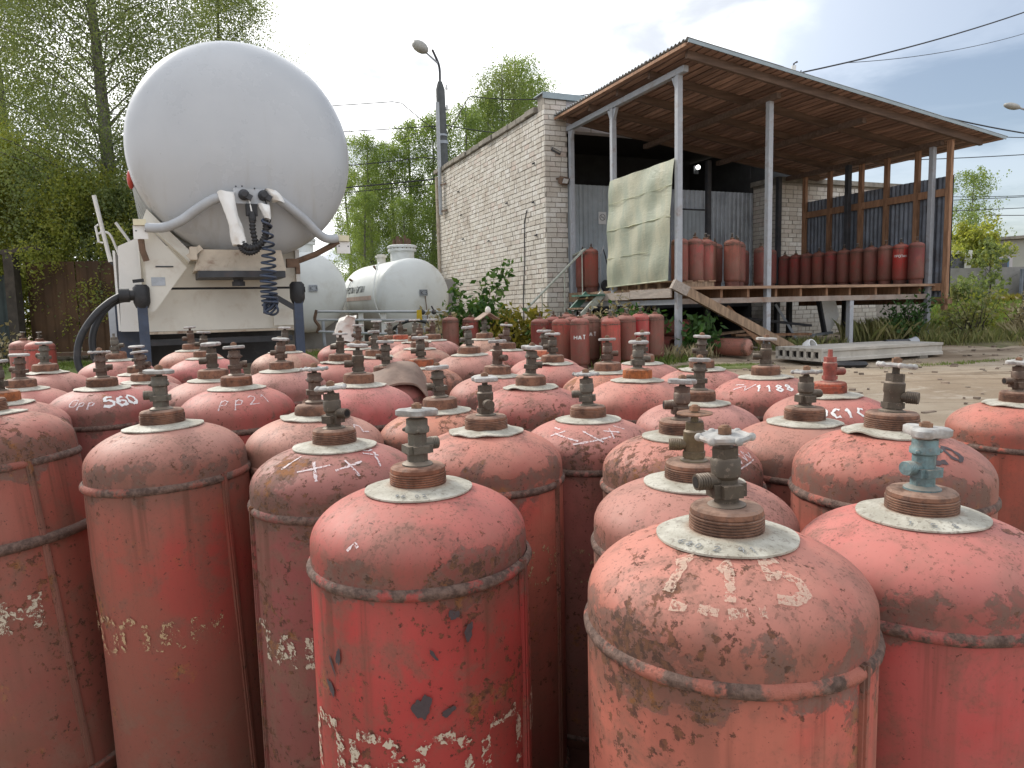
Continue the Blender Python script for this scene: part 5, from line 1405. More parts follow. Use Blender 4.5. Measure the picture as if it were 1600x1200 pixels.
def grass(name, areas, mat, seed, kind='stuff'):
    rng = np.random.default_rng(seed); V_, n_ = [], 0
    for (cx_, cy_, rx, ry, rot_, n, h, wd) in areas:
        r = np.sqrt(rng.uniform(0, 1, n)); a = rng.uniform(0, 2 * PI, n)
        # clumpy: pull blades towards random tufts
        x = r * np.cos(a) * rx; y = r * np.sin(a) * ry
        k = max(4, n // 30); tx = rng.uniform(-1, 1, k) * rx; ty = rng.uniform(-1, 1, k) * ry
        ti = rng.integers(0, k, n); f = rng.uniform(.2, .95, n)
        inside = (tx[ti] / rx) ** 2 + (ty[ti] / ry) ** 2 < 1
        x = np.where(inside, x * (1 - f) + tx[ti] * f, x); y = np.where(inside, y * (1 - f) + ty[ti] * f, y)
        X = cx_ + x * math.cos(rot_) - y * math.sin(rot_); Y = cy_ + x * math.sin(rot_) + y * math.cos(rot_)
        Z = np.array([(bank_z(xx, yy) if (xx > 12 and yy > 20.7) else G(yy)) for xx, yy in zip(X, Y)]) - .01
        hh = h * rng.uniform(.4, 1.25, n); ang = rng.uniform(0, 2 * PI, n); ln = rng.normal(0, .35, n) * hh; la = rng.uniform(0, 2 * PI, n)
        wv = wd * rng.uniform(.6, 1.3, n)
        dx, dy = np.cos(ang) * wv, np.sin(ang) * wv
        lx, ly = np.cos(la) * ln, np.sin(la) * ln
        q = np.empty((n, 4, 3), np.float32)
        q[:, 0] = np.stack([X - dx, Y - dy, Z], 1)
        q[:, 1] = np.stack([X + dx, Y + dy, Z], 1)
        q[:, 2] = np.stack([X + lx * .45 + dx * .5, Y + ly * .45 + dy * .5, Z + hh * .65], 1)
        q[:, 3] = np.stack([X + lx, Y + ly, Z + hh], 1)
        V_.append(q)
    q = np.concatenate(V_); n = len(q)
    me = bpy.data.meshes.new(name)
    me.vertices.add(n * 4); me.vertices.foreach_set('co', q.ravel())
    me.loops.add(n * 4); me.loops.foreach_set('vertex_index', np.arange(n * 4, dtype=np.int32))
    me.polygons.add(n); me.polygons.foreach_set('loop_start', np.arange(0, n * 4, 4, dtype=np.int32)); me.polygons.foreach_set('loop_total', np.full(n, 4, np.int32))
    me.update(); me.validate()
    o = link(name, me, mat); o['kind'] = kind
    return o
grass("grass", [(3.3, 11.3, 1.0, .25, .2, 1500, .06, .006), (-8.2, 13.2, 2.2, 1.0, 0, 4000, .10, .008), (-2.4, 14.6, 2.4, 1.2, 0, 4500, .14, .008),
                (2.2, 11.9, 1.0, .3, .3, 1500, .14, .007), (16, 24.0, 4.5, 3.2, 0, 9000, .22, .016), (20, 27, 6, 4, 0, 9000, .28, .02), (6.8, 11.0, 1.6, .14, .38, 700, .05, .005), (1.2, 13.0, 1.6, .6, .3, 2200, .16, .008)], M['grass'], 5)
grass("tall_grass", [(9.3, 14.2, 1.6, .9, .4, 3000, .28, .004), (10.6, 16.2, 1.6, 1.4, .4, 2600, .30, .005), (8.0, 15.2, 1.2, .7, .4, 2400, .45, .006), (5.2, 13.6, 1.6, .4, .38, 700, .22, .006), (15.5, 30.5, 4, 1.6, 0, 2500, .9, .016)], M['tall_grass'], 6)
grass("dry_grass", [(10.6, 14.0, 1.0, .55, .4, 3200, .36, .006), (11.6, 15.6, 1.0, .8, .4, 2400, .36, .007), (10.0, 13.2, .9, .25, .4, 900, .16, .006), (3.0, 12.3, .9, .25, .3, 500, .25, .006)], M['dry_weed'], 7)
grass("yellow_flowers", [(20.5, 31.0, 3.6, .9, 0, 2600, .42, .05)], M['gold_leaf'], 8)
# pebbles and crumbs of rubble on the sand
rng = np.random.default_rng(15); pm = MB()
for _ in range(650):
    x = rng.uniform(.9, 13); y = rng.uniform(2.6, 13) if rng.random() < .6 else rng.uniform(9.5, 18)
    s = rng.uniform(.006, .03) * (1 + .6 * (y > 8))
    pm.box((x, y, G(y) + s * .2), (s * rng.uniform(.8, 2.2), s * rng.uniform(.8, 1.6), s * .7), rz=rng.uniform(0, 3))
for _ in range(70):
    x = rng.uniform(3.0, 14); y = rng.uniform(5.5, 12.5) if x < 9 else rng.uniform(8, 19)
    if 3.9 < x < 7.6 and y > 10.2: continue
    pm.box((x, y, G(y) + .006), (rng.uniform(.05, .22), rng.uniform(.02, .07), rng.uniform(.008, .03)), rz=rng.uniform(-.5, .5))
o = part("rubble", pm, M['rubble_mat']); o['kind'] = 'stuff'

# ---- junk under the deck
def thing_part(name, mb, mat, label, cat, smooth=0, group=None):
    o = part(name, mb, mat, None, smooth); return tag(o, label, cat, group)
def lw3(x, y, z): return tuple(L2W(x, y, z))
thing_part("plank", MB().bar(lw3(1.35, .4, 1.02), lw3(2.05, .05, .22), .03, .12), M['wood_red'], "thin reddish plank leaning upright under the deck", "plank", 0, "planks under the deck")
thing_part("plank", MB().bar(lw3(1.0, 1.0, .45), lw3(2.0, .7, .55), .22, .04), M['wood_old'], "wide brown plank lying flat on the pile under the deck", "plank", 0, "planks under the deck")
thing_part("plank", MB().bar(lw3(2.2, 1.2, .45), lw3(3.9, .9, .42), .18, .05), M['wood_red'], "long reddish plank low in the dark under the deck", "plank", 0, "planks under the deck")
thing_part("plank", MB().bar(lw3(2.4, 2.0, .85), lw3(4.3, 1.3, .58), .26, .05), M['steel_dark'], "black board lying slanted deep under the deck", "plank", 0, "planks under the deck")
thing_part("stone_block", MB().prism([(-.18, 0), (.16, -.02), (.22, .10), (.05, .19), (-.16, .14)], 'Y', -.12, .12), M['coping'], "pale rough stone under the deck by the leaning plank", "stone").matrix_world = Matrix.Translation(L2W(1.55, .25, .22)) @ Matrix.Rotation(TH, 4, 'Z')
wp = empty("scrap_sheet", L2W(4.62, 1.15, .36), TH + .1, "white appliance door leaning under the deck with a dark edge", "scrap sheet")
part("sheet", MB().prism([(-.30, .95), (.16, .98), (.38, .42), (.05, .0), (-.02, .02)], 'Y', -.03, .03), M['white_body'], wp)
part("dark_edge", MB().bar((-.33, -.02, .93), (-.05, -.02, .0), .09, .06), M['steel_dark'], wp)
part("lower_strip", MB().bar((-.6, -.1, .02), (.12, -.06, .06), .05, .05), M['galv'], wp)
thing_part("steel_bar", MB().bar(lw3(3.55, 1.5, 1.05), lw3(4.0, 1.3, .25), .02, .05), M['galv'], "bright flat steel bar leaning under the deck", "bar")
tr_ = thing_part("old_tyre", MB().lathe([(.16, -.05), (.22, -.06), (.26, 0), (.22, .06), (.16, .05)], 24), M['black'], "flattened black tyre rim lying beside the slab front", "tyre", 50)
tr_.location = (5.1, 10.75, G(10.75) + .05); tr_.scale = (1, .7, .7)
# ================================================================== GAS CYLINDERS
RB_ = .15
body_prof = [(.05, .075), (.11, .082), (.138, .10), (.1485, .125), (RB_, .15), (RB_, .3), (RB_, .45), (RB_, .6), (RB_, .735), (.1496, .752), (.1494, .772)]
DZ0, DH = .775, .073
for i in range(1, 17):
    a = i / 16 * 1.24
    body_prof.append((.1492 * math.cos(a), DZ0 + DH * math.sin(a)))
body_prof.append((.0, DZ0 + DH * .985))
def mk(mb, name, mat, sm=40):
    me = mb.mesh(name, sm); me.materials.append(mat); return me
def wobble(a, z): return .003 * math.sin(3 * a + z * 9) + .0022 * math.sin(5 * a - z * 14)
ME = {}
ME['body'] = mk(MB().lathe(body_prof, 56, wob=lambda a, z: .0022 * math.sin(2 * a + z * 7) + .0015 * math.sin(5 * a - z * 11)), "body", M['paint'], 50)
wb = random.Random(2); wv = [wb.uniform(-.008, .008) for _ in range(64)]
def wfun(a, z): return wv[int(a / 2 / PI * 64) % 64] * .6 + .003 * math.sin(a * 7)
def dented(seed):
    me = ME['body'].copy(); me.name = "body"; r = random.Random(seed)
    D = [(r.uniform(0, 6.28), r.uniform(.1, .82), r.uniform(.03, .09), r.uniform(.003, .009)) for _ in range(9)]
    for v in me.vertices:
        x, y, z = v.co; a = math.atan2(y, x); rr = math.hypot(x, y)
        if rr < .05: continue
        o = 0
        for (da, dz, s, h) in D:
            da_ = (a - da + PI) % (2 * PI) - PI
            o -= h * math.exp(-((da_ * .15) ** 2 + (z - dz) ** 2) / (s * s))
        if z > .76 and rr < .085: o *= .2
        k_ = (rr + o) / rr
        v.co = (x * k_, y * k_, z)
    return me
ME['body_b'] = dented(1); ME['body_c'] = dented(2)
ME['weld'] = mk(MB().lathe([(.1480, .7355), (.1525, .7380), (.1545, .7420), (.1545, .7460), (.1525, .7500), (.1480, .7525)], 64, cap=False, wob=wfun), "weld_band", M['weld'], 70)
ME['weld_low'] = mk(MB().lathe([(.147, .123), (.1530, .127), (.1545, .131), (.1530, .135), (.147, .139)], 48, cap=False, wob=wfun), "lower_weld_band", M['weld'], 70)
ME['hoop'] = mk(MB().lathe([(.148, .585), (.158, .588), (.161, .596), (.158, .604), (.148, .607)], 56, cap=False, wob=wfun), "hoop", M['weld'], 70)
ME['foot'] = mk(MB().lathe([(.122, .0), (.126, .0), (.126, .125), (.120, .125), (.120, .0), (.122, .0)], 36, cap=False), "foot_ring", M['foot'], 40)
ME['seam'] = mk(MB().box((RB_ + .0005, 0, .448), (.006, .012, .61)).box((RB_ + .002, 0, .448), (.007, .005, .61)), "side_seam", M['paint'], 0)
# threaded collar
cp_ = [(.0405, .838), (.0405, .8465)]
for i in range(6):
    z = .8475 + i * .0031
    cp_ += [(.0405, z), (.0405, z + .0015), (.0385, z + .0020), (.0385, z + .0028)]
cp_ += [(.0398, .8668), (.0388, .8715), (.036, .8740), (.031, .8750), (.018, .8745), (.016, .874)]
ME['collar'] = mk(MB().lathe(cp_, 44), "neck_collar", M['collar'], 25)
ME['collar_plain'] = mk(MB().lathe([(.041, .838), (.042, .847), (.042, .866), (.040, .8715), (.035, .8745), (.018, .875), (.016, .874)], 36), "neck_collar", M['collar'], 35)
def broken():
    mb = MB(); prof = [(.020, .840), (.0405, .840), (.042, .852), (.041, .864), (.036, .870), (.020, .872)]
    n = 30; vs = []; m = len(prof)
    for k in range(n + 1):
        a = -.35 + 4.7 * k / n
        for (r, z) in prof:
            cut = 0 if 5 < k < 24 else .010 * math.sin(k * 1.7)
            vs.append((r * math.cos(a), r * math.sin(a), z - (cut if z > .86 else 0)))
    fs = [(k * m + i, k * m + (i + 1) % m, (k + 1) * m + (i + 1) % m, (k + 1) * m + i) for k in range(n) for i in range(m)]
    fs += [tuple(range(m)), tuple(n * m + i for i in range(m))[::-1]]
    mb.add(vs, fs).lathe([(.02, .838), (.021, .870), (.018, .8745), (.012, .8745)], 20)
    return mb
ME['collar_broken'] = mk(broken(), "neck_collar", M['collar'], 40)
def plate(seed, amp):
    rnd = random.Random(seed); ph = rnd.uniform(0, 6)
    vs = []; n = 56; rr = [.030, .050, .063, .0740]
    for r in rr:
        for k in range(n):
            a = 2 * PI * k / n
            base = DZ0 + DH * math.sqrt(max(0, 1 - (r / .1492) ** 2)) + .0035
            wv_ = amp * (r / .078) ** 3 * (math.sin(2 * a + ph) + .5 * math.sin(5 * a + ph * 2) + .3 * math.sin(9 * a))
            R2 = r * (1 + .006 * math.sin(7 * a + ph)) if r > .068 else r
            vs.append((R2 * math.cos(a), R2 * math.sin(a), base + abs(wv_) * .7 + wv_ * .3))
    m = len(rr)
    fs = [(i * n + k, i * n + (k + 1) % n, (i + 1) * n + (k + 1) % n, (i + 1) * n + k) for i in range(m - 1) for k in range(n)]
    o = len(vs); vs2 = [(x, y, z - .0022) for x, y, z in vs]
    fs2 = [tuple(i + o for i in f)[::-1] for f in fs] + [((m - 1) * n + k, (m - 1) * n + (k + 1) % n, o + (m - 1) * n + (k + 1) % n, o + (m - 1) * n + k) for k in range(n)]
    return MB().add(vs + vs2, fs + fs2)
ME['tag0'] = mk(plate(1, .0008), "tag_plate", M['tag'], 40)
ME['tag1'] = mk(plate(2, .0022), "tag_plate", M['tag'], 40)
ME['tag2'] = mk(plate(5, .0045), "tag_plate", M['tag'], 40)
# valves, z measured from the collar top
def hexa(mb, r, z0, z1, n=6, a0=0):
    pr_ = [(r * math.cos(a0 + 2 * PI * k / n), r * math.sin(a0 + 2 * PI * k / n)) for k in range(n)]
    return mb.prism(pr_, 'Z', z0, z1)
def outlet(mb, z, ln=.030, r=.0092, thread=True):
    pts = [(.008, 0, z), (.016, 0, z)]; rs = [.0075, .0082]
    x = .018
    while x < ln:
        pts += [(x, 0, z), (x + .0012, 0, z), (x + .0018, 0, z)]; rs += [r, r, r * .92]; x += .0026
    pts.append((ln + .002, 0, z)); rs.append(r * .95)
    mb.tube(pts, rs, 16)
    return mb
def valve_a():
    mb = MB()
    mb.lathe([(.019, -.002), (.019, .002), (.015, .004), (.0125, .005)], 18)
    mb.lathe([(.0120, .0), (.0120, .012)], 14)
    mb.box((0, 0, .0185), (.034, .020, .0145)); mb.box((0, 0, .0185), (.020, .034, .0135))
    mb.lathe([(.0115, .012), (.0115, .030), (.0145, .034), (.0148, .051), (.0128, .054)], 18)
    hexa(mb, .0140, .0538, .0645)
    mb.lathe([(.0075, .0645), (.006, .067), (.0048, .070), (.0048, .080)], 12)
    return outlet(mb, .029)
def valve_b():
    mb = MB()
    mb.lathe([(.020, -.002), (.020, .003), (.0155, .006), (.0125, .007)], 18)
    hexa(mb, .0135, .005, .019, 8, .2)
    mb.box((0, 0, .024), (.034, .024, .011)); mb.box((0, 0, .024), (.022, .033, .010))
    hexa(mb, .0125, .028, .047, 8, .1)
    mb.lathe([(.0125, .046), (.0158, .048), (.0158, .054), (.0138, .057), (.0138, .066), (.0115, .067)], 18)
    mb.lathe([(.0055, .066), (.0050, .080)], 10)
    for a in (.3, 2.6, 4.4): mb.ball((.0165 * math.cos(a), .0165 * math.sin(a), .051), .003, 6)
    return outlet(mb, .030, .026)
def valve_c():
    mb = MB()
    mb.lathe([(.020, -.002), (.019, .003), (.014, .005), (.0135, .030), (.0150, .033), (.0150, .047), (.0125, .050)], 18)
    hexa(mb, .0165, .007, .016, 6, .3)
    hexa(mb, .0135, .050, .062, 6, .5)
    mb.lathe([(.0055, .062), (.0048, .080)], 10)
    return outlet(mb, .026, .032, .0098)
ME['va'] = mk(valve_a(), "valve_body", M['valve'], 35)
ME['vb'] = mk(valve_b(), "valve_body", M['valve'], 35)
ME['vc'] = mk(valve_c(), "valve_body", M['valve'], 35)
hm = MB(); hm.tube([(.0318, 0, .029), (.0324, 0, .029)], .0062, 14); ME['bore'] = mk(hm, "outlet_bore", M['hole'], 0)
def wheel_ball():
    mb = MB(); n = 36; vs = []
    for (r, z) in ((.0065, .0035), (.0105, .0038), (.0195, .0015), (.0235, .003), (.0250, .0), (.0235, -.003), (.0195, -.0025), (.0105, -.002), (.0065, -.0025)):
        for k in range(n):
            a = 2 * PI * k / n
            rr = r * (1 + (.03 * math.cos(6 * a) if r > .018 else 0)); vs.append((rr * math.cos(a), rr * math.sin(a), z))
    m = 9
    fs = [(i * n + k, i * n + (k + 1) % n, ((i + 1) % m) * n + (k + 1) % n, ((i + 1) % m) * n + k) for i in range(m) for k in range(n)]
    mb.add(vs, fs)
    for k in range(6):
        a = 2 * PI * k / 6; mb.ball((.0250 * math.cos(a), .0250 * math.sin(a), 0), .0046, 8)
    return mb
def wheel_clover(nl, dep=.16, r0=.0235, th=.0105):
    n = 60; pr_ = []
    for k in range(n):
        a = 2 * PI * k / n; rr = r0 * (1 + dep * math.cos(nl * a)); pr_.append((rr * math.cos(a), rr * math.sin(a)))
    mb = MB(); vs = []
    for (f, z) in ((.30, th * .5), (.86, th * .5), (1.0, th * .30), (1.0, -th * .30), (.9, -th * .5), (.3, -th * .5)):
        vs += [(p[0] * f, p[1] * f, z) for p in pr_]
    fs = [(i * n + k, i * n + (k + 1) % n, (i + 1) * n + (k + 1) % n, (i + 1) * n + k) for i in range(5) for k in range(n)]
    fs += [tuple(range(n)), tuple(5 * n + k for k in range(n))[::-1]]
    return mb.add(vs, fs)
ME['ball'] = mk(wheel_ball(), "handwheel", M['wheel'], 45)
ME['clover4'] = mk(wheel_clover(4), "handwheel", M['wheel'], 45)
ME['clover3'] = mk(wheel_clover(3, .28, .022, .012), "handwheel", M['wheel'], 45)
ME['disc'] = mk(wheel_clover(8, .035, .0255, .0085), "handwheel", M['wheel'], 45)
ME['flat'] = mk(wheel_clover(8, .02, .0245, .003), "handwheel", M['nut'], 45)
nm_ = MB(); hexa(nm_, .0072, .0, .0075); nm_.lathe([(.0048, .0075), (.0040, .0095), (.002, .010)], 10)
ME['nut'] = mk(nm_, "spindle_nut", M['nut'], 30)
BR_ = {'brass': (.15, .115, .06), 'bronze': (.085, .068, .048), 'grey': (.12, .11, .085), 'brown': (.115, .07, .048), 'teal': (.16, .25, .26), 'red': (.34, .085, .065)}

def profile_pt(t_):
    """arc distance t_ up the dome from its foot -> r, z, normal"""
    s = 0; N = 60; p = (.1492, DZ0)
    for i in range(1, N + 1):
        a = i / N * 1.3; q = (.1492 * math.cos(a), DZ0 + DH * math.sin(a))
        d = math.hypot(q[0] - p[0], q[1] - p[1])
        if s + d >= t_:
            f = (t_ - s) / d; r = p[0] + (q[0] - p[0]) * f; z = p[1] + (q[1] - p[1]) * f
            tx, tz = (q[0] - p[0]) / d, (q[1] - p[1]) / d
            return r, z, tz, -tx
        s += d; p = q
    return p[0], p[1], 0, 1
def add_mark(body, polys, width, mode, base, a0, mat, name="chalk_mark", off=.0010, trim=0.0, roughen=0.0, seed=1):
    rnd = random.Random(seed); mb = MB()
    def S(s, t_):
        if mode == 'shell':
            a = a0 + s / RB_; return Vector(((RB_ + off + .0006) * math.cos(a), (RB_ + off + .0006) * math.sin(a), base + t_))
        r, z, nr, nz = profile_pt(max(base + t_, .0)); a = a0 + s / .125
        return Vector(((r + nr * off) * math.cos(a), (r + nr * off) * math.sin(a), z + nz * off))
    for pl in polys:
        segs = [pl] if not trim else [[pl[i], pl[i + 1]] for i in range(len(pl) - 1)]
        for sg_ in segs:
            pts = []
            for (x0, y0), (x1, y1) in zip(sg_[:-1], sg_[1:]):
                L = math.hypot(x1 - x0, y1 - y0); k = max(2, int(L / .004))
                t0, t1 = (trim, 1 - trim) if L > width * 1.2 else (0, 1)
                for i in range(k + 1):
                    f = t0 + (t1 - t0) * i / k
                    pts.append((x0 + (x1 - x0) * f, y0 + (y1 - y0) * f))
            cl_ = [pts[0]]
            for p in pts[1:]:
                if math.hypot(p[0] - cl_[-1][0], p[1] - cl_[-1][1]) > 1e-4: cl_.append(p)
            pts = cl_
            if len(pts) < 2: continue
            vs = []
            for i, p in enumerate(pts):
                q0 = pts[max(i - 1, 0)]; q1 = pts[min(i + 1, len(pts) - 1)]
                dx, dy = q1[0] - q0[0], q1[1] - q0[1]; L = math.hypot(dx, dy) or 1
                w_ = width * .5 * (1 + rnd.uniform(-roughen, roughen))
                nx, ny = -dy / L * w_, dx / L * w_
                vs += [S(p[0] + nx, p[1] + ny), S(p[0], p[1]), S(p[0] - nx, p[1] - ny)]
            fs = []
            for i in range(len(pts) - 1):
                a = 3 * i; fs += [(a, a + 1, a + 4, a + 3), (a + 1, a + 2, a + 5, a + 4)]
            mb.add(vs, fs)
    me = mb.mesh(name, -1); me.shade_smooth()
    o = link(name, me, mat, body); o['kind'] = 'stuff'
    return o
def cam_az(x, y): return math.atan2(-y, -x)

GY = "gas cylinders crowded in the yard"
vrnd = random.Random(99)
CYLS = []
def build_cylinder(x, y, z, k, tint, rust, oa, wheel, lab, group, body_lean=(0, 0), valve_tilt=0, detail=2, sc=1.0, collar='collar', ccol=(1, 1, 1), vtype=None, vcol=None, tagp=True, rz=None, cat="gas cylinder"):
    root = empty("gas_cylinder", (x, y, z), 0, lab, cat, group)
    root.scale = (sc, sc, sc * k)
    if body_lean != (0, 0):
        root.rotation_euler = (rad(-body_lean[1]), rad(body_lean[0]), 0)
        top = Vector((x, y, z + .845 * k)); R3 = root.rotation_euler.to_matrix()
        root.location = top - R3 @ Vector((0, 0, .845 * k))
    rz = vrnd.uniform(0, 6.28) if rz is None else rz
    if valve_tilt == 0: valve_tilt = vrnd.uniform(-3.0, 3.0)
    cs_ = vrnd.uniform(.95, 1.06)
    b = link("body", ME[vrnd.choice(['body', 'body_b', 'body_c'])], None, root, rot=(0, 0, rz)); b.color = (*tint, rust)
    w_ = link("weld_band", ME['weld'], None, root, rot=(0, 0, vrnd.uniform(0, 6))); w_.color = (*tint, 1)
    if detail >= 2:
        link("lower_weld_band", ME['weld_low'], None, root, rot=(0, 0, vrnd.uniform(0, 6))).color = (*tint, 1)
    link("foot_ring", ME['foot'], None, root)
    if tagp: link("tag_plate", ME[vrnd.choice(['tag0', 'tag0', 'tag1', 'tag1', 'tag2']) if tagp is True else tagp], None, root, rot=(0, 0, vrnd.uniform(0, 6)))
    c_ = link("neck_collar", ME[collar], None, root, rot=(0, 0, vrnd.uniform(0, 6) if collar != 'collar_broken' else 2.4)); c_.scale = (cs_, cs_, 1); c_.color = (*ccol, 1)
    vt = vtype or vrnd.choice(['va', 'vb', 'vc'])
    v_ = link("valve_body", ME[vt], None, root, (0, 0, .8735), rot=(0, rad(valve_tilt), rad(oa)))
    if valve_tilt:
        v_.rotation_euler = (Matrix.Rotation(rad(valve_tilt), 3, 'Y') @ Matrix.Rotation(rad(oa), 3, 'Z')).to_euler()
    v_.scale = (1.07, 1.07, 1.0)
    v_.color = (*BR_[vcol or vrnd.choice(['bronze', 'bronze', 'grey', 'brown', 'brown'])], 1)
    if detail >= 2:
        link("outlet_bore", ME['bore'], None, v_, (0 if vt != 'vb' else -.0045, 0, 0 if vt != 'vc' else -.003))
    if wheel != 'none':
        link("handwheel", ME[wheel], None, v_, (0, 0, .0755), rot=(vrnd.uniform(-.05, .05), vrnd.uniform(-.05, .05), vrnd.uniform(0, 6)))
        if detail >= 2: link("spindle_nut", ME['nut'], None, v_, (0, 0, .0790))
    return root, b, rz, c_, v_

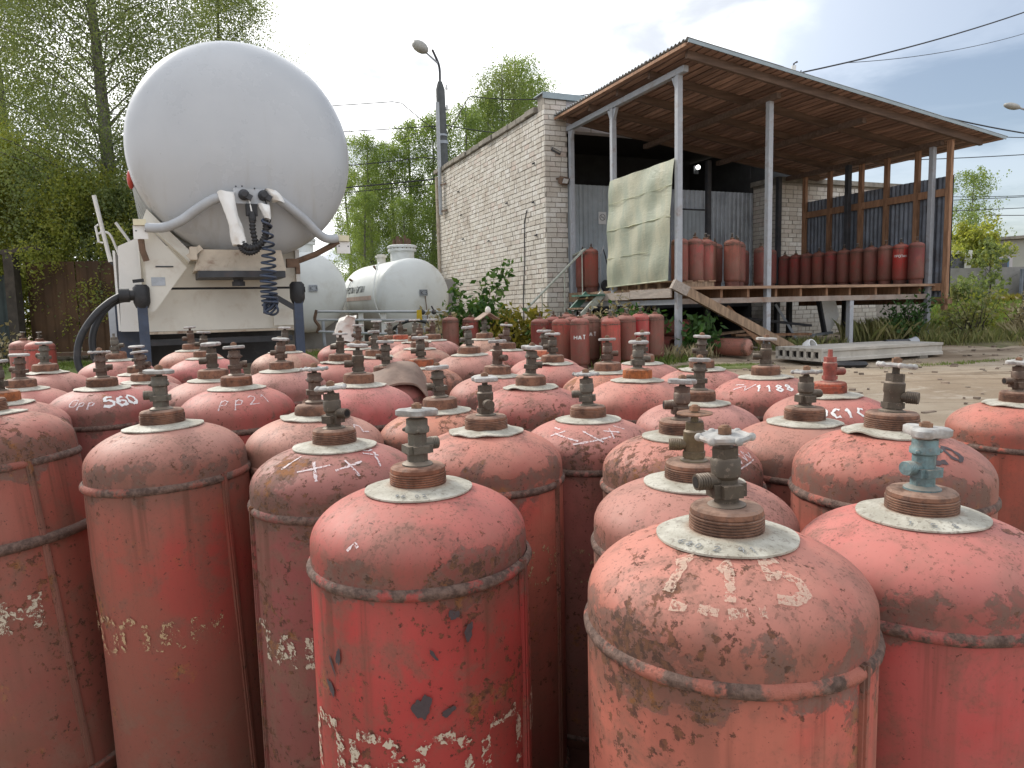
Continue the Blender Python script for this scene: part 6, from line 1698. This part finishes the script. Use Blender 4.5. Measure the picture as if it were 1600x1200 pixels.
CYL = [
    (0.227, 0.75, 0.022, 0.987, (0.462, 0.142, 0.099), 0.62, 190, 'ball', (0, 0), 'foreground salmon cylinder with faded 115 on its shoulder and a six-knob white handwheel', 'cap'),
    (0.503, 0.865, 0.026, 0.961, (0.44, 0.095, 0.085), 0.42, 200, 'clover3', (0, 0), 'red cylinder at the right corner with a teal-green corroded valve', ''),
    (-0.133, 0.974, 0.03, 0.981, (0.4, 0.05, 0.045), 0.5, 30, 'clover4', (0, 0), 'bright red foreground cylinder with flaking white stencil letters low on its side', ''),
    (0.268, 1.048, 0.033, 0.955, (0.38, 0.14, 0.11), 0.3, 170, 'flat', (0, 0), 'dusty rose cylinder with a brass valve and thin rusty handwheel', ''),
    (-0.322, 1.275, 0.041, 0.974, (0.25, 0.07, 0.065), 0.8, 330, 'ball', (0, 0), 'dark patchy cylinder with white chalk crosses and a brown lobed handwheel', ''),
    (-0.053, 1.403, 0.045, 0.967, (0.462, 0.142, 0.099), 0.5, 285, 'clover4', (0, 0), 'speckled salmon cylinder just right of the bright red foreground one', ''),
    (-0.689, 1.398, 0.045, 0.998, (0.31, 0.085, 0.06), 0.45, 200, 'disc', (-2.2, 0), 'tall dull red cylinder with yellowed letter remains and a long side seam', ''),
    (-1.071, 1.442, 0.046, 1.022, (0.31, 0.085, 0.06), 0.62, 200, 'disc', (-7, 1), 'leaning rusty cylinder at the left edge with a dark hoop round its middle', 'hoop'),
    (-0.731, 1.895, 0.058, 1.007, (0.45, 0.05, 0.05), 0.45, 20, 'disc', (0, 0), 'crimson-sided cylinder with pp21 chalked in thin white loops', ''),
    (-1.198, 2.088, 0.062, 0.988, (0.33, 0.1, 0.095), 0.4, 20, 'ball', (0, 0), 'cylinder with a bold white 560 painted on its shoulder', ''),
    (-0.431, 1.553, 0.049, 0.979, (0.45, 0.2, 0.145), 0.42, 20, 'ball', (0, 0), 'pale salmon cylinder whose rusty neck collar is broken open', ''),
    (-0.173, 1.7, 0.053, 0.959, (0.46, 0.15, 0.075), 0.72, 200, 'clover4', (0, 0), 'orange pitted cylinder with a thick rust-brown neck collar', ''),
    (0.17, 1.6, 0.05, 0.947, (0.42, 0.15, 0.125), 0.4, 170, 'ball', (0, 0), 'rose cylinder with large crossed chalk strokes on its shoulder', ''),
    (0.319, 1.342, 0.043, 0.961, (0.462, 0.142, 0.099), 0.6, 180, 'clover4', (0, 0), 'orange salmon cylinder with a crusty brown patch and white chalk loops', ''),
    (0.448, 1.708, 0.053, 0.962, (0.42, 0.18, 0.155), 0.25, 170, 'clover4', (0, 0), 'pale mauve cylinder behind the brass-valved one, with a broad clean tag', ''),
    (0.597, 1.45, 0.046, 0.96, (0.34, 0.115, 0.08), 0.35, 15, 'ball', (0, 0), 'brownish red cylinder with a knobbly white handwheel in front of the wheelless one', ''),
    (0.616, 1.152, 0.037, 1.008, (0.43, 0.115, 0.082), 0.55, 320, 'ball', (3, 0), 'coral cylinder with a dark number 20 painted near its bent white tag', ''),
    (1.225, 1.721, 0.054, 0.935, (0.46, 0.085, 0.05), 0.3, 180, 'clover4', (0, 0), 'clean orange-red cylinder standing alone at the right edge by the bare sand', ''),
    (0.758, 1.7, 0.053, 0.977, (0.43, 0.1, 0.085), 0.3, 10, 'none', (0, 0), 'cylinder with a red-painted valve that has lost its handwheel', ''),
    (0.71, 1.995, 0.06, 0.988, (0.43, 0.1, 0.085), 0.28, 170, 'disc', (0, 0), 'pink-red cylinder marked 1188 in white, nearest the concrete slab', ''),
    (0.605, 2.273, 0.066, 0.98, (0.42, 0.15, 0.125), 0.25, 170, 'disc', (0, 0), "rose cylinder at the edge of the herd, in front of the shed's corner post", ''),
    (0.35, 1.989, 0.06, 0.988, (0.48, 0.18, 0.135), 0.1, 0, 'disc', (0, 0), 'smooth clean salmon cylinder with a bright ochre rust neck collar', ''),
    (0.307, 2.284, 0.066, 0.977, (0.46, 0.15, 0.075), 0.6, 350, 'disc', (0, 0), 'orange mottled cylinder with a slim pale handwheel and open side outlet', ''),
    (0.465, 2.537, 0.07, 0.979, (0.42, 0.15, 0.125), 0.2, 180, 'disc', (0, 0), 'rose cylinder half hidden behind the smooth salmon one', ''),
    (0.05, 1.899, 0.058, 0.987, (0.44, 0.095, 0.085), 0.55, 355, 'clover4', (4, 0), 'red scuffed cylinder with a tilted valve and wavy white tag', ''),
    (-0.044, 2.182, 0.064, 0.986, (0.42, 0.15, 0.125), 0.22, 320, 'clover4', (0, 0), 'pale rose cylinder with two side outlets, behind the scuffed red one', ''),
    (0.146, 2.535, 0.07, 0.985, (0.42, 0.15, 0.125), 0.18, 190, 'disc', (0, 0), 'rose cylinder with a thick pipe stub jutting left from its valve', ''),
    (0.133, 2.833, 0.074, 0.982, (0.42, 0.15, 0.125), 0.22, 20, 'clover4', (0, 0), 'cylinder with a pinkish painted neck collar and white clover handwheel', ''),
    (-0.02, 3.088, 0.077, 1.001, (0.42, 0.15, 0.125), 0.22, 170, 'disc', (0, 0), 'small distant rose cylinder in front of the yellow bush', ''),
    (-0.165, 2.826, 0.074, 1.005, (0.4, 0.17, 0.135), 0.4, 200, 'clover4', (0, 0), 'dusty rose cylinder with a pink-white lobed handwheel, left of the pale rose ones', ''),
    (-0.136, 3.708, 0.081, 1.023, (0.42, 0.26, 0.18), 0.3, 330, 'none', (0, 0), 'beige-shouldered cylinder whose valve wears a small sheet metal hat', 'hat'),
    (-0.317, 2.511, 0.069, 0.985, (0.4, 0.13, 0.05), 0.75, 190, 'clover4', (0, 0), 'heavily rusted orange cylinder with a bright rust collar', ''),
    (-0.411, 3.226, 0.078, 1.008, (0.36, 0.2, 0.13), 0.6, 170, 'none', (0, 0), 'brown flaky cylinder with a bare neck, behind the heavily rusted orange one', ''),
    (-0.413, 1.925, 0.059, 1.002, (0.48, 0.13, 0.125), 0.08, 190, 'disc', (0, 0), 'smooth clean pink cylinder without chips, below the folded steel plate', ''),
    (-0.39, 2.222, 0.065, 0.99, (0.32, 0.14, 0.13), 0.4, 200, 'disc', (0, 0), 'mauve cylinder half covered by a folded steel plate', ''),
    (-0.641, 2.682, 0.072, 0.997, (0.45, 0.05, 0.05), 0.3, 200, 'disc', (0, 0), 'bright crimson cylinder with a plain disc handwheel, left of the clean pink one', ''),
    (-0.564, 2.97, 0.075, 0.991, (0.42, 0.15, 0.125), 0.25, 190, 'clover4', (0, 0), 'rose cylinder with a dark valve, behind the mauve plate-covered one', ''),
    (-0.702, 3.308, 0.078, 1.01, (0.34, 0.115, 0.08), 0.35, 170, 'disc', (0, 0), 'brown cylinder with a tall dark valve beside the cloth-wrapped one', ''),
    (-0.694, 3.712, 0.081, 1.018, (0.42, 0.15, 0.125), 0.2, 170, 'disc', (0, 0), 'far rose cylinder with a black outlet pointing right', ''),
    (-0.723, 4.311, 0.084, 0.996, (0.42, 0.15, 0.125), 0.2, 190, 'ball', (0, 0), 'far rose cylinder with a tilted white-rimmed handwheel', ''),
    (-0.618, 4.032, 0.083, 1.009, (0.42, 0.15, 0.125), 0.18, 10, 'disc', (0, 0), 'far pink cylinder with a broad red neck collar and thin handwheel', ''),
    (-0.465, 3.522, 0.08, 1.024, (0.42, 0.15, 0.125), 0.25, 20, 'disc', (0, 0), 'far cylinder with a flat grey handwheel, below the yellow tag', ''),
    (-0.414, 3.815, 0.082, 1.017, (0.42, 0.18, 0.155), 0.2, 190, 'clover4', (0, 0), 'far mauve cylinder with a white collar, nearest the two free-standing dark ones', ''),
    (-0.777, 2.417, 0.068, 0.996, (0.42, 0.18, 0.155), 0.4, 180, 'disc', (0, 0), 'mauve pink cylinder with a white flat handwheel, in front of the beige one', ''),
    (-1.003, 3.185, 0.077, 1.01, (0.42, 0.26, 0.18), 0.25, 180, 'disc', (0, 0), "sandy beige cylinder under the tanker's right landing leg", ''),
    (-0.895, 2.143, 0.063, 1.001, (0.4, 0.17, 0.135), 0.3, 190, 'clover4', (0, 0), 'dusty rose cylinder whose ring-necked valve stands left of the pp21 one', ''),
    (-1.27, 2.964, 0.075, 1.005, (0.48, 0.13, 0.125), 0.25, 170, 'disc', (0, 0), 'vivid pink cylinder with a white chalk tick below its tag', ''),
    (-1.502, 3.374, 0.079, 1.016, (0.47, 0.2, 0.13), 0.25, 190, 'disc', (0, 0), 'peach cylinder under the tanker front, leftmost of its close pair', ''),
    (-1.405, 2.698, 0.072, 0.965, (0.42, 0.15, 0.125), 0.22, 10, 'disc', (0, 0), 'rose cylinder with a dark valve, right behind the 560 one', ''),
    (-1.245, 2.42, 0.068, 0.962, (0.32, 0.14, 0.13), 0.4, 350, 'disc', (-9, 0), 'mauve cylinder whose valve is bent over to the left', ''),
    (-1.65, 2.993, 0.076, 1.003, (0.42, 0.15, 0.125), 0.25, 10, 'none', (0, 0), 'rose cylinder with a broken rusty neck, below the looping black hoses', 'broken'),
    (-1.672, 2.567, 0.07, 0.994, (0.42, 0.15, 0.125), 0.2, 170, 'disc', (0, 0), 'rose cylinder with a wide white handwheel, in front of the two loose red ones', ''),
    (-1.511, 2.2, 0.064, 0.977, (0.42, 0.15, 0.125), 0.25, 180, 'disc', (0, 0), 'rose cylinder with a short squat valve, third from the left edge', ''),
    (-1.298, 1.807, 0.056, 0.989, (0.42, 0.15, 0.125), 0.3, 190, 'disc', (0, 0), 'cylinder with an ochre rust collar, tucked behind the leaning one', ''),
    (-0.907, 3.921, 0.082, 1.003, (0.45, 0.05, 0.05), 0.35, 180, 'none', (0, 0), 'red cylinder whose valve is wrapped in a white cloth', 'cloth'),
]

def dmark(i, polys, width, t_, ang, mat, name="chalk_mark", shift=0.0, mode='dome', trim=0, rough=.45):
    root, b, rz, c_, v_ = CYLS[i]
    a = cam_az(root.location.x, root.location.y) + rad(ang) - rz
    return add_mark(b, [[(p[0] - shift, p[1]) for p in pl] for pl in polys], width, mode, t_, a, M[mat], name, trim=trim, roughen=rough, seed=i)
def word_mark(i, word, size, width, t_, ang, mat, name, mode='dome', trim=0, rough=.45, gap=.3):
    pl, wd = stroke_word(word, size, gap)
    return dmark(i, pl, width, t_, ang, mat, name, wd / 2, mode, trim, rough)
IX = {}
for i, row in enumerate(CYL):
    x, y, z, k, tint, rust, oa, wheel, ln, lab, opt = row
    kw = {}
    if i in (6, 7): kw['body_lean'] = ln
    elif i > 7: kw['body_lean'] = (vrnd.uniform(-.9, .9), vrnd.uniform(-.6, .6))
    if i not in (6, 7) and ln != (0, 0): kw['valve_tilt'] = ln[0]
    if opt == 'broken' or i == 10: kw['collar'] = 'collar_broken'
    elif i > 20 or i in (11,): kw['collar'] = 'collar_plain'
    vc = {0: ('va', 'bronze'), 1: ('vb', 'teal'), 2: ('vb', 'grey'), 3: ('vc', 'brass'), 4: ('va', 'bronze'), 5: ('vc', 'bronze'), 6: ('vb', 'grey'), 11: ('vb', 'bronze'), 12: ('va', 'grey'), 16: ('vc', 'bronze'), 18: ('vc', 'red'), 15: ('va', 'bronze')}.get(i)
    if vc: kw['vtype'], kw['vcol'] = vc
    cc = {21: (2.2, 1.25, .45), 31: (1.7, .9, .55), 53: (1.9, 1.2, .6), 40: (2.2, .95, .8), 18: (2.4, .95, .8), 27: (2.6, 1.5, 1.3), 2: (1.35, 1.0, .85), 8: (1.2, 1.0, .9)}.get(i)
    if cc: kw['ccol'] = cc
    if i in (0, 1, 2, 3, 7): kw['tagp'] = 'tag0'
    if i in (16, 24): kw['tagp'] = 'tag2'
    CYLS.append(build_cylinder(x, y, z, k, tint, rust, oa, wheel, lab, GY, detail=2 if i < 36 else 1, **kw))
    if i < 20:
        root = CYLS[-1][0]; s_ = link("side_seam", ME['seam'], None, root, rot=(0, 0, cam_az(x, y) + rad({0: 55, 1: -50, 2: 62, 6: 38, 7: 20, 4: -70, 5: 60}.get(i, 120 + 17 * i)))); s_.color = (*[c * .8 for c in tint], min(1, rust + .15))
    if opt == 'hoop': link("hoop", ME['hoop'], None, CYLS[-1][0]).color = (.13, .075, .06, 1)
# stencil letters
for (i, ang, z, size, wdt, mat, word) in ((2, 24, .470, .088, .0135, 'stencil', 'ПРОПАН'), (6, -34, .440, .066, .012, 'stencil_y', 'РОПАН'), (7, -76, .430, .080, .018, 'stencil', 'ПРОПАН'), (4, -78, .480, .070, .013, 'stencil', 'ПРОПАН'), (5, 52, .56, .07, .010, 'stencil_y', 'ПРОПАН'), (12, 18, .50, .07, .010, 'stencil_y', 'РОПАН')):
    word_mark(i, word, size, wdt, z, ang, mat, "stencil_lettering", 'shell', .10, .35, .28)
word_mark(0, '115', .052, .0105, .050, 3, 'faded', "painted_number", rough=.25, gap=.45)
dmark(0, [[(-.05, .0), (-.035, .0)], [(-.025, .002), (-.008, .0)], [(0, .0), (.016, .002)], [(.026, .003), (.032, .003)]], .009, .038, 1, 'faded', "painted_number")
word_mark(9, '560', .038, .0080, .030, 20, 'white_paint', "painted_number", gap=.12)
word_mark(9, 'Опр'.replace('п', 'p').replace('р', 'p'), .026, .0035, .034, -24, 'chalk', "chalk_mark", gap=.2)
word_mark(8, 'pp21', .034, .0028, .040, 10, 'chalk', "chalk_mark", gap=.35)
def cross(cx_, cy_, s): return [[(cx_ - s, cy_ - s * .25), (cx_, cy_ + .002), (cx_ + s, cy_ + s * .35)], [(cx_ - s * .25, cy_ + s * .7), (cx_ + .002, cy_), (cx_ + s * .35, cy_ - s * .9)]]
dmark(4, cross(-.040, .040, .029) + cross(.026, .042, .027) + [[(.075, .075), (.105, .058)], [(.108, .07), (.092, .055), (.080, .030)], [(-.105, .035), (-.095, .075)]], .0045, .022, 0, 'chalk')
dmark(4, [[(.07, .098), (.085, .088), (.105, .090)]], .004, .012, 6, 'chalk')
dmark(12, [[(-.09, .035), (-.062, .056)], [(-.085, .045), (-.02, .025)], [(-.015, .060), (.030, .022)], [(-.030, .016), (.050, .036)], [(.055, .030), (.060, .065)], [(.040, .058), (.080, .048)], [(-.11, .065), (-.08, .06)], [(.085, .075), (.105, .055)]], .0042, .018, 0, 'chalk')
word_mark(16, '20', .036, .0075, .050, 40, 'black_paint', "painted_number", gap=.35)
word_mark(18, '0C1C', .028, .006, .036, 14, 'white_paint', "painted_letters", gap=.3)
word_mark(19, '1188', .028, .0055, .048, 12, 'white_paint', "painted_number", gap=.3)
dmark(19, [[(-.09, .02), (-.06, .04), (-.055, .02), (-.03, .05)], [(-.1, .04), (-.07, .045)]], .004, .03, 0, 'chalk')
dmark(13, [[(.0, .0), (.012, .03), (.018, .004), (.03, .034), (.036, .006), (.05, .03), (.055, .008), (.07, .02)], [(.004, -.006), (.03, .0), (.06, .004)]], .003, .032, 42, 'chalk')
dmark(10, [[(0, .02), (.012, .032), (.022, .022), (.012, .004), (.03, .0)]], .0035, .045, 44, 'chalk')
dmark(46, [[(0, .03), (-.006, .012), (.004, .0)]], .005, .035, 20, 'white_paint')
dmark(2, [[(.0, .0), (.006, .012), (.012, .006)]], .003, .02, -38, 'chalk')
# flaked bare spots and drips on the bright red cylinder
def blob(i, ang, z, w_, h_, seed):
    root, b, rz, c_, v_ = CYLS[i]; r = random.Random(seed)
    a0 = cam_az(root.location.x, root.location.y) + rad(ang) - rz
    n = 26; ph = [r.uniform(0, 6.28) for _ in range(4)]; tilt = r.uniform(-.6, .6)
    vs = [((RB_ + .0018) * math.cos(a0), (RB_ + .0018) * math.sin(a0), z)]
    for ring in (.55, 1.0):
        for k in range(n):
            t_ = 2 * PI * k / n
            rr = ring * (1 + .22 * math.sin(2 * t_ + ph[0]) + .16 * math.sin(3 * t_ + ph[1]) + .10 * math.sin(7 * t_ + ph[2]) + r.uniform(-.06, .06))
            s_, h = w_ * rr * math.cos(t_), h_ * rr * math.sin(t_); s_ += tilt * h
            a = a0 + s_ / RB_; R_2 = RB_ + .0018
            vs.append((R_2 * math.cos(a), R_2 * math.sin(a), z + h))
    fs = [(0, 1 + k, 1 + (k + 1) % n) for k in range(n)] + [(1 + k, 1 + n + k, 1 + n + (k + 1) % n, 1 + (k + 1) % n) for k in range(n)]
    o = part("bare_spot", MB().add(vs, fs), M['black_paint'], b)
    o['kind'] = 'stuff'
for (ang, z, w_, h_, sd_) in ((-2, .602, .010, .016, 1), (10, .592, .0075, .0055, 2), (-45, .655, .0035, .013, 3), (-52, .607, .005, .012, 4), (21, .690, .006, .010, 5), (4, .668, .003, .006, 6), (14, .716, .006, .007, 7), (-50, .640, .002, .014, 8)):
    blob(2, ang, z, w_, h_, sd_)
# stamped figures on the nearest tag
def tag_figures(i, word, ang, size, r0=.064):
    root, b, rz, c_, v_ = CYLS[i]
    a0 = cam_az(root.location.x, root.location.y) + rad(ang); pl, wd = stroke_word(word, size, .6); mb = MB()
    def S(s, t_):
        r = r0 + t_; a = a0 + (s - wd / 2) / r0
        return Vector((r * math.cos(a), r * math.sin(a), DZ0 + DH * math.sqrt(1 - (r / .1492) ** 2) + .0052))
    for p_ in pl:
        for (x0, y0), (x1, y1) in zip(p_[:-1], p_[1:]):
            # letters face outward, read with their feet at the rim
            A = S(x0, size - y0 if False else -y0 + size * .5); B = S(x1, -y1 + size * .5)
            mb.bar(A, B, .0010, .0006)
    part("stamped_figures", mb, M['grey_text'], root)
tag_figures(0, '2 91', 8, .009); tag_figures(0, '680', -34, .008); tag_figures(1, '1 5 8', 12, .009); tag_figures(2, '96 02', -10, .007)

# sheet-metal hat, wrapping cloth, folded steel plate
r30 = CYLS[30][0]
ht = empty("metal_hat", (r30.location.x, r30.location.y, r30.location.z + .955 * CYL[30][3]), .4, "small folded sheet metal roof perched on a bare valve", "cover")
part("sheet", MB().prism([(-.055, -.012), (0, .022), (.055, -.012), (.055, -.016), (0, .017), (-.055, -.016)], 'Y', -.045, .045), M['plate_steel'], ht)
part("ridge_knot", MB().ball((0, -.02, .032), .016, 8, (1, 1, 1.3)), M['cloth'], ht, 60)
r54 = CYLS[54][0]
cl_o = rag("cloth", [(0, 0, 0), (-.004, 0, .045), (.006, .0, .085), (.022, 0, .118), (.040, 0, .125)], (.052, .030), 4, .05)
cob = part("valve_cloth", cl_o, M['cloth'], None, 70, (r54.location.x, r54.location.y, r54.location.z + .862 * CYL[54][3]))
tag(cob, "white cloth bundled round a cylinder valve below the left tank", "cloth")
r34 = CYLS[34][0]
vs = []; NX = 18; NYp = 8
for j in range(NYp + 1):
    for i in range(NX + 1):
        f = i / NX; g_ = j / NYp
        x = -.085 + .175 * f; y = -.085 + .14 * g_ + .02 * f
        z = .052 * math.sin(min(1, .08 + f * .80) * PI * .95) ** .8 + .045 * math.sin(g_ * 1.45) - (.035 * ((f - .80) / .2) ** 1.5 if f > .80 else 0)
        vs.append((x, y, z))
fs = [(j * (NX + 1) + i, j * (NX + 1) + i + 1, (j + 1) * (NX + 1) + i + 1, (j + 1) * (NX + 1) + i) for j in range(NYp) for i in range(NX)]
o_ = len(vs); n0 = len(fs)
vs += [(x, y, z - .006) for x, y, z in vs]; fs += [tuple(i + o_ for i in f)[::-1] for f in fs]
rim = [i for i in range(NX + 1)]
for i in range(NX): fs.append((i, i + o_, i + 1 + o_, i + 1))
sp = part("steel_plate", MB().add(vs, fs), M['plate_steel'], None, 50, (r34.location.x + .040, r34.location.y - .055, r34.location.z + .785 * CYL[34][3]), (rad(4), rad(-2), rad(8)))
tag(sp, "curved brown steel plate lying over a mauve cylinder", "plate")

# ---- cluster in front of the shed, strays, deck, pile under the deck
def small_cyl(x, y, z, tint, rust, lab, group, k=1.0, sc=1.0, wheel='disc', tilt=0, **kw):
    r = build_cylinder(x, y, z, k, tint, rust, vrnd.uniform(0, 360), wheel, lab, group, detail=1, collar='collar_plain', tagp=False, sc=sc, valve_tilt=tilt, **kw)
    return r
GC = "gas cylinders in the cluster before the shed stairs"
for (x, y, tint, ru, lab, wh, k) in (
    (.485, 11.95, (.22, .045, .038), .2, "dark red cylinder at the left front end of the cluster by the stairs", 'none', .94),
    (.735, 12.25, (.27, .055, .045), .2, "dark red cylinder just behind the left end of the cluster", 'none', .93),
    (.82, 11.70, (.36, .12, .085), .25, "faded salmon cylinder third from the left in the cluster's front", 'none', .96),
    (1.09, 11.35, (.30, .085, .07), .3, "brownish red cylinder lettered in white in the cluster's front", 'disc', .985),
    (1.33, 11.95, (.24, .13, .09), .6, "grey-brown cylinder between the lettered one and the coral one", 'disc', .97),
    (1.58, 11.33, (.45, .10, .075), .15, "coral cylinder standing foremost in the cluster", 'none', .965),
    (1.62, 11.66, (.36, .095, .06), .3, "orange-red cylinder hidden right behind the foremost coral one", 'disc', .97),
    (1.90, 11.75, (.25, .085, .065), .5, "dull brown cylinder right of the foremost coral one", 'disc', .985),
    (2.15, 11.95, (.48, .025, .035), .0, "vivid new-painted red cylinder in the cluster", 'disc', .985),
    (2.42, 12.05, (.22, .085, .065), .5, "dark brown cylinder at the right end of the cluster", 'none', .97)):
    CYLS_ = small_cyl(x, y, G(y) - .0, tint, ru, lab, GC, k, 1.0, wh)
    if 'lettered' in lab:
        rr_ = CYLS_; pl, wd = stroke_word('НАТ', .07, .3)
        add_mark(rr_[1], [[(p[0] - wd / 2, p[1]) for p in q] for q in pl], .016, 'shell', .50, cam_az(x, y) - rr_[2], M['white_paint'], "stencil_lettering", trim=.1)
for (x, y) in ((1.05, 12.15), (1.35, 12.45), (1.66, 12.1), (1.95, 12.25), (2.25, 12.45), (.98, 12.6)):
    small_cyl(x, y, G(y) - .02, (.27, .08, .06), .4, "brownish cylinder at the back of the cluster, showing little more than its valve", GC, .96)
for (x, y, k, lab, tint) in ((-1.10, 13.15, .90, "dark brown-red cylinder standing loose, left of its pair by the bush", (.22, .07, .055)), (-.76, 13.6, .88, "dark brown-red cylinder standing loose, right beside the metal hat", (.23, .065, .052)), (-.45, 13.9, .86, "dark cylinder half hidden behind the metal hat by the golden bush", (.20, .07, .06))):
    small_cyl(x, y, G(y), tint, .4, lab, "dark cylinders standing loose before the brick wall", k, wheel='none')
for (x, y, lab, tint) in ((-5.70, 8.4, "pinkish red cylinder at the far left edge of the yard", (.36, .12, .10)), (-5.28, 8.05, "red cylinder at the far left, right of its pink twin", (.42, .10, .08))):
    small_cyl(x, y, G(y) - .02, tint, .2, lab, "loose red cylinders at the far left", .93, wheel='disc')
GD = "gas cylinders standing on the shed deck"
def deck(lx, ly, tint, ru, lab, wh='disc', grp=GD, **kw):
    p = L2W(lx, ly, 1.398); return small_cyl(p.x, p.y, p.z, tint, ru, lab, grp, wheel=wh, **kw)
for i in range(11):
    tints = [(.21, .055, .055), (.52, .035, .03), (.26, .07, .055), (.23, .085, .07), (.24, .085, .06), (.25, .08, .062), (.25, .06, .052), (.28, .085, .06), (.27, .07, .055), (.28, .065, .052), (.25, .06, .05)]
    lab = {0: "purplish maroon cylinder at the near end of the deck row by the end wall", 1: "vivid orange-red cylinder with white lettering in the deck row"}.get(i, "dull brown-red cylinder in the deck row, %s to the left of the vivid lettered one" % ['', '', 'first', 'second', 'third', 'fourth', 'fifth', 'sixth', 'seventh', 'eighth', 'ninth'][i])
    rr_ = deck(WX - .33, .03 + .365 * i, tints[i], .25 if i != 1 else 0, lab)
    if i == 1:
        pl, wd = stroke_word('ПРОПАН', .045, .25); p = rr_[0].location
        add_mark(rr_[1], [[(q_[0] - wd / 2, q_[1]) for q_ in q] for q in pl], .010, 'shell', .56, cam_az(p.x, p.y) - rr_[2], M['white_paint'], "stencil_lettering")
for (lx, ly, tint, lab) in ((.30, .38, (.30, .085, .065), "brownish cylinder on the deck half hidden behind the corner post"), (.62, .36, (.33, .12, .10), "dusty pink-brown cylinder on the deck, first clear of the corner post"), (.95, .50, (.40, .10, .085), "light red cylinder on the deck with a white smear"),
    (1.22, .75, (.20, .08, .055), "dark shaded cylinder on the deck with rusty streaks"), (1.50, .42, (.36, .12, .085), "mottled salmon cylinder on the deck left of the middle post"), (1.84, .70, (.30, .085, .07), "short-looking red cylinder on the deck just left of the middle post"),
    (2.12, 1.0, (.26, .07, .06), "dark red cylinder on the deck right behind the middle post"), (.75, .95, (.28, .08, .06), "brown cylinder in the second row on the deck behind the pink-brown one"), (1.35, 1.25, (.26, .08, .06), "brown cylinder in the second row on the deck behind the dark one"), (1.72, 1.20, (.27, .08, .06), "brown cylinder in the second row on the deck near the middle post"), (2.62, 1.62, (.25, .07, .06), "brown cylinder on the deck just left behind the middle post, top below its neighbours"), (3.10, 2.2, (.23, .06, .06), "dark maroon cylinder on the deck right of the middle post, nearer one of its pair"), (3.55, 2.55, (.22, .06, .055), "dark maroon cylinder on the deck right of the middle post, farther one of its pair"), (4.10, 2.3, (.22, .055, .05), "dark maroon cylinder standing in front of the far end of the end wall row"), (3.5, 1.9, (.24, .065, .055), "dark red cylinder on the deck between the middle post and the end wall row")):
    deck(lx, ly, tuple(c * .85 for c in tint), .45, lab, k=1.03)
deck(-.0 + .12, 3.30, (.30, .075, .05), .1, "glossy brown-red cylinder strapped to a hand cart by the cladding", 'none', k=1.1)
deck(.10, 3.66, (.24, .06, .05), .1, "dark red cylinder at the pier end, behind the hand cart one", 'disc', k=1.06)
p = L2W(.12, 3.28, 1.4)
hc = empty("hand_cart", p, TH + .2, "two-wheeled gas hand cart holding a cylinder at the top of the stairs", "hand cart")
part("frame", MB().tube([(.20, -.05, .0), (.20, -.05, .75), (.24, -.12, .98)], .016, 6).tube([(.20, .16, .0), (.20, .16, .75), (.24, .12, .98)], .016, 6).tube([(.20, -.05, .5), (.20, .16, .5)], .014, 6), M['pipe_grey'], hc)
part("hose_lance", MB().tube([(.24, -.10, .92), (.27, -.14, .75), (.36, -.16, .38)], .014, 6), M['black'], hc, 40)
for yy in (-.12, .22):
    wm = MB(); wm.M = Matrix.Translation((.28, yy, .13)); wm.lathe([(.05, -.025), (.11, -.03), (.13, 0), (.11, .03), (.05, .025)], 18, 'Y'); part("wheel", wm, M['black'], hc, 50)
part("toe_plate", MB().bbox((.14, -.10, .0), (.30, .22, .02)), M['steel_dark'], hc)
GL_ = "gas cylinders lying under the deck"
def lying(lx, ly, z, yaw, tint, lab):
    r = small_cyl(0, 0, 0, tint, .5, lab, GL_, wheel='none')[0]
    r.rotation_euler = (Matrix.Rotation(TH + yaw, 3, 'Z') @ Matrix.Rotation(PI / 2, 3, 'Y')).to_euler()
    r.location = L2W(lx, ly, z)
lying(-.35, .75, .36, .1, (.26, .08, .06), "brown cylinder lying under the deck with its end behind the nettles")
lying(.05, .85, .66, .05, (.33, .09, .07), "reddish cylinder lying on top of the pile under the deck")
lying(.10, .30, .36, -.05, (.26, .12, .085), "dusty brown cylinder lying lowest under the deck behind the corner post")
lying(.55, -.05, .34, -1.15, (.28, .11, .08), "cylinder lying end-on at the foot of the pile right of the corner post")
lying(.75, .9, .38, .15, (.20, .07, .055), "dark cylinder lying deep under the deck behind the pile")
